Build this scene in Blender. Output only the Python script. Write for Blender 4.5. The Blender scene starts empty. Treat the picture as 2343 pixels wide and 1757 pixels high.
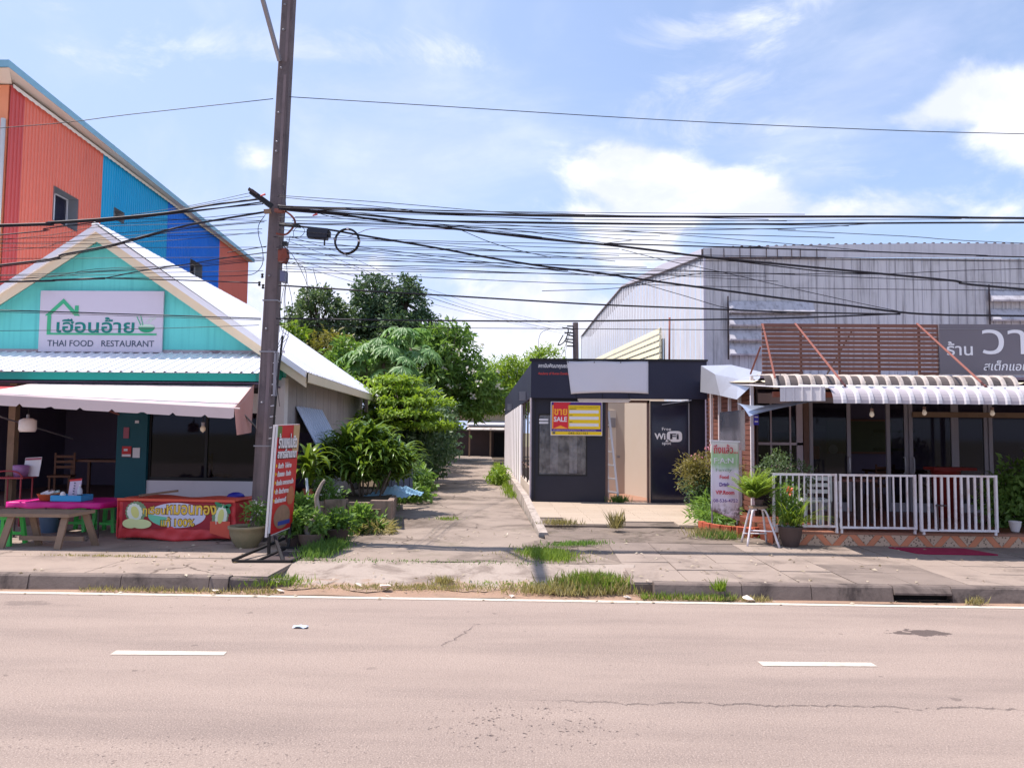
import bpy, math, random
import numpy as np
from mathutils import Vector, Matrix

random.seed(7)
SC = bpy.context.scene
COL = SC.collection

# ------------------------------------------------------------------ camera
cam_data = bpy.data.cameras.new('camera')
cam = bpy.data.objects.new('camera', cam_data)
COL.objects.link(cam)
cam_data.sensor_width = 36.0
cam_data.lens = 27.04
cam_data.clip_start = 0.05
cam_data.clip_end = 3000
cam.matrix_world = (Matrix.Translation((0, 0, 1.8)) @ Matrix.Rotation(math.radians(1.5), 4, 'Z')
                    @ Matrix.Rotation(math.radians(93.576), 4, 'X') @ Matrix.Rotation(0.0095, 4, 'Z'))
SC.camera = cam

# ------------------------------------------------------------------ sky, sun, exposure
SUN_EL, SUN_TOWARDS = 64.0, Vector((-0.992, 0.12, 0))       # the sun stands high on the left, slightly behind the houses
world = bpy.data.worlds.new('World')
SC.world = world
world.use_nodes = True
wt = world.node_tree
wt.nodes.clear()


def wn(kind, **kw):
    n = wt.nodes.new(kind)
    for k, v in kw.items():
        setattr(n, k, v)
    return n


def wmath(op, a, b=None, c=None, clamp=False):
    n = wn('ShaderNodeMath', operation=op, use_clamp=clamp)
    for i, v in enumerate((a, b, c)):
        if v is None:
            continue
        if isinstance(v, (int, float)):
            n.inputs[i].default_value = v
        else:
            wt.links.new(v, n.inputs[i])
    return n.outputs[0]


def wmix(fac, a, b):
    n = wn('ShaderNodeMix', data_type='RGBA')
    for sock, v in ((n.inputs[0], fac), (n.inputs[6], a), (n.inputs[7], b)):
        if isinstance(v, (int, float)):
            sock.default_value = v
        elif isinstance(v, tuple):
            sock.default_value = (*v, 1)
        else:
            wt.links.new(v, sock)
    return n.outputs[2]


sky = wn('ShaderNodeTexSky', sky_type='NISHITA')
sky.sun_disc = False
sky.sun_elevation = math.radians(SUN_EL)
sky.sun_rotation = math.atan2(SUN_TOWARDS.x, SUN_TOWARDS.y)
sky.air_density = 1.0
sky.dust_density = 1.2
sky.ozone_density = 2.0
tc = wn('ShaderNodeTexCoord')
sep = wn('ShaderNodeSeparateXYZ')
wt.links.new(tc.outputs['Generated'], sep.inputs[0])
DX, DY, DZ = sep.outputs
ay = wmath('MAXIMUM', wmath('ABSOLUTE', DY), 0.05)
U = wmath('DIVIDE', DX, ay)
V = wmath('DIVIDE', DZ, ay)


def wnoise(scale, detail, rough, stretch=(1, 1, 1), dist=0.0):
    mp = wn('ShaderNodeMapping')
    mp.inputs['Scale'].default_value = stretch
    wt.links.new(tc.outputs['Generated'], mp.inputs[0])
    n = wn('ShaderNodeTexNoise')
    n.inputs['Scale'].default_value = scale
    n.inputs['Detail'].default_value = detail
    n.inputs['Roughness'].default_value = rough
    n.inputs['Distortion'].default_value = dist
    wt.links.new(mp.outputs[0], n.inputs['Vector'])
    return n.outputs[0]


puff = wnoise(6.5, 9, 0.58, (1, 1, 1.5), 0.25)
wisp = wnoise(4.0, 8, 0.66, (1, 1, 2.6), 1.1)
thin = wnoise(2.2, 6, 0.6, (1, 1, 2.2), 0.6)


def blob(u, v, a, b, w, tilt=0.0):
    du = wmath('SUBTRACT', U, u)
    dv = wmath('SUBTRACT', wmath('SUBTRACT', V, v), wmath('MULTIPLY', du, tilt))
    e = wmath('ADD', wmath('POWER', wmath('DIVIDE', du, a), 2.0), wmath('POWER', wmath('DIVIDE', dv, b), 2.0))
    return wmath('MULTIPLY', wmath('EXPONENT', wmath('MULTIPLY', e, -1.0)), w)


def sum_blobs(rows):
    s = None
    for r in rows:
        b = blob(*r)
        s = b if s is None else wmath('ADD', s, b)
    return s


def step(x, lo, hi):
    n = wn('ShaderNodeMapRange', interpolation_type='SMOOTHSTEP')
    n.inputs['From Min'].default_value = lo
    n.inputs['From Max'].default_value = hi
    wt.links.new(x, n.inputs['Value'])
    return n.outputs[0]


CUMULUS = [(0.115, 0.345, 0.075, 0.060, 1.0), (0.20, 0.325, 0.12, 0.045, 0.85), (0.29, 0.31, 0.06, 0.022, 0.6),
           (-0.05, 0.13, 0.22, 0.055, 1.0), (0.02, 0.19, 0.10, 0.045, 0.7), (-0.22, 0.20, 0.12, 0.05, 0.7), (-0.40, 0.16, 0.2, 0.05, .6),
           (0.47, 0.315, 0.14, 0.026, 0.62), (0.62, 0.42, 0.13, 0.065, 0.8), (0.56, 0.47, 0.07, 0.04, 0.45, 0.4), (0.36, 0.29, 0.25, 0.015, 0.4), (0.54, 0.43, 0.12, 0.028, 0.55, 0.3),
           (-0.37, 0.365, 0.045, 0.03, 0.62), (0.40, 0.28, 0.3, 0.02, 0.3), (0.7, 0.24, 0.3, 0.04, 0.45), (0.15, 0.24, 0.12, 0.03, 0.5),
           (-0.9, 0.2, 0.3, 0.08, 0.7), (1.1, 0.3, 0.3, 0.1, 0.7)]
WISPS = [(0.24, 0.545, 0.10, 0.03, 0.75, 0.1), (0.23, 0.455, 0.16, 0.03, 0.55, 0.15), (0.50, 0.48, 0.06, 0.05, 0.5, 0.8), (0.2, 0.40, 0.15, 0.03, 0.6),
         (0.38, 0.345, 0.15, 0.02, 0.6), (-0.52, 0.52, 0.25, 0.05, 0.55), (-0.1, 0.50, 0.3, 0.04, 0.4)]
cum = step(wmath('ADD', sum_blobs(CUMULUS), wmath('MULTIPLY', wmath('SUBTRACT', puff, 0.5), 2.3)), 0.34, 0.95)
wsp = wmath('MULTIPLY', step(wmath('ADD', sum_blobs(WISPS), wmath('MULTIPLY', wmath('SUBTRACT', wisp, 0.5), 2.6)), 0.30, 1.15), 0.75)
veil = wmath('MULTIPLY', step(thin, 0.42, 0.72), 0.38)
cover = wmath('MINIMUM', wmath('ADD', wmath('ADD', cum, wsp), veil), 1.0)
left_pale = wmath('ADD', step(wmath('MULTIPLY', U, -1.0), -0.45, 0.55), 0.0)
horizon_pale = wmath('SUBTRACT', 1.0, step(V, 0.0, 0.55))
pale = wmath('MINIMUM', wmath('ADD', wmath('ADD', wmath('MULTIPLY', left_pale, 0.42), wmath('MULTIPLY', horizon_pale, 0.30)), 0.30), 0.94)
# pale lavender humid air over the Nishita blue, then the clouds (radiance before the background strength)
air = wmix(pale, sky.outputs[0], (2.95, 3.72, 5.85))
cloud = wmix(step(puff, 0.40, 0.62), (4.3, 4.55, 5.9), (5.5, 5.6, 6.3))
lit = wmix(cover, air, cloud)
below = step(DZ, -0.04, 0.0)
final = wmix(below, (3.2, 2.9, 2.7), lit)
bg = wn('ShaderNodeBackground')
bg.inputs['Strength'].default_value = 0.098
wt.links.new(final, bg.inputs['Color'])
wo = wn('ShaderNodeOutputWorld')
wt.links.new(bg.outputs[0], wo.inputs['Surface'])

sun_data = bpy.data.lights.new('sun', 'SUN')
sun_data.energy = 3.4
sun_data.angle = math.radians(0.55)
sun_data.color = (1.0, 0.91, 0.85)
sun = bpy.data.objects.new('sun', sun_data)
COL.objects.link(sun)
to_sun = Vector((SUN_TOWARDS.x * math.cos(math.radians(SUN_EL)), SUN_TOWARDS.y * math.cos(math.radians(SUN_EL)), math.sin(math.radians(SUN_EL))))
sun.rotation_euler = to_sun.to_track_quat('Z', 'Y').to_euler()
sun.location = (-20, 10, 40)

SC.view_settings.view_transform = 'Standard'
SC.view_settings.look = 'None'
SC.view_settings.exposure = 1.1
SC.view_settings.gamma = 1
SC.view_settings.use_curve_mapping = False
SC.render.engine = 'CYCLES'
SC.cycles.use_denoising = True
SC.cycles.max_bounces = 6
SC.cycles.transparent_max_bounces = 8

# ------------------------------------------------------------------ materials
_M = {}


def lin(c):
    return tuple((v / 255 / 12.92) if v / 255 <= 0.04045 else ((v / 255 + 0.055) / 1.055) ** 2.4 for v in c)


class NT:
    def __init__(self, name):
        self.m = bpy.data.materials.new(name)
        self.m.use_nodes = True
        self.t = self.m.node_tree
        self.b = self.t.nodes['Principled BSDF']

    def n(self, kind, **kw):
        n = self.t.nodes.new(kind)
        for k, v in kw.items():
            setattr(n, k, v)
        return n

    def link(self, a, b):
        self.t.links.new(a, b)

    def coord(self, which='Object', scale=(1, 1, 1)):
        c = self.n('ShaderNodeTexCoord')
        mp = self.n('ShaderNodeMapping')
        mp.inputs['Scale'].default_value = scale
        self.link(c.outputs[which], mp.inputs[0])
        return mp.outputs[0]

    def geo(self, scale=(1, 1, 1)):
        c = self.n('ShaderNodeNewGeometry')
        mp = self.n('ShaderNodeMapping')
        mp.inputs['Scale'].default_value = scale
        self.link(c.outputs['Position'], mp.inputs[0])
        return mp.outputs[0]

    def noise(self, vec, scale, detail=5, rough=0.6, dist=0.0):
        n = self.n('ShaderNodeTexNoise')
        for k, v in (('Scale', scale), ('Detail', detail), ('Roughness', rough), ('Distortion', dist)):
            n.inputs[k].default_value = v
        self.link(vec, n.inputs['Vector'])
        return n.outputs[0]

    def ramp(self, x, lo, hi):
        n = self.n('ShaderNodeMapRange', interpolation_type='SMOOTHSTEP')
        n.inputs['From Min'].default_value = lo
        n.inputs['From Max'].default_value = hi
        self.link(x, n.inputs['Value'])
        return n.outputs[0]

    def mix(self, fac, a, b, blend='MIX'):
        n = self.n('ShaderNodeMix', data_type='RGBA', blend_type=blend)
        for sock, v in ((n.inputs[0], fac), (n.inputs[6], a), (n.inputs[7], b)):
            if isinstance(v, (int, float)):
                sock.default_value = v
            elif isinstance(v, tuple):
                sock.default_value = (*v[:3], 1)
            else:
                self.link(v, sock)
        return n.outputs[2]

    def math(self, op, a, b):
        n = self.n('ShaderNodeMath', operation=op)
        for i, v in enumerate((a, b)):
            if isinstance(v, (int, float)):
                n.inputs[i].default_value = v
            else:
                self.link(v, n.inputs[i])
        return n.outputs[0]

    def bump(self, h, strength, dist=0.01):
        n = self.n('ShaderNodeBump')
        n.inputs['Strength'].default_value = strength
        n.inputs['Distance'].default_value = dist
        self.link(h, n.inputs['Height'])
        self.link(n.outputs[0], self.b.inputs['Normal'])


def M(name, col=None, rough=0.7, var=0.12, scale=3.0, dirt=0.0, dcol=(60, 52, 46), streak=0.0, bump=0.0, metal=0.0, rnd=0.0, spec=0.4, fine=0.0):
    """A procedural paint / plaster / metal: mottled colour, blotchy dirt, vertical rain streaks, fine relief."""
    if name in _M:
        return _M[name]
    t = NT(name)
    c = lin(col)
    v = t.geo()
    n1 = t.noise(v, scale, 6, 0.62)
    colr = t.mix(n1, tuple(x * (1 - var) for x in c), tuple(min(1, x * (1 + var)) for x in c))
    if fine:
        n5 = t.noise(v, 160, 2, 0.5)
        colr = t.mix(t.math('MULTIPLY', t.ramp(n5, 0.35, 0.75), fine), colr, tuple(x * 0.35 for x in c))
    if dirt:
        n2 = t.noise(v, scale * 0.55 + 0.4, 8, 0.68, 0.4)
        colr = t.mix(t.math('MULTIPLY', t.ramp(n2, 0.48, 0.72), dirt), colr, lin(dcol))
    if streak:
        n3 = t.noise(t.geo((7, 7, 0.35)), 1.6, 5, 0.6)
        colr = t.mix(t.math('MULTIPLY', t.ramp(n3, 0.46, 0.74), streak), colr, lin(dcol))
    if rnd:
        oi = t.n('ShaderNodeObjectInfo')
        hs = t.n('ShaderNodeHueSaturation')
        t.link(t.math('ADD', t.math('MULTIPLY', oi.outputs['Random'], 2 * rnd), 1 - rnd), hs.inputs['Value'])
        t.link(colr, hs.inputs['Color'])
        colr = hs.outputs[0]
    t.link(colr, t.b.inputs['Base Color'])
    t.b.inputs['Roughness'].default_value = rough
    t.b.inputs['Metallic'].default_value = metal
    t.b.inputs['Specular IOR Level'].default_value = spec
    if bump:
        t.bump(t.noise(v, 45, 5, 0.6), bump, 0.01)
    _M[name] = t.m
    return t.m


def leaf_mat(name, dark, light, trans=0.35, rough=0.45, patch=1.5):
    if name in _M:
        return _M[name]
    t = NT(name)
    at = t.n('ShaderNodeAttribute', attribute_name='rnd')
    n1 = t.noise(t.geo(), patch, 3, 0.5)
    f = t.math('MULTIPLY', t.math('ADD', at.outputs['Fac'], t.ramp(n1, 0.3, 0.7)), 0.5)
    col = t.mix(f, dark, light)
    t.link(col, t.b.inputs['Base Color'])
    t.b.inputs['Roughness'].default_value = rough
    t.b.inputs['Specular IOR Level'].default_value = 0.35
    tr = t.n('ShaderNodeBsdfTranslucent')
    t.link(t.mix(0.55, col, (light[0] * 1.25, light[1] * 1.3, light[2] * 0.5)), tr.inputs['Color'])
    ms = t.n('ShaderNodeMixShader')
    ms.inputs[0].default_value = trans
    t.link(t.b.outputs[0], ms.inputs[1])
    t.link(tr.outputs[0], ms.inputs[2])
    t.link(ms.outputs[0], t.t.nodes['Material Output'].inputs['Surface'])
    _M[name] = t.m
    return t.m


def glass_mat(name, alpha=0.45, rough=0.04, gloss=0.35, grey_mix=0.0, ior=1.5):
    """A thin pane: reflects by angle and lets part of the room through, darkened."""
    if name in _M:
        return _M[name]
    t = NT(name)
    tr = t.n('ShaderNodeBsdfTransparent')
    tr.inputs[0].default_value = (alpha, alpha, alpha * 1.03, 1)
    gl = t.n('ShaderNodeBsdfGlossy')
    gl.inputs['Roughness'].default_value = rough
    gl.inputs['Color'].default_value = (gloss, gloss, gloss * 1.05, 1)
    fr = t.n('ShaderNodeFresnel')
    fr.inputs[0].default_value = ior
    ms = t.n('ShaderNodeMixShader')
    t.link(fr.outputs[0], ms.inputs[0])
    t.link(tr.outputs[0], ms.inputs[1])
    t.link(gl.outputs[0], ms.inputs[2])
    out = ms.outputs[0]
    if grey_mix:  # mottled pale grey mixed into the pane
        df = t.n('ShaderNodeBsdfDiffuse')
        df.inputs['Color'].default_value = (0.5, 0.49, 0.48, 1)
        m2 = t.n('ShaderNodeMixShader')
        t.link(t.math('MULTIPLY', t.ramp(t.noise(t.geo(), 3.0, 6, .7), .3, .75), grey_mix), m2.inputs[0])
        t.link(out, m2.inputs[1])
        t.link(df.outputs[0], m2.inputs[2])
        out = m2.outputs[0]
    t.link(out, t.t.nodes['Material Output'].inputs['Surface'])
    _M[name] = t.m
    return t.m


# ------------------------------------------------------------------ mesh builder
class MB:
    def __init__(self):
        self.v, self.f = [], []

    def add(self, vs, fs):
        o = len(self.v)
        self.v += [tuple(p) for p in vs]
        self.f += [tuple(i + o for i in f) for f in fs]
        return self

    def box(self, x0, y0, z0, x1, y1, z1):
        vs = [(x0, y0, z0), (x1, y0, z0), (x1, y1, z0), (x0, y1, z0), (x0, y0, z1), (x1, y0, z1), (x1, y1, z1), (x0, y1, z1)]
        return self.add(vs, [(3, 2, 1, 0), (4, 5, 6, 7), (0, 1, 5, 4), (1, 2, 6, 5), (2, 3, 7, 6), (3, 0, 4, 7)])

    def beam(self, p, q, w, h, up=(0, 0, 1)):
        p, q = Vector(p), Vector(q)
        d = (q - p).normalized()
        u = Vector(up)
        if abs(d.dot(u)) > 0.97:
            u = Vector((0, 1, 0))
        s = d.cross(u).normalized() * (w / 2)
        t = s.cross(d).normalized() * (h / 2)
        vs = [p - s - t, p + s - t, p + s + t, p - s + t, q - s - t, q + s - t, q + s + t, q - s + t]
        return self.add(vs, [(3, 2, 1, 0), (4, 5, 6, 7), (0, 1, 5, 4), (1, 2, 6, 5), (2, 3, 7, 6), (3, 0, 4, 7)])

    def tube(self, pts, r, n=6, cap=True):
        pts = [Vector(p) for p in pts]
        rs = r if isinstance(r, (list, tuple)) else [r] * len(pts)
        rings = []
        prev = None
        for i, p in enumerate(pts):
            d = (pts[min(i + 1, len(pts) - 1)] - pts[max(i - 1, 0)])
            d = d.normalized() if d.length > 1e-9 else Vector((0, 0, 1))
            if prev is None:
                a = Vector((0, 0, 1)) if abs(d.z) < 0.9 else Vector((1, 0, 0))
                s = d.cross(a).normalized()
            else:
                s = (prev - d * prev.dot(d)).normalized()
            prev = s
            t = d.cross(s)
            rings.append([p + (s * math.cos(2 * math.pi * k / n) + t * math.sin(2 * math.pi * k / n)) * rs[i] for k in range(n)])
        vs = [q for ring in rings for q in ring]
        fs = []
        for i in range(len(pts) - 1):
            for k in range(n):
                a, b = i * n + k, i * n + (k + 1) % n
                fs.append((a, b, b + n, a + n))
        if cap:
            fs.append(tuple(range(n - 1, -1, -1)))
            fs.append(tuple(range((len(pts) - 1) * n, len(pts) * n)))
        return self.add(vs, fs)

    def lathe(self, c, prof, n=20, cap=True):
        c = Vector(c)
        vs, fs = [], []
        for r, z in prof:
            for k in range(n):
                a = 2 * math.pi * k / n
                vs.append(c + Vector((r * math.cos(a), r * math.sin(a), z)))
        for i in range(len(prof) - 1):
            for k in range(n):
                a, b = i * n + k, i * n + (k + 1) % n
                fs.append((a, b, b + n, a + n))
        if cap:
            fs.append(tuple(range(n - 1, -1, -1)))
            fs.append(tuple(range((len(prof) - 1) * n, len(prof) * n)))
        return self.add(vs, fs)

    def prism(self, poly, vec):
        vec = Vector(vec)
        a = [Vector(p) for p in poly]
        n = len(a)
        vs = a + [p + vec for p in a]
        fs = [tuple(range(n)), tuple(range(2 * n - 1, n - 1, -1))]
        for i in range(n):
            j = (i + 1) % n
            fs.append((j, i, i + n, j + n))
        return self.add(vs, fs)

    def face(self, *pts):
        return self.add(pts, [tuple(range(len(pts)))])

    def grid(self, nu, nv, fn, thick=None):
        """A sheet fn(i/nu, j/nv) -> point; thick gives it a back side."""
        P = [[Vector(fn(i / nu, j / nv)) for j in range(nv + 1)] for i in range(nu + 1)]
        vs = [P[i][j] for i in range(nu + 1) for j in range(nv + 1)]
        fs = [(i * (nv + 1) + j, (i + 1) * (nv + 1) + j, (i + 1) * (nv + 1) + j + 1, i * (nv + 1) + j + 1) for i in range(nu) for j in range(nv)]
        if thick:
            N = len(vs)
            vs = vs + [p + Vector(thick) for p in vs]
            fs = fs + [tuple(k + N for k in reversed(f)) for f in fs]
            edge = [(i, 0) for i in range(nu)] + [(nu, j) for j in range(nv)] + [(i, nv) for i in range(nu, 0, -1)] + [(0, j) for j in range(nv, 0, -1)]
            idx = [i * (nv + 1) + j for i, j in edge]
            for a, b in zip(idx, idx[1:] + idx[:1]):
                fs.append((b, a, a + N, b + N))
        return self.add(vs, fs)

    def mesh(self, name, mat=None, smooth=False, origin=(0, 0, 0)):
        o = Vector(origin)
        me = bpy.data.meshes.new(name)
        me.from_pydata([tuple(Vector(p) - o) for p in self.v], [], self.f)
        if smooth:
            me.polygons.foreach_set('use_smooth', [True] * len(me.polygons))
        if mat:
            me.materials.append(mat)
        me.update()
        return me

    def build(self, name, mat, parent=None, smooth=False, label=None, kind=None):
        me = self.mesh(name, mat, smooth, root_of(parent))
        return place(name, me, parent, label, kind)


def root_of(o):
    if o is None:
        return Vector((0, 0, 0))
    p = Vector(o.location)
    while o.parent:
        o = o.parent
        p += Vector(o.location)
    return p


def place(name, me, parent=None, label=None, kind=None, loc=None):
    o = bpy.data.objects.new(name, me)
    COL.objects.link(o)
    if parent:
        o.parent = parent
    if loc is not None:
        o.location = Vector(loc) - root_of(parent)
    if label:
        o['label'] = label
    if kind:
        o['kind'] = kind
    return o


def tag(o, label, cat, group=None):
    o['label'] = label
    o['category'] = cat
    if group:
        o['group'] = group
    return o


def thing(name, label, cat, loc=(0, 0, 0), group=None):
    o = bpy.data.objects.new(name, None)
    o.empty_display_size = 0.2
    COL.objects.link(o)
    o.location = loc
    return tag(o, label, cat, group)


def struct(o):
    o['kind'] = 'structure'
    return o


def kids(o):
    return [c for c in bpy.data.objects if c.parent == o]


def copy_tree(o, loc=None, label=None, parent=None, rot=None):
    c = o.copy()
    COL.objects.link(c)
    if parent:
        c.parent = parent
    for ch in list(o.children):
        copy_tree(ch, parent=c)
    if loc is not None:
        c.location = loc
    if rot is not None:
        c.rotation_euler.z = rot
    if label:
        c['label'] = label
    return c


def smooth_path(pts, n=5):
    P = [Vector(p) for p in pts]
    if len(P) < 3:
        return P
    P = [P[0] * 2 - P[1]] + P + [P[-1] * 2 - P[-2]]
    out = []
    for i in range(1, len(P) - 2):
        for k in range(n):
            t = k / n
            a, b, c, d = P[i - 1:i + 3]
            out.append(0.5 * ((2 * b) + (c - a) * t + (2 * a - 5 * b + 4 * c - d) * t * t + (3 * b - a - 3 * c + d) * t ** 3))
    return out + [P[-2]]


def text(body, o, w, h, mat, parent, ux=(1, 0, 0), uz=(0, 0, 1), bold=0.0, shear=0.0, name='lettering', depth=0.004):
    """Lettering as thin raised geometry, fitted to a w x h box centred on o."""
    cu = bpy.data.curves.new('lettering', 'FONT')
    cu.body = body
    cu.size = 1
    cu.offset = bold
    cu.shear = shear
    cu.extrude = 0.5
    cu.resolution_u = 3
    ob = bpy.data.objects.new('lettering', cu)
    COL.objects.link(ob)
    dg = bpy.context.evaluated_depsgraph_get()
    dg.update()
    me = bpy.data.meshes.new_from_object(ob.evaluated_get(dg))
    bpy.data.objects.remove(ob)
    bpy.data.curves.remove(cu)
    co = np.empty(len(me.vertices) * 3)
    me.vertices.foreach_get('co', co)
    co = co.reshape(-1, 3)
    lo, hi = co.min(0), co.max(0)
    co = (co - (lo + hi) / 2) / np.maximum(hi - lo, 1e-6)
    ux, uz = Vector(ux).normalized(), Vector(uz).normalized()
    nn = ux.cross(uz)
    B = np.array([ux * w, uz * h, nn * depth])
    base = np.array(Vector(o) - root_of(parent))
    co = co @ B + base
    me.vertices.foreach_set('co', co.ravel())
    me.materials.clear()
    me.materials.append(mat)
    me.update()
    return place(name, me, parent)


# ------------------------------------------------------------------ foliage builders
def leaf_mesh(name, P, D, Nn, L, W, mat, rnd=None, fold=0.15, origin=(0, 0, 0)):
    """One folded rhombus per leaf: base P, direction D, normal N, length L, width W (numpy arrays)."""
    n = len(P)
    P = P - np.array(origin)
    D = D / np.linalg.norm(D, axis=1)[:, None]
    S = np.cross(D, Nn)
    S /= (np.linalg.norm(S, axis=1)[:, None] + 1e-9)
    N2 = np.cross(S, D)
    L = np.broadcast_to(np.asarray(L, float), (n,))[:, None]
    W = np.broadcast_to(np.asarray(W, float), (n,))[:, None]
    mid = P + D * L * 0.45
    V = np.stack([P, mid + S * W / 2 + N2 * W * fold, P + D * L - N2 * L * 0.12, mid - S * W / 2 + N2 * W * fold], 1).reshape(-1, 3)
    me = bpy.data.meshes.new(name)
    me.vertices.add(4 * n)
    me.vertices.foreach_set('co', V.ravel())
    me.loops.add(6 * n)
    i = np.arange(n)[:, None] * 4
    F = (i + np.array([[0, 1, 2, 0, 2, 3]])).ravel()
    me.loops.foreach_set('vertex_index', F)
    me.polygons.add(2 * n)
    me.polygons.foreach_set('loop_start', np.arange(2 * n) * 3)
    me.polygons.foreach_set('loop_total', np.full(2 * n, 3))
    me.update(calc_edges=True)
    at = me.attributes.new('rnd', 'FLOAT', 'POINT')
    r = np.random.rand(n) if rnd is None else rnd
    at.data.foreach_set('value', np.repeat(r, 4))
    me.materials.append(mat)
    return me


def rand_dirs(rs, n):
    d = rs.normal(size=(n, 3))
    return d / np.linalg.norm(d, axis=1)[:, None]


def crown_points(rs, ells, clumps, per, spread, shell=0.55, flat=0.6):
    """Leaf clumps spread through the volume of ellipsoids [(centre, radii)], denser near the skin."""
    vol = np.array([e[1][0] * e[1][1] * e[1][2] for e in ells]) ** (2 / 3)
    cnt = np.maximum(1, (clumps * vol / vol.sum()).astype(int))
    P, O = [], []
    for (c, r), k in zip(ells, cnt):
        d = rand_dirs(rs, k)
        rad = shell + (1 - shell) * rs.random((k, 1)) ** 0.7
        cc = np.array(c) + d * rad * np.array(r)
        q = np.repeat(cc, per, 0) + rs.normal(size=(k * per, 3)) * spread * np.array([1, 1, flat])
        P.append(q)
        O.append(q - np.array(c))
    P, O = np.concatenate(P), np.concatenate(O)
    return P, O / (np.linalg.norm(O, axis=1)[:, None] + 1e-6)


def tree(name, label, cat, base, ells, clumps, per, spread, L, W, mat, bark, limbs=6, r0=0.15, seed=1, group=None, shell=0.55, upward=0.5, flat=0.6):
    rs = np.random.default_rng(seed)
    rr = random.Random(seed)
    root = thing(name, label, cat, base, group)
    P, O = crown_points(rs, ells, clumps, per, spread, shell, flat)
    n = len(P)
    D = O * 0.6 + rand_dirs(rs, n) * 0.8 + np.array([0, 0, -0.15])
    Nn = rand_dirs(rs, n) * 0.7 + np.array([0, 0, upward]) + O * 0.4
    me = leaf_mesh('crown', P, D, Nn, L * (0.7 + 0.6 * rs.random(n)), W * (0.7 + 0.6 * rs.random(n)), mat, rs.random(n), origin=base)
    place('crown', me, root)
    mb = MB()
    c0 = Vector(ells[0][0])
    b = Vector(base)
    fork = b.lerp(c0, 0.55)
    mb.tube(smooth_path([b, b.lerp(fork, 0.5) + Vector((rr.uniform(-.1, .1) * r0 * 4, 0, 0)), fork, c0]), [r0 * (1 - 0.6 * i / 15) for i in range(16)], 8)
    for c, r in ells:
        for k in range(max(2, limbs // len(ells) + 1)):
            d = Vector((rr.uniform(-1, 1), rr.uniform(-1, 1), rr.uniform(-0.1, 1))).normalized()
            e = Vector(c) + Vector((d.x * r[0], d.y * r[1], d.z * r[2])) * 0.8
            s = b.lerp(c0, rr.uniform(0.45, 0.95))
            m = s.lerp(e, 0.5) + Vector((0, 0, 0.06 * (e - s).length))
            pts = smooth_path([s, m, e], 4)
            mb.tube(pts, [r0 * 0.42 * (1 - 0.85 * i / (len(pts) - 1)) for i in range(len(pts))], 5)
    mb.build('trunk', bark, root, True)
    return root


def strap_leaves(rs, base, n, length, width, spread_top=1.0, droop=1.0, up=0.9, segs=5, jitter=0.05, zspan=0.0):
    """Arching strap leaves from points round base; returns vertex / face lists."""
    V, F, R = [], [], []
    for k in range(n):
        a = rs.random() * 2 * math.pi
        l = length * (0.65 + 0.6 * rs.random())
        w = width * (0.7 + 0.5 * rs.random())
        el = up * (0.25 + 0.75 * rs.random()) * math.pi / 2
        h = Vector((math.cos(a), math.sin(a), 0))
        side = Vector((-math.sin(a), math.cos(a), 0))
        p = Vector(base) + Vector((rs.normal() * jitter, rs.normal() * jitter, rs.random() * zspan))
        o = len(V)
        ang = el
        for s in range(segs + 1):
            t = s / segs
            ww = w * (0.5 + 2.0 * t) if t < 0.25 else w * (1 - (t - 0.25) / 0.75) ** 0.7
            ww = max(ww, 0.002)
            up_v = Vector((0, 0, 1)) * math.cos(ang) - h * math.sin(ang)
            V += [tuple(p + side * ww / 2 + up_v * ww * 0.18), tuple(p), tuple(p - side * ww / 2 + up_v * ww * 0.18)]
            R += [k / n] * 3
            p = p + (h * math.cos(ang) + Vector((0, 0, 1)) * math.sin(ang)) * (l / segs)
            ang -= droop * (0.25 + 0.35 * rs.random()) * (0.6 + t)
        for s in range(segs):
            i = o + 3 * s
            F += [(i, i + 1, i + 4, i + 3), (i + 1, i + 2, i + 5, i + 4)]
    return V, F, R


def strap_mesh(name, V, F, R, mat, origin):
    me = bpy.data.meshes.new(name)
    o = Vector(origin)
    me.from_pydata([tuple(Vector(v) - o) for v in V], [], F)
    at = me.attributes.new('rnd', 'FLOAT', 'POINT')
    rr = np.random.default_rng(3).random(2000)
    at.data.foreach_set('value', [float(rr[int(r * 1999)]) for r in R])
    me.polygons.foreach_set('use_smooth', [True] * len(me.polygons))
    me.materials.append(mat)
    me.update()
    return me


def grass_patch(name, pts_fn, n, h, mat, label, cat='grass', seed=1, width=0.012, top_level=True, parent=None):
    rs = np.random.default_rng(seed)
    P = np.array([pts_fn(rs) for _ in range(n)], float)
    D = rand_dirs(rs, n) * 0.55 + np.array([0, 0, 1.0])
    Nn = rand_dirs(rs, n) * np.array([1, 1, 0.1])
    me = leaf_mesh(name, P, D, Nn, h * (0.4 + 0.9 * rs.random(n)), width * (0.7 + 0.6 * rs.random(n)), mat, rs.random(n), fold=0.0)
    o = place(name, me, parent)
    o['kind'] = 'stuff'
    tag(o, label, cat)
    return o


def AX(x0, y0, y):
    """X on a line that runs along the alley from (x0, y0)."""
    return x0 - 0.0662 * (y - y0)

# =================================================================== SETTING
def frame(o, ux, uy):
    ux, uy = Vector(ux).normalized(), Vector(uy).normalized()
    uz = ux.cross(uy).normalized()
    m = Matrix((ux, uy, uz)).transposed().to_4x4()
    return Matrix.Translation(o) @ m


def place_m(name, me, parent, mat4, label=None):
    o = bpy.data.objects.new(name, me)
    COL.objects.link(o)
    if parent:
        o.parent = parent
    o.matrix_basis = Matrix.Translation(-root_of(parent)) @ mat4
    if label:
        o['label'] = label
    return o


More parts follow.
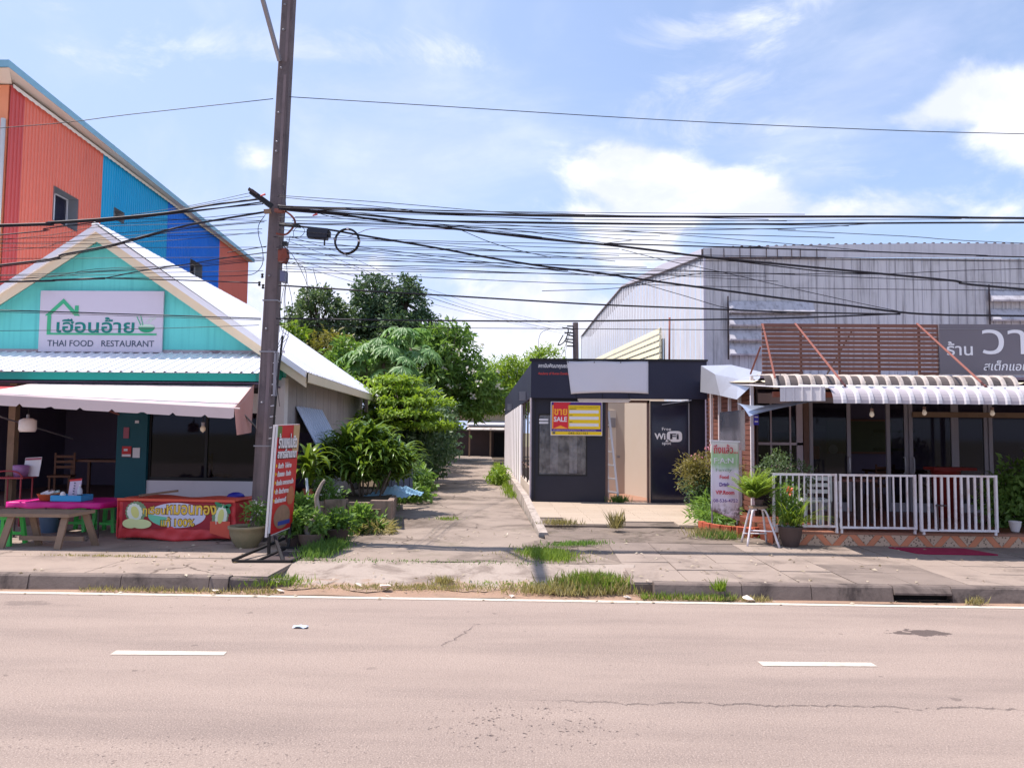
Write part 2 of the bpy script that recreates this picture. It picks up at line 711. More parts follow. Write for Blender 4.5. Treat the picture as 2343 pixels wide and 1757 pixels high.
def ribbed(name, w, l, ribs, h, mat, kind='trap'):
    """A profiled metal sheet: x across 0..w, y along 0..l, ribs standing up in z."""
    mb = MB()
    p = w / ribs
    prof = []
    for k in range(ribs):
        if kind == 'trap':
            prof += [(k * p, 0), (k * p + .40 * p, 0), (k * p + .46 * p, h), (k * p + .60 * p, h), (k * p + .66 * p, 0)]
        elif kind == 'wave':
            prof += [(k * p + p * i / 6, h * (0.5 - 0.5 * math.cos(2 * math.pi * i / 6))) for i in range(6)]
        else:
            prof += [(k * p, 0), (k * p + .03 * p, h), (k * p + .13 * p, h), (k * p + .16 * p, 0)]
    prof.append((w, 0))
    vs = [(x, 0, z) for x, z in prof] + [(x, l, z) for x, z in prof]
    n = len(prof)
    mb.add(vs, [(i, i + 1, i + 1 + n, i + n) for i in range(n - 1)])
    mb.add([(0, 0, -.012), (w, 0, -.012), (w, l, -.012), (0, l, -.012)], [(3, 2, 1, 0)])
    return mb.mesh(name, mat)


def asphalt():
    t = NT('sun bleached asphalt')
    v = t.geo()
    c1, c2 = lin((146, 130, 120)), lin((160, 144, 133))
    col = t.mix(t.noise(v, 0.55, 6, 0.65), c1, c2)
    col = t.mix(t.math('MULTIPLY', t.ramp(t.noise(t.geo((0.25, 1.6, 1)), 0.9, 5, 0.6), 0.40, 0.72), 0.5), col, lin((116, 104, 98)))
    sp = t.noise(v, 95, 3, 0.65)
    col = t.mix(t.math('MULTIPLY', t.ramp(sp, 0.50, 0.66), 0.5), col, lin((196, 178, 166)))
    col = t.mix(t.math('MULTIPLY', t.ramp(t.noise(v, 60, 3, 0.7), 0.54, 0.70), 0.55), col, lin((96, 84, 78)))
    xyz = t.n('ShaderNodeSeparateXYZ')
    t.link(v, xyz.inputs[0])
    X, Y = xyz.outputs[0], xyz.outputs[1]

    def spot(cx, cy, a, b, amp, scale):
        dx = t.math('POWER', t.math('DIVIDE', t.math('SUBTRACT', X, cx), a), 2.0)
        dy = t.math('POWER', t.math('DIVIDE', t.math('SUBTRACT', Y, cy), b), 2.0)
        return t.math('ADD', t.math('ADD', dx, dy), t.math('MULTIPLY', t.math('SUBTRACT', t.noise(v, scale, 4, 0.6), 0.5), amp))
    oil = t.math('SUBTRACT', 1.0, t.ramp(spot(3.55, 7.27, 0.28, 0.13, 5.0, 7.0), 0.55, 0.8))
    col = t.mix(t.math('MULTIPLY', oil, 0.75), col, lin((62, 52, 52)))
    for cx, cy, a, b, amp, sc_, k in ((-5.2, 7.9, .3, .12, 4, 6, .3), (4.2, 6.6, .06, .04, 1, 9, .6), (3.9, 5.95, .05, .03, 1, 9, .6), (-.75, 4.2, .07, .03, 1, 9, .7), (5.0, 7.7, .05, .03, 1, 9, .6)):
        s = t.math('SUBTRACT', 1.0, t.ramp(spot(cx, cy, a, b, amp, sc_), 0.4, 1.2))
        col = t.mix(t.math('MULTIPLY', s, k), col, lin((70, 62, 62)))
    for ty in (4.75, 5.75, 6.85, 7.75):
        tr = t.math('SUBTRACT', 1.0, t.ramp(t.math('ABSOLUTE', t.math('SUBTRACT', t.math('ADD', Y, t.math('MULTIPLY', t.math('SUBTRACT', t.noise(t.geo((.3, .3, 0)), 1.5, 3, .5), .5), .5)), ty), 0), 0.05, 0.34))
        col = t.mix(t.math('MULTIPLY', t.math('MULTIPLY', tr, t.ramp(t.noise(t.geo((.6, 2, 1)), 2.5, 6, .65), .25, .7)), .2), col, lin((112, 100, 94)))
    drips = t.math('MULTIPLY', t.ramp(t.noise(v, 7.0, 2, .4), .70, .74), t.ramp(t.noise(v, .9, 2, .5), .48, .6))
    col = t.mix(t.math('MULTIPLY', drips, .45), col, lin((84, 74, 70)))
    # ravelled pits in the wheel track and the long seam crack
    vo = t.n('ShaderNodeTexVoronoi', feature='F1')
    vo.inputs['Scale'].default_value = 30
    dst = t.n('ShaderNodeMix', data_type='VECTOR')
    dst.inputs[0].default_value = .06
    nzz = t.n('ShaderNodeTexNoise')
    nzz.inputs['Scale'].default_value = 14
    t.link(v, nzz.inputs['Vector'])
    t.link(v, dst.inputs[4])
    t.link(nzz.outputs['Color'], dst.inputs[5])
    t.link(dst.outputs[1], vo.inputs['Vector'])
    pits = t.math('MULTIPLY', t.math('SUBTRACT', 1.0, t.ramp(vo.outputs['Distance'], 0.10, 0.34)), t.ramp(t.noise(v, 11, 4, .7), .42, .62))
    zone = t.math('SUBTRACT', 1.0, t.ramp(spot(0.0, 4.85, 0.75, 0.42, 2.6, 2.2), 0.2, 1.3))
    zone2 = t.math('SUBTRACT', 1.0, t.ramp(spot(-2.0, 4.4, 1.6, 0.25, 2.6, 2.2), 0.2, 1.3))
    pit = t.math('MULTIPLY', pits, t.math('MAXIMUM', zone, t.math('MULTIPLY', zone2, 0.5)))
    col = t.mix(t.math('MULTIPLY', pit, 0.6), col, lin((84, 70, 70)))
    wob = t.math('MULTIPLY', t.math('SUBTRACT', t.noise(t.geo((1, 0, 0)), 2.2, 6, 0.65), 0.5), 0.35)
    line = t.math('ABSOLUTE', t.math('SUBTRACT', t.math('ADD', Y, wob), 5.30), 0)
    crack = t.math('MULTIPLY', t.math('SUBTRACT', 1.0, t.ramp(line, 0.006, 0.016)), t.ramp(X, -0.3, 0.8))
    crack = t.math('MULTIPLY', crack, t.ramp(t.noise(v, 9, 3, .6), .3, .55))
    wob2 = t.math('MULTIPLY', t.math('SUBTRACT', t.noise(t.geo((0, 1, 0)), 3.2, 6, 0.65), 0.5), 0.4)
    line2 = t.math('ABSOLUTE', t.math('SUBTRACT', t.math('ADD', t.math('MULTIPLY', t.math('SUBTRACT', Y, 6.9), -0.3), t.math('ADD', X, wob2)), -0.62), 0)
    crack2 = t.math('MULTIPLY', t.math('SUBTRACT', 1.0, t.ramp(line2, 0.005, 0.014)), t.math('MULTIPLY', t.ramp(Y, 6.5, 6.7), t.math('SUBTRACT', 1.0, t.ramp(Y, 7.1, 7.3))))
    crack = t.math('MAXIMUM', crack, t.math('MULTIPLY', crack2, .7))
    col = t.mix(t.math('MULTIPLY', crack, 0.5), col, lin((84, 73, 70)))
    t.link(col, t.b.inputs['Base Color'])
    t.b.inputs['Roughness'].default_value = 0.85
    t.b.inputs['Specular IOR Level'].default_value = 0.25
    h = t.math('SUBTRACT', t.math('ADD', t.noise(v, 70, 4, 0.7), t.math('MULTIPLY', t.noise(v, 18, 3, .6), .6)), t.math('ADD', t.math('MULTIPLY', pit, 2.0), t.math('MULTIPLY', crack, 2.0)))
    t.bump(h, 0.8, 0.014)
    return t.m


def concrete(name, c1, c2, stain, amount=0.6, moss=None, scale=0.8, cracks=True):
    if name in _M:
        return _M[name]
    t = NT(name)
    v = t.geo()
    col = t.mix(t.noise(v, scale * 2.2, 8, 0.65), lin(c1), lin(c2))
    col = t.mix(t.math('MULTIPLY', t.ramp(t.noise(v, scale, 8, 0.7, 0.6), 0.45, 0.68), amount), col, lin(stain))
    if moss:
        col = t.mix(t.math('MULTIPLY', t.ramp(t.noise(v, scale * 1.7, 8, 0.7, 0.3), 0.55, 0.75), 0.55), col, lin(moss))
    col = t.mix(t.math('MULTIPLY', t.ramp(t.noise(v, 55, 3, 0.65), 0.56, 0.72), 0.35), col, tuple(x * .5 for x in lin(c1)))
    h = t.noise(v, 26, 6, 0.68)
    if cracks:
        vo = t.n('ShaderNodeTexVoronoi', feature='DISTANCE_TO_EDGE')
        vo.inputs['Scale'].default_value = 0.55
        dv = t.n('ShaderNodeVectorMath', operation='ADD')
        nz = t.n('ShaderNodeTexNoise')
        nz.inputs['Scale'].default_value = 2.5
        nz.inputs['Detail'].default_value = 6
        t.link(v, nz.inputs['Vector'])
        sc_ = t.n('ShaderNodeVectorMath', operation='SCALE')
        sc_.inputs['Scale'].default_value = 0.5
        t.link(nz.outputs['Color'], sc_.inputs[0])
        t.link(v, dv.inputs[0])
        t.link(sc_.outputs[0], dv.inputs[1])
        t.link(dv.outputs[0], vo.inputs['Vector'])
        cr = t.math('MULTIPLY', t.math('SUBTRACT', 1.0, t.ramp(vo.outputs['Distance'], 0.004, 0.014)), t.ramp(t.noise(v, 0.7, 3, .5), .45, .6))
        col = t.mix(t.math('MULTIPLY', cr, 0.7), col, lin((70, 60, 52)))
        h = t.math('SUBTRACT', h, t.math('MULTIPLY', cr, 1.5))
    t.link(col, t.b.inputs['Base Color'])
    t.b.inputs['Roughness'].default_value = 0.9
    t.b.inputs['Specular IOR Level'].default_value = 0.2
    t.bump(h, 0.4, 0.012)
    _M[name] = t.m
    return t.m


rnd = random.Random(11)
m_pave = concrete('pavement concrete', (160, 144, 132), (142, 128, 118), (108, 97, 90), 0.6)
m_alley = concrete('alley concrete', (156, 142, 130), (126, 113, 103), (84, 74, 66), 0.85, (82, 82, 54), 0.7)  # stain tone deepened for dirt and for painted shadow contrast together
m_kerb = concrete('kerb concrete', (134, 121, 113), (98, 87, 82), (54, 48, 47), 0.9, None, 1.6, False)
m_rough = concrete('broken concrete', (134, 120, 110), (104, 94, 86), (70, 64, 56), 0.8, (86, 84, 52), 1.6)
m_dirt = M('brown verge dirt', (158, 130, 110), 0.95, 0.25, 2.2, 0.6, (124, 106, 88), bump=0.6, fine=0.5)
m_earth = M('garden earth', (92, 78, 62), 0.95, 0.3, 1.2, 0.6, (66, 70, 42), bump=0.5, fine=.4)

mb = MB()
mb.face((-900, -300, -0.03), (900, -300, -0.03), (900, 1500, -0.03), (-900, 1500, -0.03))
struct(mb.build('ground', M('far ground', (104, 98, 72), 0.95, 0.3, 0.2, 0.5, (70, 84, 46))))
mb = MB().grid(60, 10, lambda u, v: (-60 + 120 * u, -12 + 20.5 * v, 0.0))
struct(mb.build('road', asphalt()))
m_line = M('worn white road paint', (206, 195, 180), 0.7, 0.08, 14, 0.75, (170, 154, 142), fine=0.6)
mb = MB()
mb.face((-60, 8.33, 0.004), (60, 8.33, 0.004), (60, 8.435, 0.004), (-60, 8.435, 0.004))
struct(mb.build('edge_line', m_line))
for x in (-3.345, 1.815):
    struct(MB().face((x, 6.165, 0.004), (x + .90, 6.2, 0.004), (x + .89, 6.3, 0.004), (x - .01, 6.28, 0.004)).build('lane_dash', m_line))


def drive_mat():
    t = NT('driveway crust')
    v = t.geo()
    col = t.mix(t.noise(v, 1.6, 8, 0.68), lin((170, 156, 145)), lin((138, 125, 114)))
    col = t.mix(t.math('MULTIPLY', t.ramp(t.noise(v, 1.1, 8, 0.72, 0.8), 0.47, 0.62), 0.8), col, lin((112, 98, 88)))
    s = t.n('ShaderNodeSeparateXYZ')
    t.link(v, s.inputs[0])
    lip = t.math('ADD', t.math('SUBTRACT', 1.0, t.ramp(s.outputs[1], 8.7, 9.5)), t.math('MULTIPLY', t.math('SUBTRACT', t.noise(v, 3.5, 8, 0.7, .5), 0.5), 2.4))
    col = t.mix(t.math('MULTIPLY', t.ramp(lip, 0.5, 0.85), .85), col, lin((150, 124, 104)))
    vo = t.n('ShaderNodeTexVoronoi', feature='DISTANCE_TO_EDGE')
    vo.inputs['Scale'].default_value = 3.2
    t.link(v, vo.inputs['Vector'])
    cr = t.math('MULTIPLY', t.math('SUBTRACT', 1.0, t.ramp(vo.outputs['Distance'], 0.01, 0.05)), t.math('MULTIPLY', t.ramp(t.noise(v, 1.3, 4, .6), .48, .6), t.math('SUBTRACT', 1.0, t.ramp(s.outputs[1], 8.9, 9.4))))
    col = t.mix(t.math('MULTIPLY', cr, 0.75), col, lin((104, 82, 66)))
    t.link(col, t.b.inputs['Base Color'])
    t.b.inputs['Roughness'].default_value = 0.92
    t.bump(t.math('SUBTRACT', t.noise(v, 20, 7, 0.7), t.math('MULTIPLY', cr, 1.2)), 0.7, 0.02)
    return t.m


def noisy(x, y, s=1.0):
    return s * (math.sin(x * 3.1 + y * 1.7) * .5 + math.sin(x * 7.3 - y * 5.1 + 1.3) * .3 + math.sin(x * 1.3 + y * 9.7 + 4) * .25)


# dirt and gravel strip between the road and the driveway, then the driveway and the alley
mb = MB().grid(70, 10, lambda u, v: (-15 + 30 * u, 8.44 + .5 * v, 0.006 + .02 * v + .008 * noisy(30 * u, v * 4)))
struct(mb.build('verge', m_dirt))
mb = MB().grid(40, 10, lambda u, v: (-3.25 + 4.55 * u + .12 * noisy(u * 5, v), 8.72 + 1.1 * v + (.14 * noisy(u * 9, 1) if v == 0 else 0), 0.022 + .135 * (3 * v * v - 2 * v ** 3) + .006 * noisy(u * 6, v * 5)))
struct(mb.build('driveway', drive_mat()))


def alley_pt(u, v):
    y = 9.8 + 54 * v ** 1.6
    xl = -3.05 if y < 13 else -3.05 - 0.085 * (y - 13)
    xr = 0.30 - 0.072 * (y - 9.8) + (.9 * max(0, 1 - (y - 9.8) / 2.4))
    return (xl + (xr - xl) * u, y, 0.157 + .012 * noisy(u * 5, y * .8) * (1 if .02 < u < .98 else 0))


struct(MB().grid(16, 70, alley_pt).build('alley', m_alley))
mb = MB().face((-40, 8.9, 0.02), (40, 8.9, 0.02), (40, 15.0, 0.10), (-40, 15, 0.10)).face((-60, 15.0, 0.10), (60, 15.0, 0.10), (60, 90, 0.12), (-60, 90, 0.12))
struct(mb.build('earth_ground', m_earth))

# pavements: separate slabs on a base, kerb stones in front
m_slab = concrete('paving slabs', (158, 143, 132), (138, 125, 115), (100, 90, 83), 0.75, None, 0.9, False)
m_slab_dark = concrete('patched slabs', (138, 125, 116), (120, 108, 100), (92, 83, 78), 0.6, None, 1.1, False)
pl = struct(MB().box(-16, 8.70, 0.02, -2.95, 14.0, 0.128).build('pavement', m_rough))
pr_ = struct(MB().box(1.12, 8.70, 0.02, 16, 11.78, 0.128).build('pavement', m_rough))


def slabs(xs, ys, parent, dark=()):
    for i, (a, b) in enumerate(zip(xs, xs[1:])):
        for j, (c, d) in enumerate(zip(ys, ys[1:])):
            g = .005
            dz = rnd.uniform(-.004, .004)
            t = [rnd.uniform(-.003, .003) for _ in range(4)]
            q = MB().add([(a + g, c + g, .12), (b - g, c + g, .12), (b - g, d - g, .12), (a + g, d - g, .12), (a + g, c + g, .152 + dz + t[0]), (b - g, c + g, .152 + dz + t[1]), (b - g, d - g, .152 + dz + t[2]), (a + g, d - g, .152 + dz + t[3])],
                         [(4, 5, 6, 7), (0, 1, 5, 4), (1, 2, 6, 5), (2, 3, 7, 6), (3, 0, 4, 7)])
            q.build('slab', m_slab_dark if (i, j) in dark else (m_slab if parent is pr_ else m_pave), parent)


slabs([-16, -13.5, -11, -8.6, -6.95, -5.1, -2.96], [8.71, 9.86, 11.6, 13.99], pl)
slabs([1.15 + .62 * k for k in range(20)], [8.71, 9.5, 10.05, 10.72, 11.77], pr_, {(4, 0), (5, 0), (4, 1), (5, 1), (0, 3), (1, 3), (2, 3)})
kl = struct(MB().box(-16, 8.60, -.02, -3.4, 8.69, 0.08).build('kerb', m_kerb))
kr = struct(MB().box(1.4, 8.60, -.02, 3.9, 8.69, 0.08).build('kerb', m_kerb))


def kerb_stone(x0, x1, parent, z1=.165, z0=-.01, y0=8.54, y1=8.705, dy=0.0):
    mb = MB()
    c = .018
    prof = [(y0, z0), (y1, z0), (y1, z1), (y0 + .03 + c, z1), (y0 + .03, z1 - c), (y0, z0 + .02)]
    mb.prism([(x0 + .004, y, z) for y, z in prof], (x1 - x0 - .008, 0, 0))
    for i, p in enumerate(mb.v):
        if dy and p[0] > (x0 + x1) / 2:
            mb.v[i] = (p[0], p[1] + dy, p[2] - abs(dy) * .25)
    mb.build('kerb_stone', m_kerb, parent)


x = -16.0
while x < -3.5:
    w = rnd.uniform(.9, 1.3)
    kerb_stone(x, min(x + w, -3.35), kl, .165 + rnd.uniform(-.004, .004), y0=8.54 + rnd.uniform(-.006, .006))
    x += w
kerb_stone(-3.35, -2.75, kl, .15, y0=8.56, dy=.22)
for a, b in ((1.35, 2.3), (2.3, 3.05), (3.05, 3.93), (4.55, 5.5), (5.5, 6.5), (6.5, 7.6), (7.6, 9), (9, 11), (11, 14)):
    kerb_stone(a, b, kr, .168 + rnd.uniform(-.005, .005), y0=8.54 + rnd.uniform(-.006, .006))
kerb_stone(3.93, 4.55, kr, .172, .085)
MB().box(3.95, 8.56, -.01, 4.53, 8.58, .02).box(3.93, 8.66, -.012, 4.55, 8.69, .086).build('drain_inlet', M('drain shadow black', (22, 20, 20), 0.95), kr)

# tiled apron in front of the black shop, broken concrete below it
ap = struct(MB().box(0.12, 13.5, 0.05, 3.6, 17.85, 0.195).build('apron', m_rough))
m_tile = M('cream apron tile', (176, 160, 142), 0.6, 0.06, 3, 0.28, (150, 128, 108), rnd=0.045, fine=.15)
tile_me = MB().box(-.243, -.243, -.012, .243, .243, .012).mesh('tile', m_tile)
for i in range(8):
    for j in range(9):
        cx, cy = .37 + .49 * i - .05 * j * .49, 13.82 + .49 * j
        if cx < .12 or cx > 3.75 or (j == 0 and i in (0, 3, 4)) or (j == 1 and i == 0):
            continue
        place('tile', tile_me, ap, loc=(cx, cy, .203))
mb = MB().grid(26, 26, lambda u, v: (0.22 + 3.4 * u, 11.75 + 2.1 * v, .158 + .03 * noisy(u * 6, v * 7, .8) * (1 - abs(2 * v - 1)) + .03 * max(0, v - .7)))
struct(mb.build('broken_concrete', m_rough))
mb = MB().grid(14, 12, lambda u, v: (0.05 + 1.1 * u, 9.9 + 1.9 * v, .152 + .016 * noisy(u * 4, v * 5)))
struct(mb.build('grassy_strip', m_rough))

# low wall along the alley beside the shop
mb = MB()
n = 26
for k in range(n):
    y0, y1 = 12.5 + k * .62, 12.5 + (k + 1) * .62
    z0, z1 = [.19 + .19 * min(1, (y - 12.5) / 5) + .012 * noisy(y, 0) for y in (y0, y1)]
    xa, xb = AX(.12, 12.5, y0), AX(.12, 12.5, y1)
    mb.add([(xa, y0, .1), (xa + .16, y0, .1), (xb + .16, y1, .1), (xb, y1, .1), (xa + .01, y0, z0), (xa + .15, y0, z0), (xb + .15, y1, z1), (xb + .01, y1, z1)],
           [(4, 5, 6, 7), (0, 4, 7, 3), (1, 2, 6, 5)] + ([(0, 1, 5, 4)] if k == 0 else []) + ([(3, 7, 6, 2)] if k == n - 1 else []))
tag(mb.build('low_wall', M('mossy low wall', (172, 160, 150), 0.9, 0.15, 2.5, 0.85, (70, 64, 58), 0.7, 0.4)), 'low stained concrete wall running along the alley beside the black shop', 'wall')

# =================================================================== TALL COLOURED BUILDING (far left)
m_red = M('red cladding', (228, 122, 100), 0.5, 0.05, 0.5, 0.15, (150, 60, 54))
m_red_shade = M('shaded red cladding', (200, 84, 80), 0.5, 0.05, 0.5, 0.15, (140, 50, 48))  # the red cladding darkened to put in the shading near the corner
m_sky = M('sky blue cladding', (16, 164, 212), 0.5, 0.05, 0.5, 0.12, (10, 110, 140))
m_blue = M('strong blue cladding', (4, 120, 222), 0.5, 0.05, 0.5, 0.12, (10, 70, 140))
m_orange = M('orange render', (240, 152, 112), 0.7, 0.06, 0.8, 0.2, (200, 110, 80))
m_soffit = M('cream soffit', (226, 214, 200), 0.7, 0.05, 2)
m_fascia = M('pale blue roof trim', (130, 178, 198), 0.45, 0.06, 2, 0.2, (90, 130, 150))
m_grey = M('grey window steel', (132, 136, 142), 0.5, 0.06, 2, .2, (100, 100, 104))
m_dkglass = M('dark window glass', (34, 34, 54), 0.12, 0.1, 2, spec=0.6)
tb = thing('apartment_building', 'tall building clad in red, sky blue and strong blue ribbed metal', 'building', (-13.6, 19, 0))
WX, WY = -13.51, 19.0
ZT = 10.62


def tall_x(y):
    return AX(WX, WY, y)


def tall_panel(y0, y1, z0, z1, mat, period=.155, name='wall_panel'):
    n = max(1, round((y1 - y0) / period))
    me = ribbed(name, y1 - y0, z1 - z0, n, .025, mat)
    # x runs along the alley, y runs up, z stands out towards +X
    place_m(name, me, tb, frame((tall_x(y0), y0, z0), (-.0662, 1, 0), (0, 0, 1)))


def tall_section(y0, y1, mat, win=None):
    if not win:
        tall_panel(y0, y1, 0, ZT, mat)
        return
    a, b, c, d = win
    tall_panel(y0, a, 0, ZT, mat)
    tall_panel(b, y1, 0, ZT, mat)
    tall_panel(a, b, 0, c, mat)
    tall_panel(a, b, d, ZT, mat)
    dep = .36
    x0, x1 = tall_x(a) + .03, tall_x(b) + .03
    rv = MB()
    for p, q in (((x0, a, c), (x1, b, c)), ((x0, a, d), (x1, b, d))):
        rv.face(p, q, (q[0] - dep, q[1], q[2]), (p[0] - dep, p[1], p[2]))
    for (xx, yy_) in ((x0, a), (x1, b)):
        rv.face((xx, yy_, c), (xx, yy_, d), (xx - dep, yy_, d), (xx - dep, yy_, c))
    w = rv.build('window', m_grey, tb)
    MB().box(x1 - dep - .02, a + .02, c + .02, x1 - dep, b - .02, d - .02).build('pane', m_dkglass, w)
    fr = MB()
    for (p, q) in (((a, c), (b, c)), ((a, d), (b, d)), ((a, c), (a, d)), ((b, c), (b, d)), (((a + b) / 2, c), ((a + b) / 2, d))):
        fr.beam((x1 - dep + .02, p[0], p[1]), (x1 - dep + .02, q[0], q[1]), .05, .05)
    fr.build('frame', M('white window frame', (214, 214, 220), .5), w)


tall_section(19.0, 19.62, m_red_shade)
tall_section(19.62, 23.87, m_red, (21.15, 22.45, 7.68, 8.66))
tall_section(23.87, 29.0, m_sky, (24.7, 25.4, 8.72, 9.1))
tall_section(29.0, 34.9, m_blue, (31.4, 32.75, 8.25, 8.9))
tall_section(34.9, 39.3, m_red)
MB().box(-22, 19.0, 0, -13.56, 19.15, ZT).build('front_wall', m_orange, tb, label='orange front wall')
MB().tube([(-13.62, 18.94, 0), (-13.62, 18.94, 9.7)], .06, 8).build('downpipe', M('white pipe', (226, 220, 214), .5), tb, True)
MB().box(-22, 39.3, 0, -14.9, 39.4, ZT).box(-22, 19.2, 0, -21.9, 39.3, ZT).build('rear_wall', m_red, tb)
# soffit, wavy sheet edge and roof trim
sx = lambda y, o: tall_x(y) + o
MB().add([(sx(18.4, .3), 18.42, ZT + .175), (sx(39.3, .3), 39.3, ZT - .115), (-22, 39.3, ZT - .02), (-22, 18.42, ZT + .02), (sx(19, .02), 19.0, ZT + .02)], [(0, 1, 2, 3), (0, 3, 4)]).build('soffit', m_soffit, tb)
mb = MB()
n = 150
for k in range(n):
    y0, y1 = 18.95 + k * 20.6 / n, 18.95 + (k + 1) * 20.6 / n
    zz = -.035 if k % 2 else -.02
    mb.add([(sx(y0, .09), y0, ZT + zz - .07), (sx(y1, .09), y1, ZT + zz - .07), (sx(y1, .09), y1, ZT), (sx(y0, .09), y0, ZT)], [(0, 1, 2, 3)])
mb.build('sheet_edge', m_soffit, tb)
MB().add([(sx(18.4, .3), 18.4, ZT + .18), (sx(39.4, .3), 39.4, ZT - .12), (sx(39.4, .3), 39.4, ZT + .05), (sx(18.4, .3), 18.4, ZT + .37),
          (-22, 18.4, ZT + .18), (-22, 18.4, ZT + .37), (-22, 39.4, ZT + .05)], [(0, 1, 2, 3), (4, 0, 3, 5), (3, 2, 6, 5)]).build('roof_trim', m_fascia, tb)

# =================================================================== GREY METAL SHED (right, behind)
m_gal = M('weathered galvanised sheet', (198, 196, 198), 0.55, 0.06, 0.8, 0.35, (128, 124, 126), 0.8, 0.0, 0.0, 0.05)
m_gal2 = M('weathered side sheet', (196, 195, 200), 0.55, 0.05, 0.8, 0.2, (140, 138, 146), 0.35, 0.0, 0.0, 0.03)
m_roofpale = M('pale roof flashing', (190, 186, 196), 0.6, 0.06, 1, .2, (150, 146, 156))
m_drk = M('dark rust', (70, 58, 58), .8, .2, 3)
sh = thing('metal_shed', 'large grey ribbed metal shed with arched roofline behind the black shop', 'building', (4.46, 20, 0))
me = ribbed('cladding_sheet', .2225, 6.4, 1, .03, m_gal, 'seam')
k = 0
xx = 4.47
while xx < 15.5:
    place_m('cladding_sheet', me, sh, frame((xx, 20.0, 0), (1, 0, 0), (0, 0, 1)))
    xx += .2245
    k += 1
# side wall: one sheet per stretch, tops cut to the arched roofline
prof = [(20.0, 6.43), (24.3, 6.92), (31.46, 7.8), (38, 7.62), (44.5, 7.33)]


def shed_top(y):
    for (a, za), (b, zb) in zip(prof, prof[1:]):
        if y <= b:
            return za + (zb - za) * (y - a) / (b - a)
    return prof[-1][1]


y = 20.0
step_y = 1.05
while y < 44.4:
    y1 = min(y + step_y, 44.5)
    x0, x1 = AX(4.46, 20, y), AX(4.46, 20, y1)
    mb = MB()
    ribs = 4
    for r in range(ribs):
        ya, yb = y + (y1 - y) * r / ribs, y + (y1 - y) * (r + 1) / ribs - .012
        xa, xb = AX(4.46, 20, ya), AX(4.46, 20, yb)
        off = -.012 if r % 2 else 0
        mb.add([(xa + off, ya, 0), (xb + off, yb, 0), (xb + off, yb, shed_top(yb)), (xa + off, ya, shed_top(ya))], [(0, 3, 2, 1)])
        mb.add([(xb + off, yb, 0), (xb + .012, yb + .012, 0), (xb + .012, yb + .012, shed_top(yb)), (xb + off, yb, shed_top(yb))], [(0, 3, 2, 1)])
    mb.build('side_sheet', m_gal2, sh)
    y = y1
# roof edge band over the side wall and fascia over the front
mb = MB()
for (a, za), (b, zb) in zip(prof, prof[1:]):
    h0, h1 = [{20.0: .2, 24.3: .26, 31.46: .06, 38: .05, 44.5: .05}[q] for q in (a, b)]
    xa, xb = AX(4.40, 20, a), AX(4.40, 20, b)
    mb.add([(xa, a, za), (xb, b, zb), (xb, b, zb + h1), (xa, a, za + h0), (xa + .6, a, za + h0 * .8), (xb + .6, b, zb + h1 * .8), (xa + .6, a, za), (xb + .6, b, zb)],
           [(0, 3, 2, 1), (3, 4, 5, 2), (4, 6, 7, 5)])
mb.build('roof', m_roofpale, sh)
mb = MB()
for k in range(220):
    ya, yb = 20 + k * .111, 20 + k * .111 + .05
    mb.add([(AX(4.39, 20, ya), ya, shed_top(ya) - .07), (AX(4.39, 20, yb), yb, shed_top(yb) - .07), (AX(4.39, 20, yb), yb, shed_top(yb) + .02), (AX(4.39, 20, ya), ya, shed_top(ya) + .02)], [(0, 3, 2, 1)])
o = mb.build('sheet_edge', m_drk, sh)  # dark teeth stand in for the zigzag shadow under the sheet edges
o['kind'] = 'stuff'
mb = MB()
for i in range(24):
    xa, xb = 4.44 + i * .48, 4.44 + (i + 1) * .48
    za, zb = [6.64 + .14 * math.sin(min(1, (q - 4.44) / 8.5) * math.pi * .62) for q in (xa, xb)]
    mb.add([(xa, 19.93, 6.40), (xb, 19.93, 6.40), (xb, 19.93, zb), (xa, 19.93, za), (xa, 20.3, za), (xb, 20.3, zb)], [(0, 1, 2, 3), (3, 2, 5, 4)])
mb.build('fascia', m_gal2, sh)
crest = MB().lathe((0, 0, 0), [(.05, 0), (.045, .03), (.02, .045)], 6).mesh('roof_crest', m_drk)
for i in range(50):
    xx = 5.0 + i * .2245
    place('roof_crest', crest, sh, loc=(xx, 19.99, 6.635 + .14 * math.sin(min(1, (xx - 4.44) / 8.5) * math.pi * .62)))
for i in range(9):
    xx = 4.62 + i * .34 + rnd.uniform(-.08, .08)
    MB().tube([(xx, 19.9, 6.62), (xx, 19.89, 6.36)], .012, 5).build('gutter_bracket', m_drk, sh)
MB().tube([(4.50, 19.9, 6.38), (7.6, 19.9, 6.38)], .018, 5).build('gutter_rod', m_drk, sh)
# louvred vents with rust-black stains on the front
m_louv = M('sooty louvre sheet', (186, 184, 190), .75, .1, 3, .5, (106, 102, 108), .6)
for lx0, lx1, zs in ((5.08, 7.25, (5.12, 4.78, 4.40, 4.02)), (11.75, 13.4, (5.45, 4.95, 4.45))):
    for z in zs:
        MB().prism([(lx0, 19.96, z - .17), (lx0, 19.80, z - .20), (lx0, 19.78, z - .16), (lx0, 19.95, z + .12)], (lx1 - lx0, 0, 0)).build('louvre', m_louv, sh)
    MB().tube([(lx0 - .02, 19.9, zs[-1] - .3), (lx0 - .02, 19.9, zs[0] + .25)], .02, 5).build('vent_edge', m_drk, sh)
MB().beam((4.47, 19.96, 0), (4.47, 19.96, 6.4), .06, .05).build('corner_trim', m_roofpale, sh)
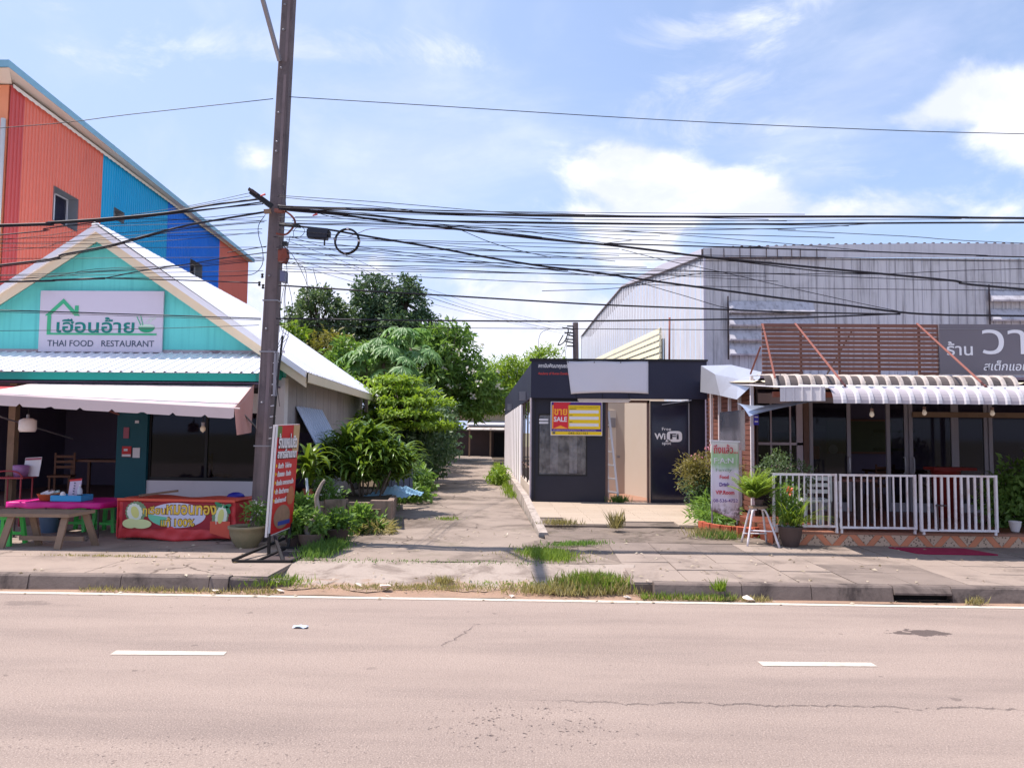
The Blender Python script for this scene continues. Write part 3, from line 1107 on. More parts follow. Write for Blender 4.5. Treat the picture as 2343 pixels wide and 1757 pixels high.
# cream boarded wall in front of the side wall, downpipe
m_cream = M('cream siding', (226, 218, 186), .6, .05, 2, .25, (190, 176, 140), rnd=.02)
for k in range(9):
    z0 = 3.35 + k * .20
    xa, xb = AX(4.30, 20, 24.25), AX(4.30, 20, 39.0)
    MB().add([(xa, 24.25, z0), (xb, 39.0, z0 + .35), (xb, 39.0, z0 + .53), (xa, 24.25, z0 + .18), (xa + .05, 24.25, z0), (xa + .05, 24.25, z0 + .18), (xa - .03, 24.25, z0), (xb - .03, 39, z0 + .35)],
             [(6, 3, 2, 7), (6, 4, 5, 3), (0, 6, 7, 1)]).build('siding_board', m_cream, sh)
MB().tube([(4.12, 23.2, 3.4), (4.14, 23.2, 5.3)], .03, 6).build('downpipe', M('red brown pipe', (120, 62, 56), .6), sh, True)

# =================================================================== THAI RESTAURANT (left)
m_turq = M('turquoise plaster', (108, 214, 208), 0.75, 0.08, 1.2, 0.3, (70, 168, 168), 0.4, 0.15)
m_white = M('white paint', (214, 208, 206), 0.7, 0.05, 2, 0.15, (170, 160, 156))
m_barge = M('cream barge board', (224, 208, 178), 0.65, 0.05, 2, 0.2, (190, 170, 140))
m_metalw = M('white painted roof sheet', (240, 240, 244), 0.38, 0.04, 0.7, 0.10, (196, 192, 196), rnd=.02)
m_teal = M('teal fascia', (20, 150, 136), 0.6, 0.06, 2, .15, (20, 110, 104))
m_tealdk = M('dark teal panel', (12, 84, 96), 0.6, 0.06, 2, .15, (8, 60, 70))
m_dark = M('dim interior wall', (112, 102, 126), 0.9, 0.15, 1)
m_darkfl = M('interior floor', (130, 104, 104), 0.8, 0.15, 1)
m_side = M('grey cement sheet', (168, 160, 160), 0.8, 0.08, 0.8, 0.4, (120, 112, 116), 0.5)
m_glass = glass_mat('dark shop glass', alpha=.5)
m_wood = M('weathered wood', (140, 116, 96), 0.85, 0.2, 5, 0.4, (90, 74, 62))
m_black = M('black steel', (26, 24, 26), 0.5, 0.1, 3)
m_steel = M('grey steel', (140, 138, 144), 0.45, 0.08, 3, metal=.3)

re_ = thing('restaurant_building', 'turquoise gabled restaurant with white metal roof and open dark front', 'building', (-8.0, 14, .15))
GP, GZ = -8.02, 5.42


def gz(x):
    return GZ - .672 * abs(x - GP)


mb = MB()
mb.prism([(-11.3, 14.0, 2.62), (-4.56, 14.0, 2.62), (-4.56, 14.0, gz(-4.56) - .06), (GP, 14.0, GZ - .06), (-11.3, 14.0, gz(-11.3) - .06)], (0, .12, 0))
mb.build('gable_wall', m_turq, re_)
MB().box(-11.3, 13.985, 3.17, -4.56, 14.0, 3.255).build('skirting_strip', M('peeling grey strip', (176, 166, 172), .9, .15, 3, .9, (110, 78, 82)), re_)
for s, x1 in ((-1, -11.9), (1, -4.07)):
    for nm, mt, y0, y1, dz0, dz1 in (('barge_board', m_barge, 13.72, 13.76, -.20, -.02), ('roof_edge', m_metalw, 13.66, 13.75, -.02, .10)):
        MB().prism([(GP, y0, GZ + dz0), (x1, y0, gz(x1) + dz0), (x1, y0, gz(x1) + dz1), (GP, y0, GZ + dz1)], (0, y1 - y0, 0)).build(nm, mt, re_)
# main roof: right slope of single sheets running ridge to eave, left slope
ue = Vector((-.0662, .9978, 0))
L_r = math.hypot(3.97, 3.97 * .672)
me_r = ribbed('roof_sheet', .76, L_r, 4, .022, m_metalw)
for k in range(13):
    y = 13.72 + .757 * k
    o0 = Vector((AX(-4.05, 13.72, y), y, gz(-4.05) + .09))
    place_m('roof_sheet', me_r, re_, frame(o0, ue, (-3.97, 0, 3.97 * .672)))
MB().grid(1, 1, lambda u, v: (AX(GP, 13.72, 13.72 + 9.8 * u) - 4.0 * v, 13.72 + 9.8 * u, GZ + .09 - .672 * 4.0 * v), (0, 0, -.04)).build('roof_slope', m_metalw, re_)
MB().tube([(GP, 13.66, GZ + .09), (AX(GP, 13.7, 23.5), 23.5, GZ + .09)], .06, 8).build('ridge_cap', m_metalw, re_, True)
MB().add([(-4.03, 13.7, gz(-4.03) - .08), (AX(-4.03, 13.7, 23.5), 23.5, gz(-4.03) - .08), (AX(-4.03, 13.7, 23.5), 23.5, gz(-4.03) + .085), (-4.03, 13.7, gz(-4.03) + .085), (-4.09, 13.7, gz(-4.03) - .08), (AX(-4.09, 13.7, 23.5), 23.5, gz(-4.03) - .08)], [(0, 1, 2, 3), (4, 5, 1, 0)]).build('eave_trim', m_barge, re_)
MB().add([(-4.05, 13.8, gz(-4.05) - .05), (AX(-4.05, 13.7, 23.4), 23.4, gz(-4.05) - .05), (AX(-4.6, 13.7, 23.4), 23.4, gz(-4.6) - .08), (-4.6, 13.8, gz(-4.6) - .08)], [(0, 1, 2, 3)]).build('eave_soffit', m_wood, re_)
# side wall along the alley in upright cement sheets, with an opening near the front
y = 14.14
i = 0
while y < 23.3:
    y1 = min(y + .86, 23.4)
    xa, xb = AX(-4.56, 14, y), AX(-4.56, 14, y1 - .02)
    z0 = 1.75 if 15.0 < (y + y1) / 2 < 16.8 else .12
    MB().add([(xa, y, z0), (xb, y1 - .02, z0), (xb, y1 - .02, 3.12), (xa, y, 3.12), (xa - .04, y, z0), (xb - .04, y1 - .02, z0), (xb - .04, y1 - .02, 3.12), (xa - .04, y, 3.12)],
             [(0, 1, 2, 3), (7, 6, 5, 4), (1, 5, 6, 2), (4, 0, 3, 7), (4, 5, 1, 0)]).build('wall_sheet', m_side, re_)
    y = y1
    i += 1
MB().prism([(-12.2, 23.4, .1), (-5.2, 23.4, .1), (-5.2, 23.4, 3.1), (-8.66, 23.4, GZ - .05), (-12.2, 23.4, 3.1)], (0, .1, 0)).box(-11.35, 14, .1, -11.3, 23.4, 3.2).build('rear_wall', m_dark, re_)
# porch roof sheets and teal fascia
L_p = math.hypot(1.45, .47)
me_p = ribbed('porch_sheet', .74, L_p, 4, .025, m_metalw)
for k in range(10):
    place_m('porch_sheet', me_p, re_, frame((-11.9 + .735 * k, 12.58, 2.735), (1, 0, 0), (0, 1.42, .46)))
MB().box(-11.9, 12.60, 2.60, -4.58, 12.64, 2.725).build('fascia', m_teal, re_)
MB().add([(-4.58, 12.64, 2.6), (-4.58, 14, 2.72), (-4.58, 14, 3.17), (-4.58, 12.64, 2.73)], [(0, 1, 2, 3)]).build('porch_end', m_teal, re_)
MB().box(-11.9, 12.7, 2.56, -4.6, 13.98, 2.585).build('ceiling', m_dark, re_)
MB().box(-4.76, 13.93, .1, -4.52, 14.13, 2.75).build('corner_pilaster', m_white, re_)
# front: low white wall, window band, teal panel, open bay with a step
MB().box(-7.46, 13.94, .12, -4.77, 14.06, .86).build('low_wall', M('lilac white plaster', (224, 216, 222), .8, .05, 1.5, .2, (170, 160, 164)), re_)
MB().box(-7.58, 13.90, .12, -7.02, 14.02, 2.62).build('front_panel', m_tealdk, re_)
wd = MB().box(-7.02, 13.97, .86, -4.77, 14.03, .92).box(-7.02, 13.97, 2.46, -4.77, 14.03, 2.62).box(-5.98, 13.97, .92, -5.93, 14.03, 2.46).box(-7.02, 13.97, .92, -6.98, 14.03, 2.46).box(-4.82, 13.97, .92, -4.77, 14.03, 2.46).build('window', m_black, re_)
MB().box(-6.98, 13.99, .92, -5.98, 14.0, 2.46).build('pane', m_glass, wd)
MB().box(-5.93, 13.99, .92, -4.82, 14.0, 2.46).build('pane', m_glass, wd)
MB().box(-5.25, 13.95, 2.1, -4.84, 13.96, 2.46).build('blind', m_white, wd)
MB().box(-9.06, 13.1, .15, -8.94, 13.22, 2.56).build('post', m_wood, re_)
MB().box(-11.3, 13.0, .14, -7.6, 14.0, .46).build('step', M('brown step', (128, 92, 84), .8, .12, 2, .4, (90, 66, 60)), re_)
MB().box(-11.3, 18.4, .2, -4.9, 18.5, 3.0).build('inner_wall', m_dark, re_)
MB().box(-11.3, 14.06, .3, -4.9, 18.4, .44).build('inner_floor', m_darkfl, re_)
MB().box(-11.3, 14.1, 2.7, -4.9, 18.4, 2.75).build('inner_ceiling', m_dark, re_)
MB().beam((-8.6, 13.4, 2.5), (-7.55, 13.9, 2.05), .03, .03).build('brace', M('pinkish rusty rod', (150, 96, 90), .7), re_)


def sticker(x, z, w, h, y, mat, label, parent=None, name='sticker'):
    o = MB().box(x - w / 2, y - .012, z - h / 2, x + w / 2, y - .002, z + h / 2).build(name, mat, parent)
    return o


m_redp = M('red print', (196, 40, 44), .5, .05)
m_whp = M('white print', (226, 224, 228), .5, .03)
m_pinkp = M('faded pink print', (164, 92, 108), .6, .1)
s1 = thing('notice', 'small red and white notice on the dark teal panel', 'notice', (-7.38, 13.88, 1.38))
sticker(-7.38, 1.38, .17, .19, 13.895, m_redp, '', s1, 'sheet')
MB().box(-7.46, 13.878, 1.29, -7.30, 13.8825, 1.33).build('white_strip', m_whp, s1)
MB().box(-7.43, 13.878, 1.39, -7.36, 13.8825, 1.43).build('white_mark', m_whp, s1)
tag(sticker(-7.20, 1.36, .13, .18, 13.895, m_whp, '', None, 'notice'), 'plain white notice beside the red one on the teal panel', 'notice')
tag(sticker(-7.40, 1.72, .10, .20, 13.895, m_pinkp, '', None, 'notice'), 'faded pink strip notice above the red one on the teal panel', 'notice')
tag(sticker(-7.21, 1.92, .07, .05, 13.895, m_whp, '', None, 'notice'), 'tiny torn white label high on the teal panel', 'notice')

# the sign on the gable
m_signb = M('pale lilac sign board', (206, 200, 214), .6, .05, 1.3, .15, (180, 172, 190))
m_leafg = M('leaf green print', (64, 176, 128), .5, .05)
m_dkgreen = M('deep green print', (0, 124, 116), .5, .05)
m_ink = M('blue grey ink', (70, 84, 104), .5, .05)
sg = thing('restaurant_sign', 'large pale sign board with green house outline and THAI FOOD RESTAURANT lettering', 'sign', (-7.98, 13.94, 3.2))
MB().box(-9.14, 13.93, 3.205, -6.825, 13.965, 4.338).build('board', m_signb, sg)
YS = 13.926
for poly in ([(-9.04, 3.87), (-8.70, 4.19), (-8.70, 4.10), (-8.94, 3.87)], [(-8.70, 4.10), (-8.70, 4.19), (-8.38, 3.87), (-8.48, 3.87)], [(-8.99, 3.87), (-8.92, 3.87), (-8.92, 3.55), (-8.99, 3.55)], [(-8.99, 3.55), (-6.93, 3.55), (-6.93, 3.515), (-8.99, 3.515)], [(-8.48, 3.97), (-8.48, 4.06), (-8.41, 4.06), (-8.41, 3.90)]):
    MB().prism([(x, YS, z) for x, z in poly], (0, -.004, 0)).build('house_outline', m_leafg, sg)
text('เฮือนอ้าย', (-8.08, YS - .001, 3.70), 1.46, .29, m_dkgreen, sg, bold=.018)
text('THAI FOOD   RESTAURANT', (-7.97, YS, 3.36), 2.0, .115, m_ink, sg, bold=.004)
MB().prism([(-7.12 + .155 * math.cos(math.pi + math.pi * k / 12), YS, 3.665 + .10 * math.sin(math.pi + math.pi * k / 12)) for k in range(13)], (0, -.004, 0)).build('bowl_mark', M('bowl green print', (30, 150, 108), .5), sg)
MB().prism([(-7.12 + .15 * math.cos(math.pi * k / 10), YS, 3.672 + .05 * math.sin(math.pi * k / 10)) for k in range(11)], (0, -.003, 0)).build('rice_mark', M('pale print', (196, 224, 206), .5), sg)
for a, b in (((-7.23, 3.70), (-7.31, 3.86)), ((-7.19, 3.70), (-7.24, 3.88))):
    MB().beam((a[0], YS, a[1]), (b[0], YS, b[1]), .012, .012).build('chopstick_mark', m_leafg, sg)
for dx in (-.05, .02):
    MB().tube(smooth_path([(-7.08 + dx, YS, 3.76), (-7.05 + dx, YS, 3.80), (-7.01 + dx, YS, 3.82), (-6.97 + dx, YS, 3.86)]), .006, 4).build('steam_mark', M('pale print', (196, 224, 206)), sg)

# fabric awning
m_canvas = M('greyish pink canvas', (204, 186, 184), .85, .06, 1.4, .3, (176, 156, 154))
m_pinkc = M('pink awning side', (206, 150, 140), .85, .06, 1.4, .2)
aw = thing('fabric_awning', 'long pale canvas awning with scalloped front edge below the teal fascia', 'awning', (-6.3, 11.5, 2.0))
zf = lambda x: 2.09 - .047 * (x + 4.07)
AF = 10.42
MB().grid(40, 12, lambda u, v: ((-8.35 + (4.28) * u) * (1 - v) + (-8.4 + 3.72 * u) * v, AF + 2.4 * v, (zf(-8.35 + 4.28 * u)) * (1 - v) + 2.57 * v - .07 * math.sin(math.pi * v) + .012 * math.sin(u * 40) * v * (1 - v)), (0, 0, -.006)).build('canopy', m_canvas, aw, True)
mb = MB()
nn = 96
for k in range(nn):
    xs = [-8.35 + 4.28 * (k + d) / nn for d in (0, 1)]

    def zb(x):
        t = ((x + 8.35) / .43) % 1
        return zf(x) - .145 + (.045 * max(0, 1 - t / .09) if t < .5 else .045 * max(0, 1 - (1 - t) / .09))
    mb.add([(xs[0], AF - .004, zb(xs[0])), (xs[1], AF - .004, zb(xs[1])), (xs[1], AF, zf(xs[1])), (xs[0], AF, zf(xs[0]))], [(0, 1, 2, 3)])
mb.build('valance', m_canvas, aw)
MB().face((-4.07, AF, zf(-4.07)), (-4.68, 12.82, 2.57), (-4.68, 12.75, 1.75), (-4.12, AF + .25, 1.72)).build('side_panel', m_pinkc, aw)
MB().tube([(-8.4, AF + .02, zf(-8.4)), (-4.0, AF + .02, zf(-4.0))], .014, 6).build('front_bar', m_canvas, aw)
MB().tube([(-4.1, AF + .05, zf(-4.1) - .03), (-4.4, 11.6, 2.05), (-4.72, 13.9, 1.55)], .014, 5).build('arm', m_steel, aw)
MB().tube([(-8.2, AF + .05, zf(-8.2) - .03), (-8.3, 11.6, 2.0), (-8.4, 13.9, 1.6)], .014, 5).build('arm', m_steel, aw)
# second red canopy beyond the left end
o = MB().grid(6, 2, lambda u, v: (-12 + 3.5 * u, 11.8 + 1.0 * v, 2.36 + .15 * v), (0, 0, -.01)).build('red_canopy', M('faded red canvas', (176, 60, 66), .8), None)
tag(o, 'faded red canvas canopy half hidden behind the left end of the pale awning', 'awning')

# =================================================================== BLACK SHOP
m_navy = M('navy black paint', (36, 37, 58), .55, .12, 1.2, .25, (54, 54, 68))
m_navy2 = M('black panel paint', (29, 29, 46), .45, .12, 1.2, .2, (44, 44, 56))
m_rust = M('rusty door frame', (110, 86, 78), .7, .15, 4, .4, (80, 56, 48))
m_inwall = M('cream interior wall', (186, 172, 158), .8, .04, 1, .2, (180, 160, 140))
bs = thing('black_shop', 'single storey black shop with open doorway, tiled apron and dark fascia', 'building', (2, 17.8, .2))
MB().box(-.02, 17.60, 2.587, 3.98, 17.84, 3.45).build('fascia', m_navy, bs)
MB().box(-.06, 17.56, 3.45, 4.0, 17.9, 3.49).build('fascia_cap', m_black, bs)
MB().box(0.0, 17.80, .2, .15, 17.88, 2.587).build('wall_panel', m_navy2, bs)
MB().box(.15, 17.80, .2, 1.28, 17.88, .80).build('wall_panel', m_navy2, bs)
MB().box(.15, 17.80, 2.24, 1.28, 17.88, 2.587).build('wall_panel', m_navy2, bs)
MB().box(1.28, 17.80, .2, 1.70, 17.88, 2.587).build('wall_panel', m_navy2, bs)
MB().box(.06, 17.77, .25, .09, 17.8, 2.56).build('wall_batten', m_black, bs)
w = MB().box(.15, 17.815, .80, 1.28, 17.865, .84).box(.15, 17.815, 2.2, 1.28, 17.865, 2.24).box(.15, 17.815, .84, .18, 17.865, 2.2).box(1.25, 17.815, .84, 1.28, 17.865, 2.2).build('window', m_black, bs)
MB().box(.18, 17.835, .84, 1.25, 17.845, 2.2).build('pane', glass_mat('pale mottled shop glass', alpha=.85, rough=.1, gloss=.6, grey_mix=.45), w)
for x0, x1, c in ((.22, .40, (120, 118, 124)), (.44, .62, (216, 212, 214)), (.66, .84, (116, 114, 122)), (.88, 1.06, (218, 216, 218)), (1.08, 1.24, (134, 132, 138))):
    MB().grid(3, 1, lambda u, v: (x0 + (x1 - x0) * u, 18.02 + .02 * math.sin(u * 6), .86 + 1.2 * v), (0, .006, 0)).build('curtain_strip', M('curtain %d' % c[0], c, .8, .1, 3), w)
MB().box(1.70, 17.79, .2, 1.755, 17.89, 2.56).build('door_jamb', m_rust, bs)
MB().box(2.655, 17.79, .2, 2.71, 17.89, 2.56).build('door_jamb', m_rust, bs)
MB().box(1.70, 17.79, 2.50, 2.71, 17.89, 2.56).build('door_head', m_rust, bs)
dl = MB().box(2.72, 17.76, .22, 3.62, 17.79, .30).box(2.72, 17.76, 2.46, 3.62, 17.79, 2.54).box(2.72, 17.76, .30, 2.76, 17.79, 2.46).box(3.56, 17.76, .30, 3.62, 17.79, 2.46).build('door_leaf', m_navy2, bs, label='dark glass door panel with WiFi sticker')
MB().box(2.76, 17.77, .30, 3.56, 17.78, 2.46).build('pane', m_dkglass, dl)
MB().box(3.62, 17.80, .2, 3.98, 17.88, 2.587).build('wall_panel', m_navy2, bs)
MB().tube([(3.60, 17.73, .25), (3.60, 17.73, 2.5)], .018, 6).build('door_bar', m_steel, bs)
MB().beam((2.98, 17.72, 2.46), (3.62, 17.55, 2.56), .03, .02).build('door_closer', m_steel, bs)
# interior: angled cream wall with a flush door, brown floor, partition behind the window
MB().face((1.2, 17.9, .212), (4.2, 17.9, .212), (4.2, 21.0, .212), (1.2, 21, .212)).build('inner_floor', M('brown floor', (150, 112, 92), .6, .08, 2), bs)
MB().add([(1.72, 20.6, .21), (2.45, 20.4, .21), (3.15, 18.4, .21), (1.72, 20.6, 3.3), (2.45, 20.4, 3.3), (3.15, 18.4, 3.3)], [(0, 1, 4, 3), (1, 2, 5, 4)]).build('inner_wall', m_inwall, bs)
idr = MB().box(1.92, 20.46, .22, 2.36, 20.50, 2.4).build('inner_door', M('pale inner door', (214, 204, 190), .6, .04), bs)
MB().box(2.26, 20.42, 1.15, 2.33, 20.46, 1.2).build('handle', m_steel, idr)
MB().box(2.0, 20.44, 1.95, 2.22, 20.455, 2.2).build('notice', M('grey paper', (150, 148, 150), .8), idr)
MB().box(.02, 18.5, .2, 1.72, 18.56, 3.2).build('partition', M('grey partition', (120, 116, 120), .8, .1), bs)
# side along the alley: dark fascia, white panels, barred opening, rail and lamps
def side_box(name, y0, y1, z0, z1, th, mat, off=0.0, parent=None):
    xa, xb = AX(-.02 + off, 17.8, y0), AX(-.02 + off, 17.8, y1)
    return MB().add([(xa, y0, z0), (xb, y1, z0), (xb, y1, z1), (xa, y0, z1), (xa + th, y0, z0), (xb + th, y1, z0), (xb + th, y1, z1), (xa + th, y0, z1)],
                    [(0, 3, 2, 1), (4, 5, 6, 7), (0, 1, 5, 4), (3, 7, 6, 2), (0, 4, 7, 3), (1, 2, 6, 5)]).build(name, mat, parent or bs)


side_box('side_fascia', 17.86, 37.0, 2.60, 3.40, .1, m_navy)
side_box('corner_post', 17.86, 18.02, .2, 2.6, .1, M('pinkish white post', (206, 192, 196), .6, .06, 3, .4, (140, 90, 84)), -.012)
side_box('side_sill', 18.02, 22.2, .2, .56, .1, m_inwall)
y = 22.2
while y < 36.8:
    side_box('side_panel', y, y + 1.15, .15, 2.6, .08, M('white side panel', (232, 226, 228), .7, .05, 2, .2, (180, 172, 172)))
    side_box('side_mullion', y + 1.15, y + 1.24, .15, 2.6, .09, M('brown mullion', (110, 90, 84), .7), -.01)
    y += 1.24
for yy in (19.3, 20.6, 21.4):
    MB().tube([(AX(0, 17.8, yy), yy, .56), (AX(0, 17.8, yy), yy, 2.6)], .022, 6).build('bar', m_drk, bs)
MB().tube([(AX(0.02, 17.8, 18.1), 18.1, .95), (AX(.02, 17.8, 22.1), 22.1, .95)], .02, 6).build('rail', m_rust, bs)
for yy in (19.7, 28.5):
    xx = AX(-.1, 17.8, yy)
    lp = thing('wall_lamp', 'small caged wall lamp on the alley side of the black fascia, %s' % ('nearer the street corner' if yy < 20 else 'further down the alley'), 'lamp', (xx, yy, 2.62), 'wall lamps on the black fascia')
    MB().box(xx - .10, yy - .07, 2.62, xx + .06, yy + .07, 2.84).build('housing', m_steel, lp)
    for dz in (.05, .10, .15):
        MB().box(xx - .115, yy - .075, 2.62 + dz, xx - .1, yy + .075, 2.635 + dz).build('slat', m_black, lp)
MB().box(2.0, 24, .2, 3.2, 24.1, 3.2).build('rear_wall', m_side, bs)
# lettering, cloth, sale board, wifi
m_ltr = M('white lettering', (226, 224, 226), .5, .03)
m_rltr = M('red lettering', (214, 70, 62), .5, .03)
text('สถาบันพัฒนาคุณธรรม', (.52, 17.597, 3.315), .76, .125, m_ltr, bs, bold=.02)
text('Academy of Human Development', (.56, 17.597, 3.14), .84, .075, m_rltr, bs, bold=.01)
m_cloth = M('white vinyl', (212, 210, 218), .6, .04, 1.5, .12, (186, 182, 190))
cl = thing('cloth_banner', 'blank white vinyl sheet tied over the middle of the black fascia', 'banner', (1.7, 17.57, 2.7))
MB().grid(28, 12, lambda u, v: (.79 + 1.86 * u + .10 * (1 - v) * (1 - u) ** 2, 17.585 - .012 * math.sin(u * 9 + v * 3) * (1 - v) - .006, 2.68 + .757 * v + .03 * (1 - v) * (4 * u * (1 - u)) - .02 * v * math.sin(u * 12) * .4 + .02 * u * (1 - v)), (0, .004, 0)).build('sheet', m_cloth, cl, True)
for x in (.8, 1.4, 2.0, 2.64):
    MB().lathe((x + .02, 17.57, 3.40), [(.012, 0), (.012, .02)], 8).build('eyelet', m_black, cl)
for x in (1.0, 1.6, 2.2):
    MB().tube([(x, 17.575, 2.70), (x + .02, 17.59, 2.6)], .006, 4).build('tie', m_black, cl)
tl = thing('tube_light', 'white tube light fixed under the black fascia above the doorway', 'lamp', (1.6, 17.7, 2.53))
MB().box(1.05, 17.66, 2.53, 2.25, 17.72, 2.582).build('body', m_white, tl)
MB().tube([(1.08, 17.69, 2.515), (2.22, 17.69, 2.515)], .014, 6).build('tube', m_whp, tl)
m_yel = M('yellow print', (236, 200, 16), .45, .04)
m_pur = M('purple print', (70, 34, 130), .45, .05)
m_red3 = M('banner red print', (214, 34, 52), .45, .04)
m_orl = M('orange yellow print', (250, 170, 50), .45, .04)
m_inkd = M('dark olive ink', (86, 74, 30), .5)
sb = thing('sale_board', 'yellow and purple SALE board hanging over the window of the black shop', 'sign', (1.02, 17.7, 1.73))
Y0 = 17.70
MB().box(.433, Y0, 1.734, 1.614, Y0 + .02, 2.51).build('board', m_whp, sb)


def flat(name, x0, z0, x1, z1, mat, lay, parent, y=Y0):
    return MB().box(x0, y - .003 * lay, z0, x1, y - .003 * (lay - 1) - .0005, z1).build(name, mat, parent)


flat('purple_field', .45, 1.83, 1.60, 2.495, m_pur, 1, sb)
flat('yellow_field', .465, 1.885, .84, 2.43, m_orl, 2, sb)
flat('yellow_field', .845, 1.885, 1.572, 2.43, m_yel, 2, sb)
flat('yellow_strip', .45, 1.75, 1.60, 1.825, m_yel, 2, sb)
for z in (2.245, 2.10, 1.945):
    flat('blank_box', .862, z, 1.53, z + .07, m_whp, 3, sb)
MB().prism([(.50, Y0 - .007, 2.49), (.90, Y0 - .007, 2.49), (.83, Y0 - .007, 2.42), (.83, Y0 - .007, 1.89), (.66, Y0 - .007, 1.965), (.49, Y0 - .007, 1.89)], (0, -.004, 0)).build('ribbon', m_red3, sb)
text('ขาย', (.66, Y0 - .012, 2.27), .30, .145, m_orl, sb, bold=.03)
text('SALE', (.655, Y0 - .012, 2.105), .30, .115, m_whp, sb, bold=.025)
text('045-321161', (1.06, Y0 - .007, 1.787), .44, .055, m_inkd, sb, bold=.008)
text('สำนักงานขายทอดตลาด โทรสอบถาม', (.98, Y0 - .004, 1.857), .98, .035, M('lilac ink', (190, 176, 226)), sb, bold=.01)
text('รายละเอียดทรัพย์สิน ติดต่อสอบถามได้ที่', (1.2, Y0 - .007, 2.385), .66, .026, m_inkd, sb)
for z in (2.335, 2.19, 2.04):
    flat('caption_mark', .862, z, .862 + (.16 if z > 2.3 else .07), z + .012, m_inkd, 3, sb)
flat('corner_mark', .475, 1.77, .54, 1.815, m_ink, 3, sb)
for z in (2.0, 2.07):
    tag(MB().box(.17, 17.805, z, .38, 17.814, z + .045).build('window_strip', m_whp, None), 'white strip on the shop window left of the SALE board, %s of two' % ('lower' if z < 2.05 else 'upper'), 'sticker', 'white strips on the shop window')
# wifi sticker on the door panel
wf = thing('wifi_sticker', 'white Free WiFi spot sticker on the dark glass door panel', 'sticker', (3.13, 17.765, 1.6))
YW = 17.758
text('Free', (3.09, YW, 1.905), .205, .07, m_ltr, wf, bold=.005)
text('Wi', (2.94, YW, 1.735), .25, .145, m_ltr, wf, bold=.03)
text('spot', (3.09, YW, 1.565), .205, .08, m_ltr, wf, bold=.005)
rr_ = [(3.27 + .175 * math.copysign(abs(math.cos(a)) ** .5, math.cos(a)), YW, 1.735 + .125 * math.copysign(abs(math.sin(a)) ** .6, math.sin(a))) for a in [2 * math.pi * k / 28 for k in range(28)]]
MB().prism(rr_, (0, -.003, 0)).build('badge', m_ltr, wf)
MB().prism([(3.10, YW, 1.68), (3.06, YW, 1.61), (3.20, YW, 1.62)], (0, -.003, 0)).build('badge_tail', m_ltr, wf)
text('Fi', (3.27, YW - .004, 1.735), .20, .13, m_navy2, wf, bold=.03)
# ladder leaning inside the doorway
ld = thing('ladder', 'pale aluminium ladder leaning in the doorway of the black shop', 'ladder', (1.95, 17.95, .21))
m_alu = M('aluminium', (196, 196, 204), .35, .05, 3, metal=.5)
MB().beam((1.79, 18.02, 2.3), (2.02, 17.96, .215), .045, .06).build('rail', m_alu, ld)
MB().beam((1.77, 18.32, 2.3), (1.83, 18.36, .215), .04, .06).build('rail', m_alu, ld)
for k in range(6):
    t = .1 + .15 * k
    a = Vector((2.02, 17.96, .215)).lerp(Vector((1.79, 18.02, 2.3)), t)
    b = Vector((1.83, 18.36, .215)).lerp(Vector((1.77, 18.32, 2.3)), t)
    MB().beam(a, b, .05, .03).build('rung', m_alu, ld)

# =================================================================== STEAK RESTAURANT (right)
m_brown = M('brown slat stain', (112, 70, 58), .7, .1, 4, .25, (80, 52, 46), rnd=.08)
m_brown2 = M('dark red brown slat', (124, 84, 72), .65, .1, 4, .25, (74, 44, 42), rnd=.08)
m_whpost = M('white post', (214, 208, 212), .6, .05, 3, .3, (170, 140, 130))
m_floor = M('terrace tile floor', (120, 70, 56), .4, .1, 2, .2, (90, 56, 48))
m_rustbar = M('rusty tube', (132, 82, 72), .75, .2, 6, .5, (120, 66, 52))
m_crete = M('cream roof sheet', (206, 194, 170), .6, .08, 1.5, .4, (160, 140, 118))
m_whsheet = M('white corrugated sheet', (196, 194, 198), .5, .06, 2, .35, (170, 164, 168), rnd=.03)
m_stsheet = M('stained corrugated sheet', (186, 176, 168), .7, .12, 3, .7, (96, 86, 80), .4, rnd=.06)
sr = thing('steak_restaurant', 'low restaurant with glass front, brown slat side wall and terrace behind white fence', 'building', (6, 14, .3))
MB().box(3.72, 11.80, .02, 16, 15.2, .345).build('terrace', m_floor, sr)
MB().box(3.68, 11.76, .318, 16, 11.9, .352).build('step_edge', M('brown step edge', (150, 104, 84), .7, .1, 3, .3), sr)
# zig-zag frieze of terracotta and speckled triangles on the plinth
m_terra = M('terracotta tile', (206, 128, 92), .5, .06, 5, .15, (170, 100, 74), rnd=.05)
t_ = NT('speckled tile')
vv = t_.geo()
vo = t_.n('ShaderNodeTexVoronoi', feature='F1')
vo.inputs['Scale'].default_value = 26
t_.link(vv, vo.inputs['Vector'])
t_.link(t_.mix(t_.math('SUBTRACT', 1.0, t_.ramp(vo.outputs['Distance'], .28, .36)), lin((196, 164, 138)), lin((112, 84, 66))), t_.b.inputs['Base Color'])
t_.b.inputs['Roughness'].default_value = .5
m_speck = t_.m
zA, zB, per = .155, .315, .50


def tile_poly(name, poly, mat):
    return MB().prism([(x, 0, z) for x, z in poly], (0, .012, 0)).mesh(name, mat)


g = .006
meT = [tile_poly('tile', [(0, zB), (.11, zB), (.25, zA), (.14, zA)], m_terra),
       tile_poly('tile', [(.11 + g, zB), (.39 - g, zB), (.25, zA + g)], m_speck),
       tile_poly('tile', [(.39, zB), (.50, zB), (.36, zA), (.25, zA)], m_terra),
       tile_poly('tile', [(-.14 + g, zA), (.14 - g, zA), (0, zB - g)], m_speck)]
MB().box(3.72, 11.772, .1, 16, 11.80, .318).build('plinth', m_crete, sr)
for k in range(16):
    for me in meT:
        place('tile', me, sr, loc=(3.76 + per * k, 11.76, 0))
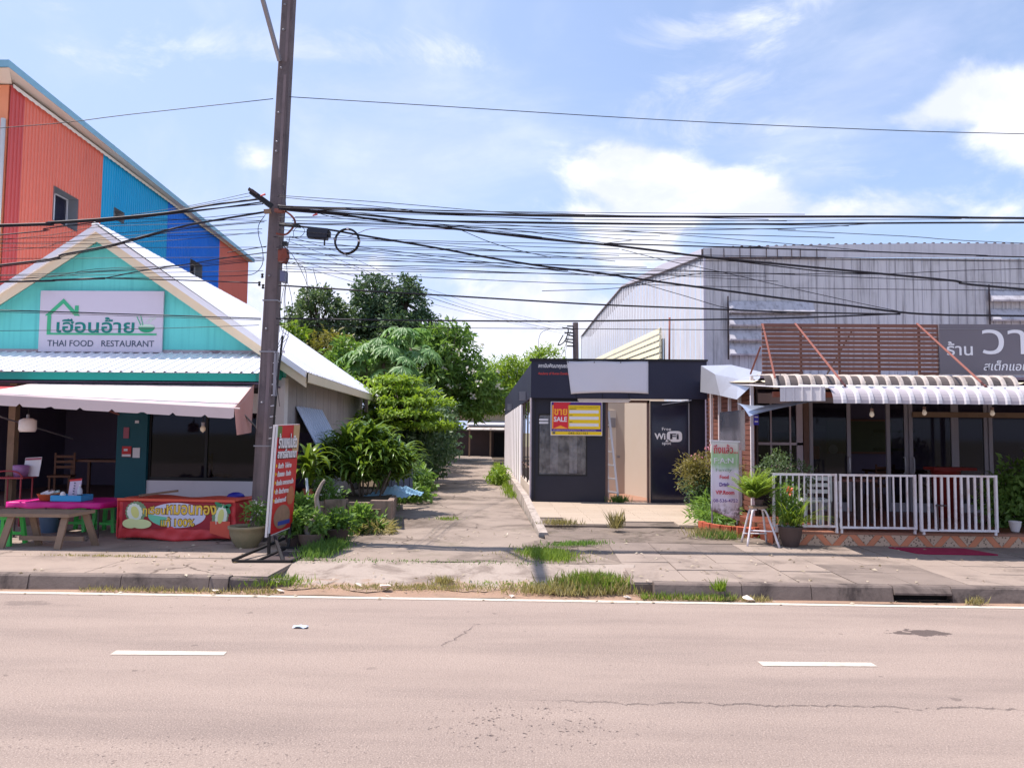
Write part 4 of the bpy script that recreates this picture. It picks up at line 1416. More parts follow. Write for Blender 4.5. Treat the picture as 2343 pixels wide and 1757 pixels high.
# side wall of horizontal slats, white posts
me = MB().box(0, 0, 0, .03, 3.72, .082).mesh('slat', m_brown)
for k in range(26):
    place('slat', me, sr, loc=(3.99 + rnd.uniform(-.004, .004), 13.98, .40 + .0925 * k))
MB().box(4.05, 14.0, .35, 4.08, 17.75, 2.8).build('wall_back', m_drk, sr)
for yy in (13.95, 14.77, 15.51, 16.33, 17.07):
    MB().box(3.93, yy - .025, .2, 3.985, yy + .025, 2.78 if yy > 14 else 2.85).build('post', m_whpost, sr)
MB().box(3.99, 13.93, 2.66, 4.6, 14.0, 2.74).build('beam', m_whpost, sr)
# front: window, wood column, sliding glass doors
Yf = 15.0
MB().box(4.10, Yf, .35, 5.22, Yf + .08, 1.02).build('front_wall', m_drk, sr)
w = MB().box(4.10, Yf - .02, 1.02, 5.22, Yf + .05, 1.12).box(4.10, Yf - .02, 1.60, 5.22, Yf + .05, 1.65).box(4.10, Yf - .02, 2.4, 5.22, Yf + .05, 2.6).box(5.10, Yf - .02, 1.12, 5.22, Yf + .05, 2.4).box(4.60, Yf - .01, 1.12, 4.63, Yf + .04, 2.4).box(4.97, Yf - .01, 1.12, 5.0, Yf + .04, 2.4).build('window', M('lilac white frame', (190, 180, 190), .6, .05), sr)
MB().box(4.10, Yf + .01, 1.12, 5.10, Yf + .02, 2.4).build('pane', m_glass, w)
MB().box(4.76, Yf + .10, 1.14, 4.87, Yf + .12, 1.36).build('paper', m_whp, w)
MB().box(5.23, Yf - .04, .35, 5.33, Yf + .06, 2.7).build('column', m_rust, sr)
m_dfr = M('grey door frame', (150, 146, 156), .5, .06, 3)


def glass_door(x0, x1, y, handle=None, nm='glass_door'):
    d = MB().box(x0, y, .35, x0 + .07, y + .05, 2.55).box(x1 - .07, y, .35, x1, y + .05, 2.55).box(x0 + .07, y, .35, x1 - .07, y + .05, .52).box(x0 + .07, y, 2.42, x1 - .07, y + .05, 2.55).build(nm, m_dfr, sr)
    MB().box(x0 + .07, y + .02, .52, x1 - .07, y + .03, 2.42).build('pane', m_glass, d)
    if handle:
        MB().tube(smooth_path([(handle, y - .01, 1.08), (handle, y - .07, 1.11), (handle, y - .07, 1.36), (handle, y - .01, 1.39)]), .014, 6).build('handle', m_alu, d)
    return d


glass_door(5.35, 6.14, Yf, 6.08)
glass_door(6.83, 7.24, Yf + .02, 7.14)
glass_door(7.25, 8.12, Yf, 7.30)
glass_door(8.13, 8.75, Yf + .02)
glass_door(8.76, 10.0, Yf)
MB().box(7.3, Yf - .05, 2.16, 10, Yf - .02, 2.26).build('transom', m_wood, sr)
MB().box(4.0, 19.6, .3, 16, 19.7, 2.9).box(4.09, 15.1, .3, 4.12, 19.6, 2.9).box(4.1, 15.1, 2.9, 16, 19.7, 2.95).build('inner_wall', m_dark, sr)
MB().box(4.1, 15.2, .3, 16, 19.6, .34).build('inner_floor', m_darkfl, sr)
for x, y, z, w_, h_, c in ((5.65, 15.6, 1.45, .22, .26, (190, 60, 66)), (5.75, 15.5, 1.93, .20, .12, (120, 130, 140)), (7.9, 17, 1.9, .9, .05, (70, 76, 40)), (7.9, 17, 1.5, .9, .05, (70, 76, 40))):
    MB().box(x - w_ / 2, y, z - h_ / 2, x + w_ / 2, y + .02, z + h_ / 2).build('picture', M('picture %d' % c[0], c, .6), sr)
clk = MB()
clk.prism([(5.96 + .09 * math.cos(a), 15.4, 1.52 + .09 * math.sin(a)) for a in [2 * math.pi * k / 18 for k in range(18)]], (0, .02, 0))
tag(clk.build('wall_clock', M('pale clock face', (150, 156, 160), .5), None), 'round pale clock behind the glass left of the dark doorway', 'clock')
# main roof sheets behind the slat screen
me = ribbed('roof_sheet', .76, 4.6, 4, .03, m_crete, 'wave')
for k in range(16):
    place_m('roof_sheet', me, sr, frame((3.82 + .755 * k, 13.36, 2.70), (1, 0, 0), (0, 4.5, .30)))


def barrel(name, w, ribs, y_back, z_back, y_front, z_top, z_low, mat, dirty):
    """Awning sheet whose front edge rolls down; raised ribs run front to back."""
    p = w / ribs
    xs = []
    for k in range(ribs):
        xs += [(k * p, 0), (k * p + .60 * p, 0), (k * p + .68 * p, 1), (k * p + .92 * p, 1)]
    xs.append((w, 0))
    R = z_top - z_low
    path = [(y_back, z_back), (y_front + R * .9, z_top)]
    for a in range(1, 8):
        t = a / 7 * math.pi / 2
        path.append((y_front + R * .9 * (1 - math.sin(t)), z_low + R * math.cos(t)))
    nrm = []
    for i in range(len(path)):
        a, b = path[max(0, i - 1)], path[min(len(path) - 1, i + 1)]
        d = Vector((b[0] - a[0], b[1] - a[1])).normalized()
        nrm.append((d.y, -d.x) if d.y > 0 else (d.y, -d.x))
    vs, fs = [], []
    n = len(xs)
    for (y, z), nv in zip(path, nrm):
        for x, h in xs:
            vs.append((x, y + nv[0] * h * .022, z + nv[1] * h * .022))
    for i in range(len(path) - 1):
        for k in range(n - 1):
            a = i * n + k
            fs.append((a, a + n, a + n + 1, a + 1))
    me = MB().add(vs, fs).mesh(name, mat)
    me.materials.append(dirty)
    me.polygons.foreach_set('material_index', [1 if (i % (n - 1)) % 4 == 0 else 0 for i in range(len(fs))])
    return me


m_whdirt = M('dusty awning valley', (170, 163, 168), .65, .08, 4, .35, (138, 130, 138), rnd=.05)
m_stdirt = M('sooty awning valley', (88, 80, 78), .8, .25, 5, .9, (44, 40, 40), rnd=.1)
la = thing('corrugated_awning', 'white corrugated awning with rolled down front edge over the terrace', 'awning', (6, 11.2, 2.3))
me = barrel('awning_sheet', .74, 4, 13.4, 2.66, 10.62, 2.455, 2.235, m_whsheet, m_whdirt)
for k in range(13):
    place('awning_sheet', me, la, loc=(4.12 + .735 * k, 0, 0))
me = ribbed('flat_sheet', .60, .2, 5, .02, m_whsheet)
place_m('flat_sheet', me, la, frame((3.52, 11.0, 2.27), (1, -.55, 0), (0, 0, 1)))
MB().add([(3.5, 11.0, 2.47), (4.12, 10.66, 2.46), (4.12, 13.4, 2.66), (3.5, 13.4, 2.66)], [(0, 1, 2, 3)]).build('top_sheet', m_whsheet, la)
MB().beam((3.6, 11.6, 2.40), (13, 11.6, 2.40), .05, .08).build('purlin', m_rustbar, la)
ua = thing('stained_awning', 'rain blackened corrugated awning strip just above the white one', 'awning', (6, 12.4, 2.6))
me = barrel('awning_sheet', .80, 4, 13.3, 2.80, 12.35, 2.76, 2.52, m_stsheet, m_stdirt)
for k in range(5):
    if k == 0:
        place('awning_sheet', me, ua, loc=(3.72, -.02, .0))
    else:
        place('awning_sheet', me, ua, loc=(3.72 + .80 * k, .01 * (k % 2), 0))
MB().tube([(3.6, 12.45, 2.545), (7.85, 12.45, 2.545)], .02, 5).build('edge_bar', m_drk, ua)
# slat screen with rusty frame
sc_ = thing('slat_screen', 'red brown slatted screen standing on the roof beside the grey sign', 'screen', (5.4, 13.2, 2.8))
pitch = .0735
for k in range(12):
    z = 2.83 + pitch * k
    segs = [(3.93, 6.90)]
    if k == 0:
        segs = [(3.93, 4.62), (5.25, 5.92), (6.58, 6.90)]
    for a, b in segs:
        MB().box(a, 13.20 + rnd.uniform(-.004, .004), z + rnd.uniform(-.003, .003), b, 13.225, z + .055).build('slat', m_brown2, sc_)
for x in (4.60, 5.25, 5.92, 6.60):
    MB().box(x - .018, 13.23, 2.78, x + .018, 13.26, 3.69).build('upright', m_brown2, sc_)
MB().beam((3.93, 13.24, 3.685), (6.9, 13.24, 3.685), .04, .03).build('top_bar', m_rustbar, sc_)
MB().tube([(5.50, 13.3, 3.6), (5.33, 14.0, 2.9)], .016, 5).build('strut', m_drk, sc_)
for a, b in (((4.48, 13.15, 3.69), (4.42, 10.95, 2.49)), ((6.53, 13.15, 3.70), (6.38, 10.95, 2.49)), ((3.93, 13.15, 3.68), (3.86, 12.3, 2.70)), ((3.92, 13.26, 3.3), (3.84, 13.6, 2.86))):
    MB().tube([a, b], .017, 6).build('brace', m_rustbar, sc_)
# grey sign
gs = thing('shop_sign', 'long grey sign board with white Thai lettering on the restaurant roof', 'sign', (8.2, 13.2, 2.84))
m_gsign = M('grey sign vinyl', (112, 106, 112), .6, .05, .8, .15, (92, 88, 94))
MB().box(6.905, 13.17, 2.85, 11.6, 13.27, 3.70).build('board', m_gsign, gs)
MB().box(6.905, 13.162, 3.615, 11.6, 13.169, 3.622).build('trim_line', m_steel, gs)
text('ร้าน', (7.24, 13.165, 3.285), .435, .235, m_ltr, gs, bold=.012)
text('วา', (7.98, 13.165, 3.40), .72, .42, m_ltr, gs, bold=.0)
text('สเต็กแอนด์', (8.08, 13.165, 3.00), .90, .17, m_ltr, gs, bold=.008, shear=.2)
# light bulbs under the awning
def bulb(x, y, z, label):
    b = thing('light_bulb', label, 'bulb', (x, y, z), 'bulbs under the right awning')
    MB().tube([(x, y, z + .05), (x, y, z + .16)], .006, 5).build('cord', m_black, b)
    MB().lathe((x, y, z), [(.022, .02), (.022, .06)], 10).build('socket', m_rust, b)
    MB().lathe((x, y, z), [(.004, -.065), (.026, -.05), (.033, -.025), (.024, .0), (.018, .022)], 12).build('bulb', M('milky bulb', (226, 214, 190), .25), b, True)


for px, lab in ((4.78, 'bare bulb in front of the dark doorway under the right awning'), (5.51, 'bare bulb above the door handles under the right awning'), (6.45, 'bare bulb below the grey sign near the right awning bulbs'), (7.0, 'bare bulb near the right edge of the right awning')):
    bulb(px, 10.95, 2.12 if px < 5 else 2.15, lab)
# crumpled flashing sheet, curled sheet, clear plastic, house number
fl = MB()
fl.add([(3.72, 17.0, 3.30), (3.92, 15.2, 3.16), (4.12, 13.9, 2.92), (4.06, 13.8, 2.80), (3.78, 14.3, 2.44), (3.72, 15.3, 2.56), (3.70, 17.0, 2.72), (3.74, 15.8, 3.02), (3.90, 14.6, 2.84)],
       [(0, 7, 1), (1, 7, 8), (1, 8, 2), (2, 8, 3), (8, 4, 3), (8, 5, 4), (7, 5, 8), (0, 6, 7), (6, 5, 7)])
tag(fl.build('metal_flap', M('bright bent metal', (196, 198, 206), .32, .06, 2, .15, (150, 150, 160), metal=.55), None), 'bent bright metal sheet hanging off the roof corner above the slat wall', 'metal sheet')
cs = MB().grid(14, 6, lambda u, v: (3.70 + 1.0 * u + .05 * v, 13.2 + 1.0 * v - .6 * u, 2.10 + .27 * u ** .8 + .05 * math.sin(v * 3) + .26 * (1 - u) ** 3 * v), (0, 0, .004))
tag(cs.build('curled_sheet', M('bluish bent sheet', (150, 162, 184), .3, .1, 2, metal=.5), None, True), 'curled bluish sheet hanging below the left end of the white awning', 'metal sheet')
m_clear = glass_mat('clear plastic film', alpha=.96, rough=.25, gloss=.8, ior=1.15)
tag(MB().grid(10, 6, lambda u, v: (3.90 - .02 * math.sin(u * 8), 14.2 + 1.8 * u, 1.5 + .75 * v)).build('plastic_film', m_clear, None, True), 'clear plastic film hanging over the brown slat wall', 'plastic sheet')
hn = thing('house_number', 'small blue house number plate on the white corner post', 'sign', (4.0, 13.9, 1.98))
MB().box(3.975, 13.905, 1.97, 4.065, 13.915, 2.15).build('plate', M('blue enamel', (58, 54, 176), .4), hn)
for z in (2.10, 2.02):
    MB().box(3.99, 13.90, z, 4.05, 13.904, z + .02).build('marking', m_whp, hn)

# white fence: three panels, every bar by itself
m_gate = M('white gate paint', (224, 219, 221), .5, .06, 6, .5, (176, 136, 116), .35)


def fence_panel(x0, x1, z0, z1, y, n, bw, label, skew=0.0):
    t = thing('low_fence', label, 'fence', ((x0 + x1) / 2, y, z0), 'white fence panels on the terrace edge')
    r = .032
    yy = lambda x: y + skew * (x - x0)
    for za in (z0, z1 - r):
        MB().beam((x0, yy(x0), za + r / 2), (x1, yy(x1), za + r / 2), .03, r).build('rail', m_gate, t)
    for xa in (x0 + r / 2, x1 - r / 2):
        MB().box(xa - r / 2, yy(xa) - .022, z0 - .002, xa + r / 2, yy(xa) + .022, z1 + .002).build('stile', m_gate, t)
    me = MB().box(-bw / 2, -.012, 0, bw / 2, .012, z1 - z0 - 2 * r).mesh('bar', m_gate)
    for k in range(n):
        xx = x0 + r + (x1 - x0 - 2 * r) * (k + 1) / (n + 1)
        place('bar', me, t, loc=(xx + rnd.uniform(-.004, .004), yy(xx), z0 + r)).rotation_euler = (0, rnd.uniform(-.006, .006), 0)
    return t


f1 = fence_panel(3.62, 4.575, .425, 1.222, 11.72, 9, .017, 'white barred fence panel half hidden by the potted plants')
f2 = fence_panel(4.60, 5.735, .415, 1.222, 11.70, 10, .018, 'white barred fence panel in the middle, in front of the glass doors')
f3 = fence_panel(5.76, 6.895, .395, 1.228, 11.64, 10, .031, 'white barred gate panel with wide bars and a bolt, nearest the red mat', .01)
MB().tube(smooth_path([(5.98, 11.58, .80), (5.98, 11.56, .42)]), .012, 6).build('bolt', m_drk, f3)
MB().tube([(5.96, 11.58, .78), (6.12, 11.58, .78)], .012, 6).build('bolt_handle', m_drk, f3)
for z in (.5, 1.12):
    MB().tube([(4.588, 11.69, z), (4.588, 11.69, z + .07)], .016, 8).build('hinge', m_drk, f2)
MB().box(3.66, 11.72, .345, 3.70, 11.76, .43).build('foot', m_gate, f1)
for x in (4.0, 4.55):
    MB().box(x, 11.70, .345, x + .03, 11.74, .43).build('foot', m_gate, f1)
for x in (4.62, 5.7):
    MB().box(x, 11.70, .345, x + .03, 11.73, .42).build('foot', m_gate, f2)
for x in (5.8, 6.85):
    MB().box(x, 11.64, .345, x + .03, 11.67, .40).build('foot', m_gate, f3)
tag(MB().add([(5.42, 11.02, .152), (6.5, 11.0, .152), (6.34, 11.55, .152), (5.26, 11.58, .152), (5.42, 11.02, .168), (6.5, 11.0, .168), (6.34, 11.55, .168), (5.26, 11.58, .168)],
             [(4, 5, 6, 7), (0, 1, 5, 4), (1, 2, 6, 5), (2, 3, 7, 6), (3, 0, 4, 7)]).build('door_mat', M('crimson mat', (150, 20, 62), .9, .15, 30, bump=.4), None), 'crimson mat on the pavement in front of the tiled plinth', 'mat')
# things on the terrace
ch = thing('plastic_chair', 'white plastic chair on the terrace behind the fence', 'chair', (4.55, 12.6, .35))
m_pl = M('white plastic', (206, 214, 210), .4, .03)
MB().box(4.33, 12.4, .74, 4.76, 12.82, .78).build('seat', m_pl, ch)
for a, b in ((4.35, 12.42), (4.72, 12.42), (4.35, 12.8), (4.72, 12.8)):
    MB().beam((a, b, .345), (a + .01, b, .75), .04, .04).build('leg', m_pl, ch)
for z in (.88, .98, 1.08):
    MB().box(4.36, 12.38, z, 4.73, 12.41, z + .06).build('back_slat', m_pl, ch)
for a in (4.33, 4.72):
    MB().box(a, 12.38, .76, a + .04, 12.42, 1.16).build('back_post', m_pl, ch)
td = thing('table', 'dark brown table behind the fence near the glass doors', 'table', (5.35, 13.4, .35))
MB().box(4.95, 13.0, 1.03, 5.75, 13.7, 1.07).build('tabletop', M('dark brown wood', (96, 56, 50), .5), td)
for a in (5.0, 5.66):
    for b in (13.05, 13.6):
        MB().box(a, b, .345, a + .05, b + .05, 1.03).build('leg', m_drk, td)
rb = thing('red_bin', 'dull red bin with a flared lid inside behind the gate', 'bin', (7.55, 14.2, .35))
m_dred = M('dull red plastic', (140, 44, 40), .6, .1)
MB().lathe((7.5, 14.2, .35), [(.20, 0), (.24, .82), (.26, .84)], 14).build('body', m_dred, rb, True)
MB().box(7.2, 14.0, 1.19, 7.95, 14.4, 1.24).build('lid', m_dred, rb)
for x, w_ in ((8.55, .05), (8.75, .07)):
    tag(MB().box(x, 13.3, .345, x + w_, 13.3 + w_, 2.45).build('terrace_post', m_rust if w_ > .06 else m_steel, None), '%s upright post under the awning near the right edge' % ('brown' if w_ > .06 else 'grey steel'), 'post')

# cable runs: radius, label, group, points in metres
CABLES = [
(0.0156, 'thick black cable crossing just below the red wall window, topmost of the left cables', None, [[-15.0,10.528,4.456],[-7.901,11.032,4.789],[-7.211,11.081,4.843],[-6.428,11.137,4.914],[-5.488,11.203,5.027],[-4.862,11.246,5.155],[-4.089,11.3,5.273]]),
(0.0101, 'thick black cable hugging the underside of the topmost left cable', None, [[-15.0,10.566,4.417],[-7.909,11.044,4.766],[-7.153,11.095,4.828],[-6.431,11.143,4.889],[-5.488,11.206,5.002],[-4.796,11.252,5.103],[-4.061,11.3,5.226]]),
(0.0094, 'black cable sagging across the red wall just below the thick topmost left cables', None, [[-15.0,10.593,3.933],[-7.911,11.056,4.644],[-7.283,11.097,4.749],[-6.631,11.138,4.847],[-5.842,11.189,4.95],[-5.158,11.232,5.063],[-4.074,11.3,5.192]]),
(0.0156, 'thickest black cable rising across the peak of the turquoise gable to the pole', None, [[-15.0,10.64,3.353],[-7.896,11.068,4.194],[-6.984,11.123,4.374],[-6.346,11.162,4.511],[-5.96,11.185,4.623],[-5.151,11.234,4.851],[-4.03,11.3,5.072]]),
(0.007, 'black cable alongside the thickest one above the turquoise gable peak', None, [[-15.0,10.667,3.328],[-7.903,11.08,4.17],[-6.957,11.135,4.357],[-6.324,11.171,4.493],[-5.446,11.221,4.747],[-4.725,11.262,4.846],[-4.046,11.3,4.918]]),
(0.0043, 'thin dark wire running left from the concrete pole across the coloured buildings', 'dark cables running left from the concrete pole past the turquoise gable', [[-15.0,10.706,4.42],[-7.93,11.092,4.521],[-6.08,11.193,4.565],[-4.722,11.266,4.688],[-4.101,11.3,4.765]]),
(0.0043, 'thin dark wire running left from the concrete pole across the coloured buildings', 'dark cables running left from the concrete pole past the turquoise gable', [[-15.0,10.748,4.399],[-7.935,11.104,4.465],[-6.009,11.201,4.495],[-4.014,11.3,4.532]]),
(0.0043, 'thin dark wire running left from the concrete pole across the coloured buildings', 'dark cables running left from the concrete pole past the turquoise gable', [[-15.0,10.779,4.213],[-7.935,11.116,4.303],[-6.007,11.208,4.344],[-4.063,11.3,4.379]]),
(0.0043, 'thin dark wire running left from the concrete pole across the coloured buildings', 'dark cables running left from the concrete pole past the turquoise gable', [[-15.0,10.814,3.678],[-7.949,11.128,4.411],[-7.118,11.165,4.555],[-6.095,11.211,4.676],[-4.727,11.271,4.775],[-4.076,11.3,4.811]]),
(0.0043, 'thin dark wire running left from the concrete pole across the coloured buildings', 'dark cables running left from the concrete pole past the turquoise gable', [[-15.0,10.851,3.96],[-7.939,11.14,4.051],[-6.449,11.201,4.083],[-5.602,11.236,4.127],[-4.043,11.3,4.173]]),
(0.0043, 'thin dark wire running left from the concrete pole across the coloured buildings', 'dark cables running left from the concrete pole past the turquoise gable', [[-6.073,11.152,4.919],[-5.044,11.226,4.929],[-4.013,11.3,4.938]]),
(0.0043, 'thin dark wire running left from the concrete pole across the coloured buildings', 'dark cables running left from the concrete pole past the turquoise gable', [[-5.43,11.164,5.043],[-4.857,11.232,5.177],[-4.27,11.3,5.313]]),
(0.0043, 'thin dark wire running left from the concrete pole across the coloured buildings', 'dark cables running left from the concrete pole past the turquoise gable', [[-5.932,11.02,4.941],[-5.089,11.163,5.129],[-4.259,11.3,5.366]]),
(0.0043, 'thin dark wire running left from the concrete pole across the coloured buildings', 'dark cables running left from the concrete pole past the turquoise gable', [[-15.0,10.515,3.073],[-7.82,11.032,3.212],[-5.461,11.202,3.288],[-4.078,11.3,3.356]]),
(0.0043, 'thin dark wire running left from the concrete pole across the coloured buildings', 'dark cables running left from the concrete pole past the turquoise gable', [[-15.0,10.566,4.327],[-7.896,11.044,4.523],[-6.634,11.129,4.581],[-5.489,11.206,4.67],[-4.074,11.3,4.745]]),
(0.0086, 'black cable from the pole joining the gable cable bundle at its fork, upper branch', None, [[-6.304,11.056,4.002],[-5.752,11.115,4.134],[-5.107,11.184,4.25],[-4.568,11.241,4.357],[-3.999,11.3,4.452]]),
(0.007, 'short black cable end leaving the pole beside the blue and red wall', None, [[-4.501,11.068,4.396],[-4.254,11.184,4.47],[-4.001,11.3,4.545]]),
(0.0156, 'thick black cable crossing the gable just above the restaurant sign, left of its fork', None, [[-15.0,11.1,3.802],[-7.906,11.1,3.951],[-7.05,11.1,3.981],[-6.329,11.1,4.011]]),
(0.0086, 'black cable running right from the fork above the restaurant sign, lower branch', None, [[-6.329,11.1,4.011],[-5.564,11.169,4.008],[-5.109,11.209,4.005],[-4.077,11.3,3.988]]),
(0.0055, 'black cable with white clips that loops up beside the pole', None, [[-6.329,11.1,4.011],[-5.362,11.141,4.043],[-4.662,11.171,4.062],[-4.34,11.184,4.076],[-4.135,11.193,4.111],[-4.023,11.198,4.244],[-4.022,11.198,4.448],[-4.087,11.196,4.678],[-4.092,11.196,4.843],[-4.0,11.2,4.997]]),
(0.0094, 'black cable crossing the restaurant sign through the green house outline', None, [[-15.0,10.422,3.573],[-7.813,11.0,3.511],[-6.01,11.145,3.485],[-4.993,11.226,3.471],[-4.055,11.3,3.454]]),
(0.0047, 'thinner cable just under the one crossing the restaurant sign', None, [[-15.0,10.575,3.564],[-7.847,11.05,3.493],[-6.023,11.171,3.463],[-4.997,11.238,3.446],[-4.054,11.3,3.434]]),
(0.0062, 'single high wire left of the pole in front of the blue roof edge', None, [[-15.0,11.4,5.979],[-8.244,11.4,6.406],[-6.201,11.4,6.621],[-4.003,11.4,6.861]]),
(0.0062, 'single high wire right of the pole alone in the open sky', None, [[-3.775,11.4,6.892],[-1.481,11.4,6.744],[1.721,11.4,6.536],[4.445,11.4,6.398],[7.299,11.4,6.303],[15.0,11.4,6.149]]),
(0.0172, 'thickest topmost black cable right of the pole below the white cloud', None, [[-3.772,11.08,5.1],[-3.538,11.08,5.081],[-2.564,11.08,5.044],[-1.254,11.08,4.988],[0.252,11.08,4.959],[1.779,11.08,4.949],[3.672,11.08,4.953],[5.143,11.08,4.956],[6.25,11.08,4.946],[7.055,11.08,4.938],[15.0,11.08,4.891]]),
(0.0133, 'second thick black cable right of the pole, next below the topmost one', None, [[-3.776,11.092,5.084],[-3.541,11.092,5.059],[-2.377,11.092,4.956],[-1.53,11.092,4.886],[0.253,11.092,4.852],[1.78,11.092,4.842],[3.548,11.092,4.847],[4.984,11.092,4.863],[7.061,11.092,4.878],[15.0,11.092,4.912]]),
(0.0164, 'thick black cable sloping down from the pole across the grey shed corner', None, [[-3.766,11.104,5.062],[-3.505,11.104,5.029],[-2.827,11.104,4.972],[-2.19,11.104,4.882],[-1.44,11.104,4.799],[-0.642,11.104,4.71],[0.127,11.104,4.621],[1.033,11.104,4.54],[1.655,11.104,4.471],[2.445,11.104,4.37],[3.545,11.104,4.265],[5.056,11.104,4.124],[6.078,11.104,4.027],[7.038,11.104,3.911],[15.0,11.104,3.334]]),
(0.0094, 'black cable that splits off the sloping one and meets it again on the grey shed', None, [[-1.442,11.116,4.802],[-0.129,11.116,4.669],[1.034,11.116,4.536],[1.676,11.116,4.461],[3.674,11.116,4.217],[4.269,11.116,4.156],[5.061,11.116,4.121]]),
(0.0101, 'black cable along the grey shed roof edge', None, [[1.035,11.128,4.565],[2.451,11.128,4.524],[3.681,11.128,4.49],[5.073,11.128,4.449],[6.529,11.128,4.403],[7.068,11.128,4.383],[15.0,11.128,4.206]]),
(0.0156, 'thick black cable carrying the splice box and coil', None, [[-3.752,11.12,4.83],[-3.392,11.12,4.795],[-2.975,11.12,4.747],[-2.565,11.12,4.676],[-1.437,11.12,4.49],[-0.639,11.12,4.343],[0.13,11.12,4.223],[0.564,11.12,4.173],[1.098,11.12,4.105],[1.656,11.12,4.024],[2.301,11.12,3.937],[3.018,11.12,3.844],[3.67,11.12,3.758],[4.574,11.12,3.661],[5.288,11.12,3.572],[5.839,11.12,3.541],[7.036,11.12,3.528],[15.0,11.12,3.476]]),
(0.0125, 'black cable crossing in front of the dark green trees high up', None, [[-3.752,11.14,3.926],[-2.732,11.14,3.865],[-1.429,11.14,3.794],[0.262,11.14,3.699],[1.101,11.14,3.658],[2.417,11.14,3.614],[3.674,11.14,3.57],[5.296,11.14,3.547]]),
(0.0125, 'black cable crossing in front of the trees at their lower crown', None, [[-3.774,11.152,3.434],[-2.687,11.152,3.427],[-1.797,11.152,3.419],[0.264,11.152,3.418],[2.065,11.152,3.448],[3.677,11.152,3.483],[5.302,11.152,3.555]]),
(0.0051, 'thin dark wire in the tangle of wires right of the concrete pole', 'thin dark wires in the tangle running right from the concrete pole', [[-3.793,11.164,5.291],[-3.661,11.164,5.271],[-2.208,11.164,5.175],[-0.513,11.164,5.033],[0.511,11.164,4.983]]),
(0.0051, 'thin dark wire in the tangle of wires right of the concrete pole', 'thin dark wires in the tangle running right from the concrete pole', [[-3.743,11.02,5.22],[-3.6,11.02,5.2],[-1.991,11.02,5.04],[-1.432,11.02,4.964],[0.524,11.02,4.89],[3.651,11.02,4.872]]),
(0.0051, 'thin dark wire in the tangle of wires right of the concrete pole', 'thin dark wires in the tangle running right from the concrete pole', [[0.524,11.032,4.894],[2.086,11.032,4.878],[3.655,11.032,4.882],[6.142,11.032,4.913]]),
(0.0051, 'thin dark wire in the tangle of wires right of the concrete pole', 'thin dark wires in the tangle running right from the concrete pole', [[-3.747,11.044,5.096],[-3.526,11.044,5.071],[-2.729,11.044,5.0],[-1.665,11.044,4.886],[-0.704,11.044,4.83],[1.172,11.044,4.737],[3.657,11.044,4.77],[4.881,11.044,4.843]]),
(0.0051, 'thin dark wire in the tangle of wires right of the concrete pole', 'thin dark wires in the tangle running right from the concrete pole', [[1.092,11.056,4.098],[2.402,11.056,4.103],[3.528,11.056,4.114],[5.034,11.056,4.114],[7.017,11.056,4.198],[15.0,11.056,4.401]]),
(0.0051, 'thin dark wire in the tangle of wires right of the concrete pole', 'thin dark wires in the tangle running right from the concrete pole', [[-3.781,11.068,4.639],[-3.612,11.068,4.62],[-1.432,11.068,4.549],[0.255,11.068,4.489],[1.251,11.068,4.467]]),
(0.0051, 'thin dark wire in the tangle of wires right of the concrete pole', 'thin dark wires in the tangle running right from the concrete pole', [[-3.78,11.08,4.479],[-3.579,11.08,4.473],[-2.732,11.08,4.457],[-1.431,11.08,4.383],[0.256,11.08,4.35],[3.664,11.08,4.331],[7.036,11.08,4.311],[15.0,11.08,4.283]]),
(0.0051, 'thin dark wire in the tangle of wires right of the concrete pole', 'thin dark wires in the tangle running right from the concrete pole', [[-3.784,11.092,4.45],[-3.582,11.092,4.45],[-2.553,11.092,4.434],[-1.618,11.092,4.334],[-0.316,11.092,4.203],[0.512,11.092,4.148]]),
(0.0051, 'thin dark wire in the tangle of wires right of the concrete pole', 'thin dark wires in the tangle running right from the concrete pole', [[-3.784,11.104,4.315],[-3.582,11.104,4.31],[-1.992,11.104,4.283],[-0.317,11.104,4.257],[1.654,11.104,4.207]]),
(0.0051, 'thin dark wire in the tangle of wires right of the concrete pole', 'thin dark wires in the tangle running right from the concrete pole', [[-3.674,11.116,4.195],[-1.992,11.116,4.169],[0.258,11.116,4.107],[0.888,11.116,4.09]]),
(0.0051, 'thin dark wire in the tangle of wires right of the concrete pole', 'thin dark wires in the tangle running right from the concrete pole', [[-3.676,11.128,4.132],[-1.992,11.128,4.068],[0.26,11.128,3.98],[1.423,11.128,3.96],[3.674,11.128,3.919],[7.053,11.128,3.897],[15.0,11.128,3.866]]),
(0.0051, 'thin dark wire in the tangle of wires right of the concrete pole', 'thin dark wires in the tangle running right from the concrete pole', [[-3.767,11.14,3.335],[-1.421,11.14,3.31],[0.264,11.14,3.308],[3.67,11.14,3.303]]),
(0.0051, 'thin dark wire in the tangle of wires right of the concrete pole', 'thin dark wires in the tangle running right from the concrete pole', [[1.228,11.152,4.766],[2.552,11.152,4.666],[3.69,11.152,4.573],[4.953,11.152,4.461]]),
(0.0051, 'thin dark wire in the tangle of wires right of the concrete pole', 'thin dark wires in the tangle running right from the concrete pole', [[3.57,11.164,4.776],[5.414,11.164,4.691],[7.097,11.164,4.593],[15.0,11.164,4.317]]),
(0.0051, 'thin dark wire in the tangle of wires right of the concrete pole', 'thin dark wires in the tangle running right from the concrete pole', [[1.025,11.02,4.538],[1.327,11.02,4.571],[1.63,11.02,4.591],[2.522,11.02,4.543],[3.309,11.02,4.494]]),
(0.0051, 'thin dark wire in the tangle of wires right of the concrete pole', 'thin dark wires in the tangle running right from the concrete pole', [[0.132,11.032,3.84],[1.247,11.032,3.889],[2.045,11.032,4.046],[2.428,11.032,4.111]]),
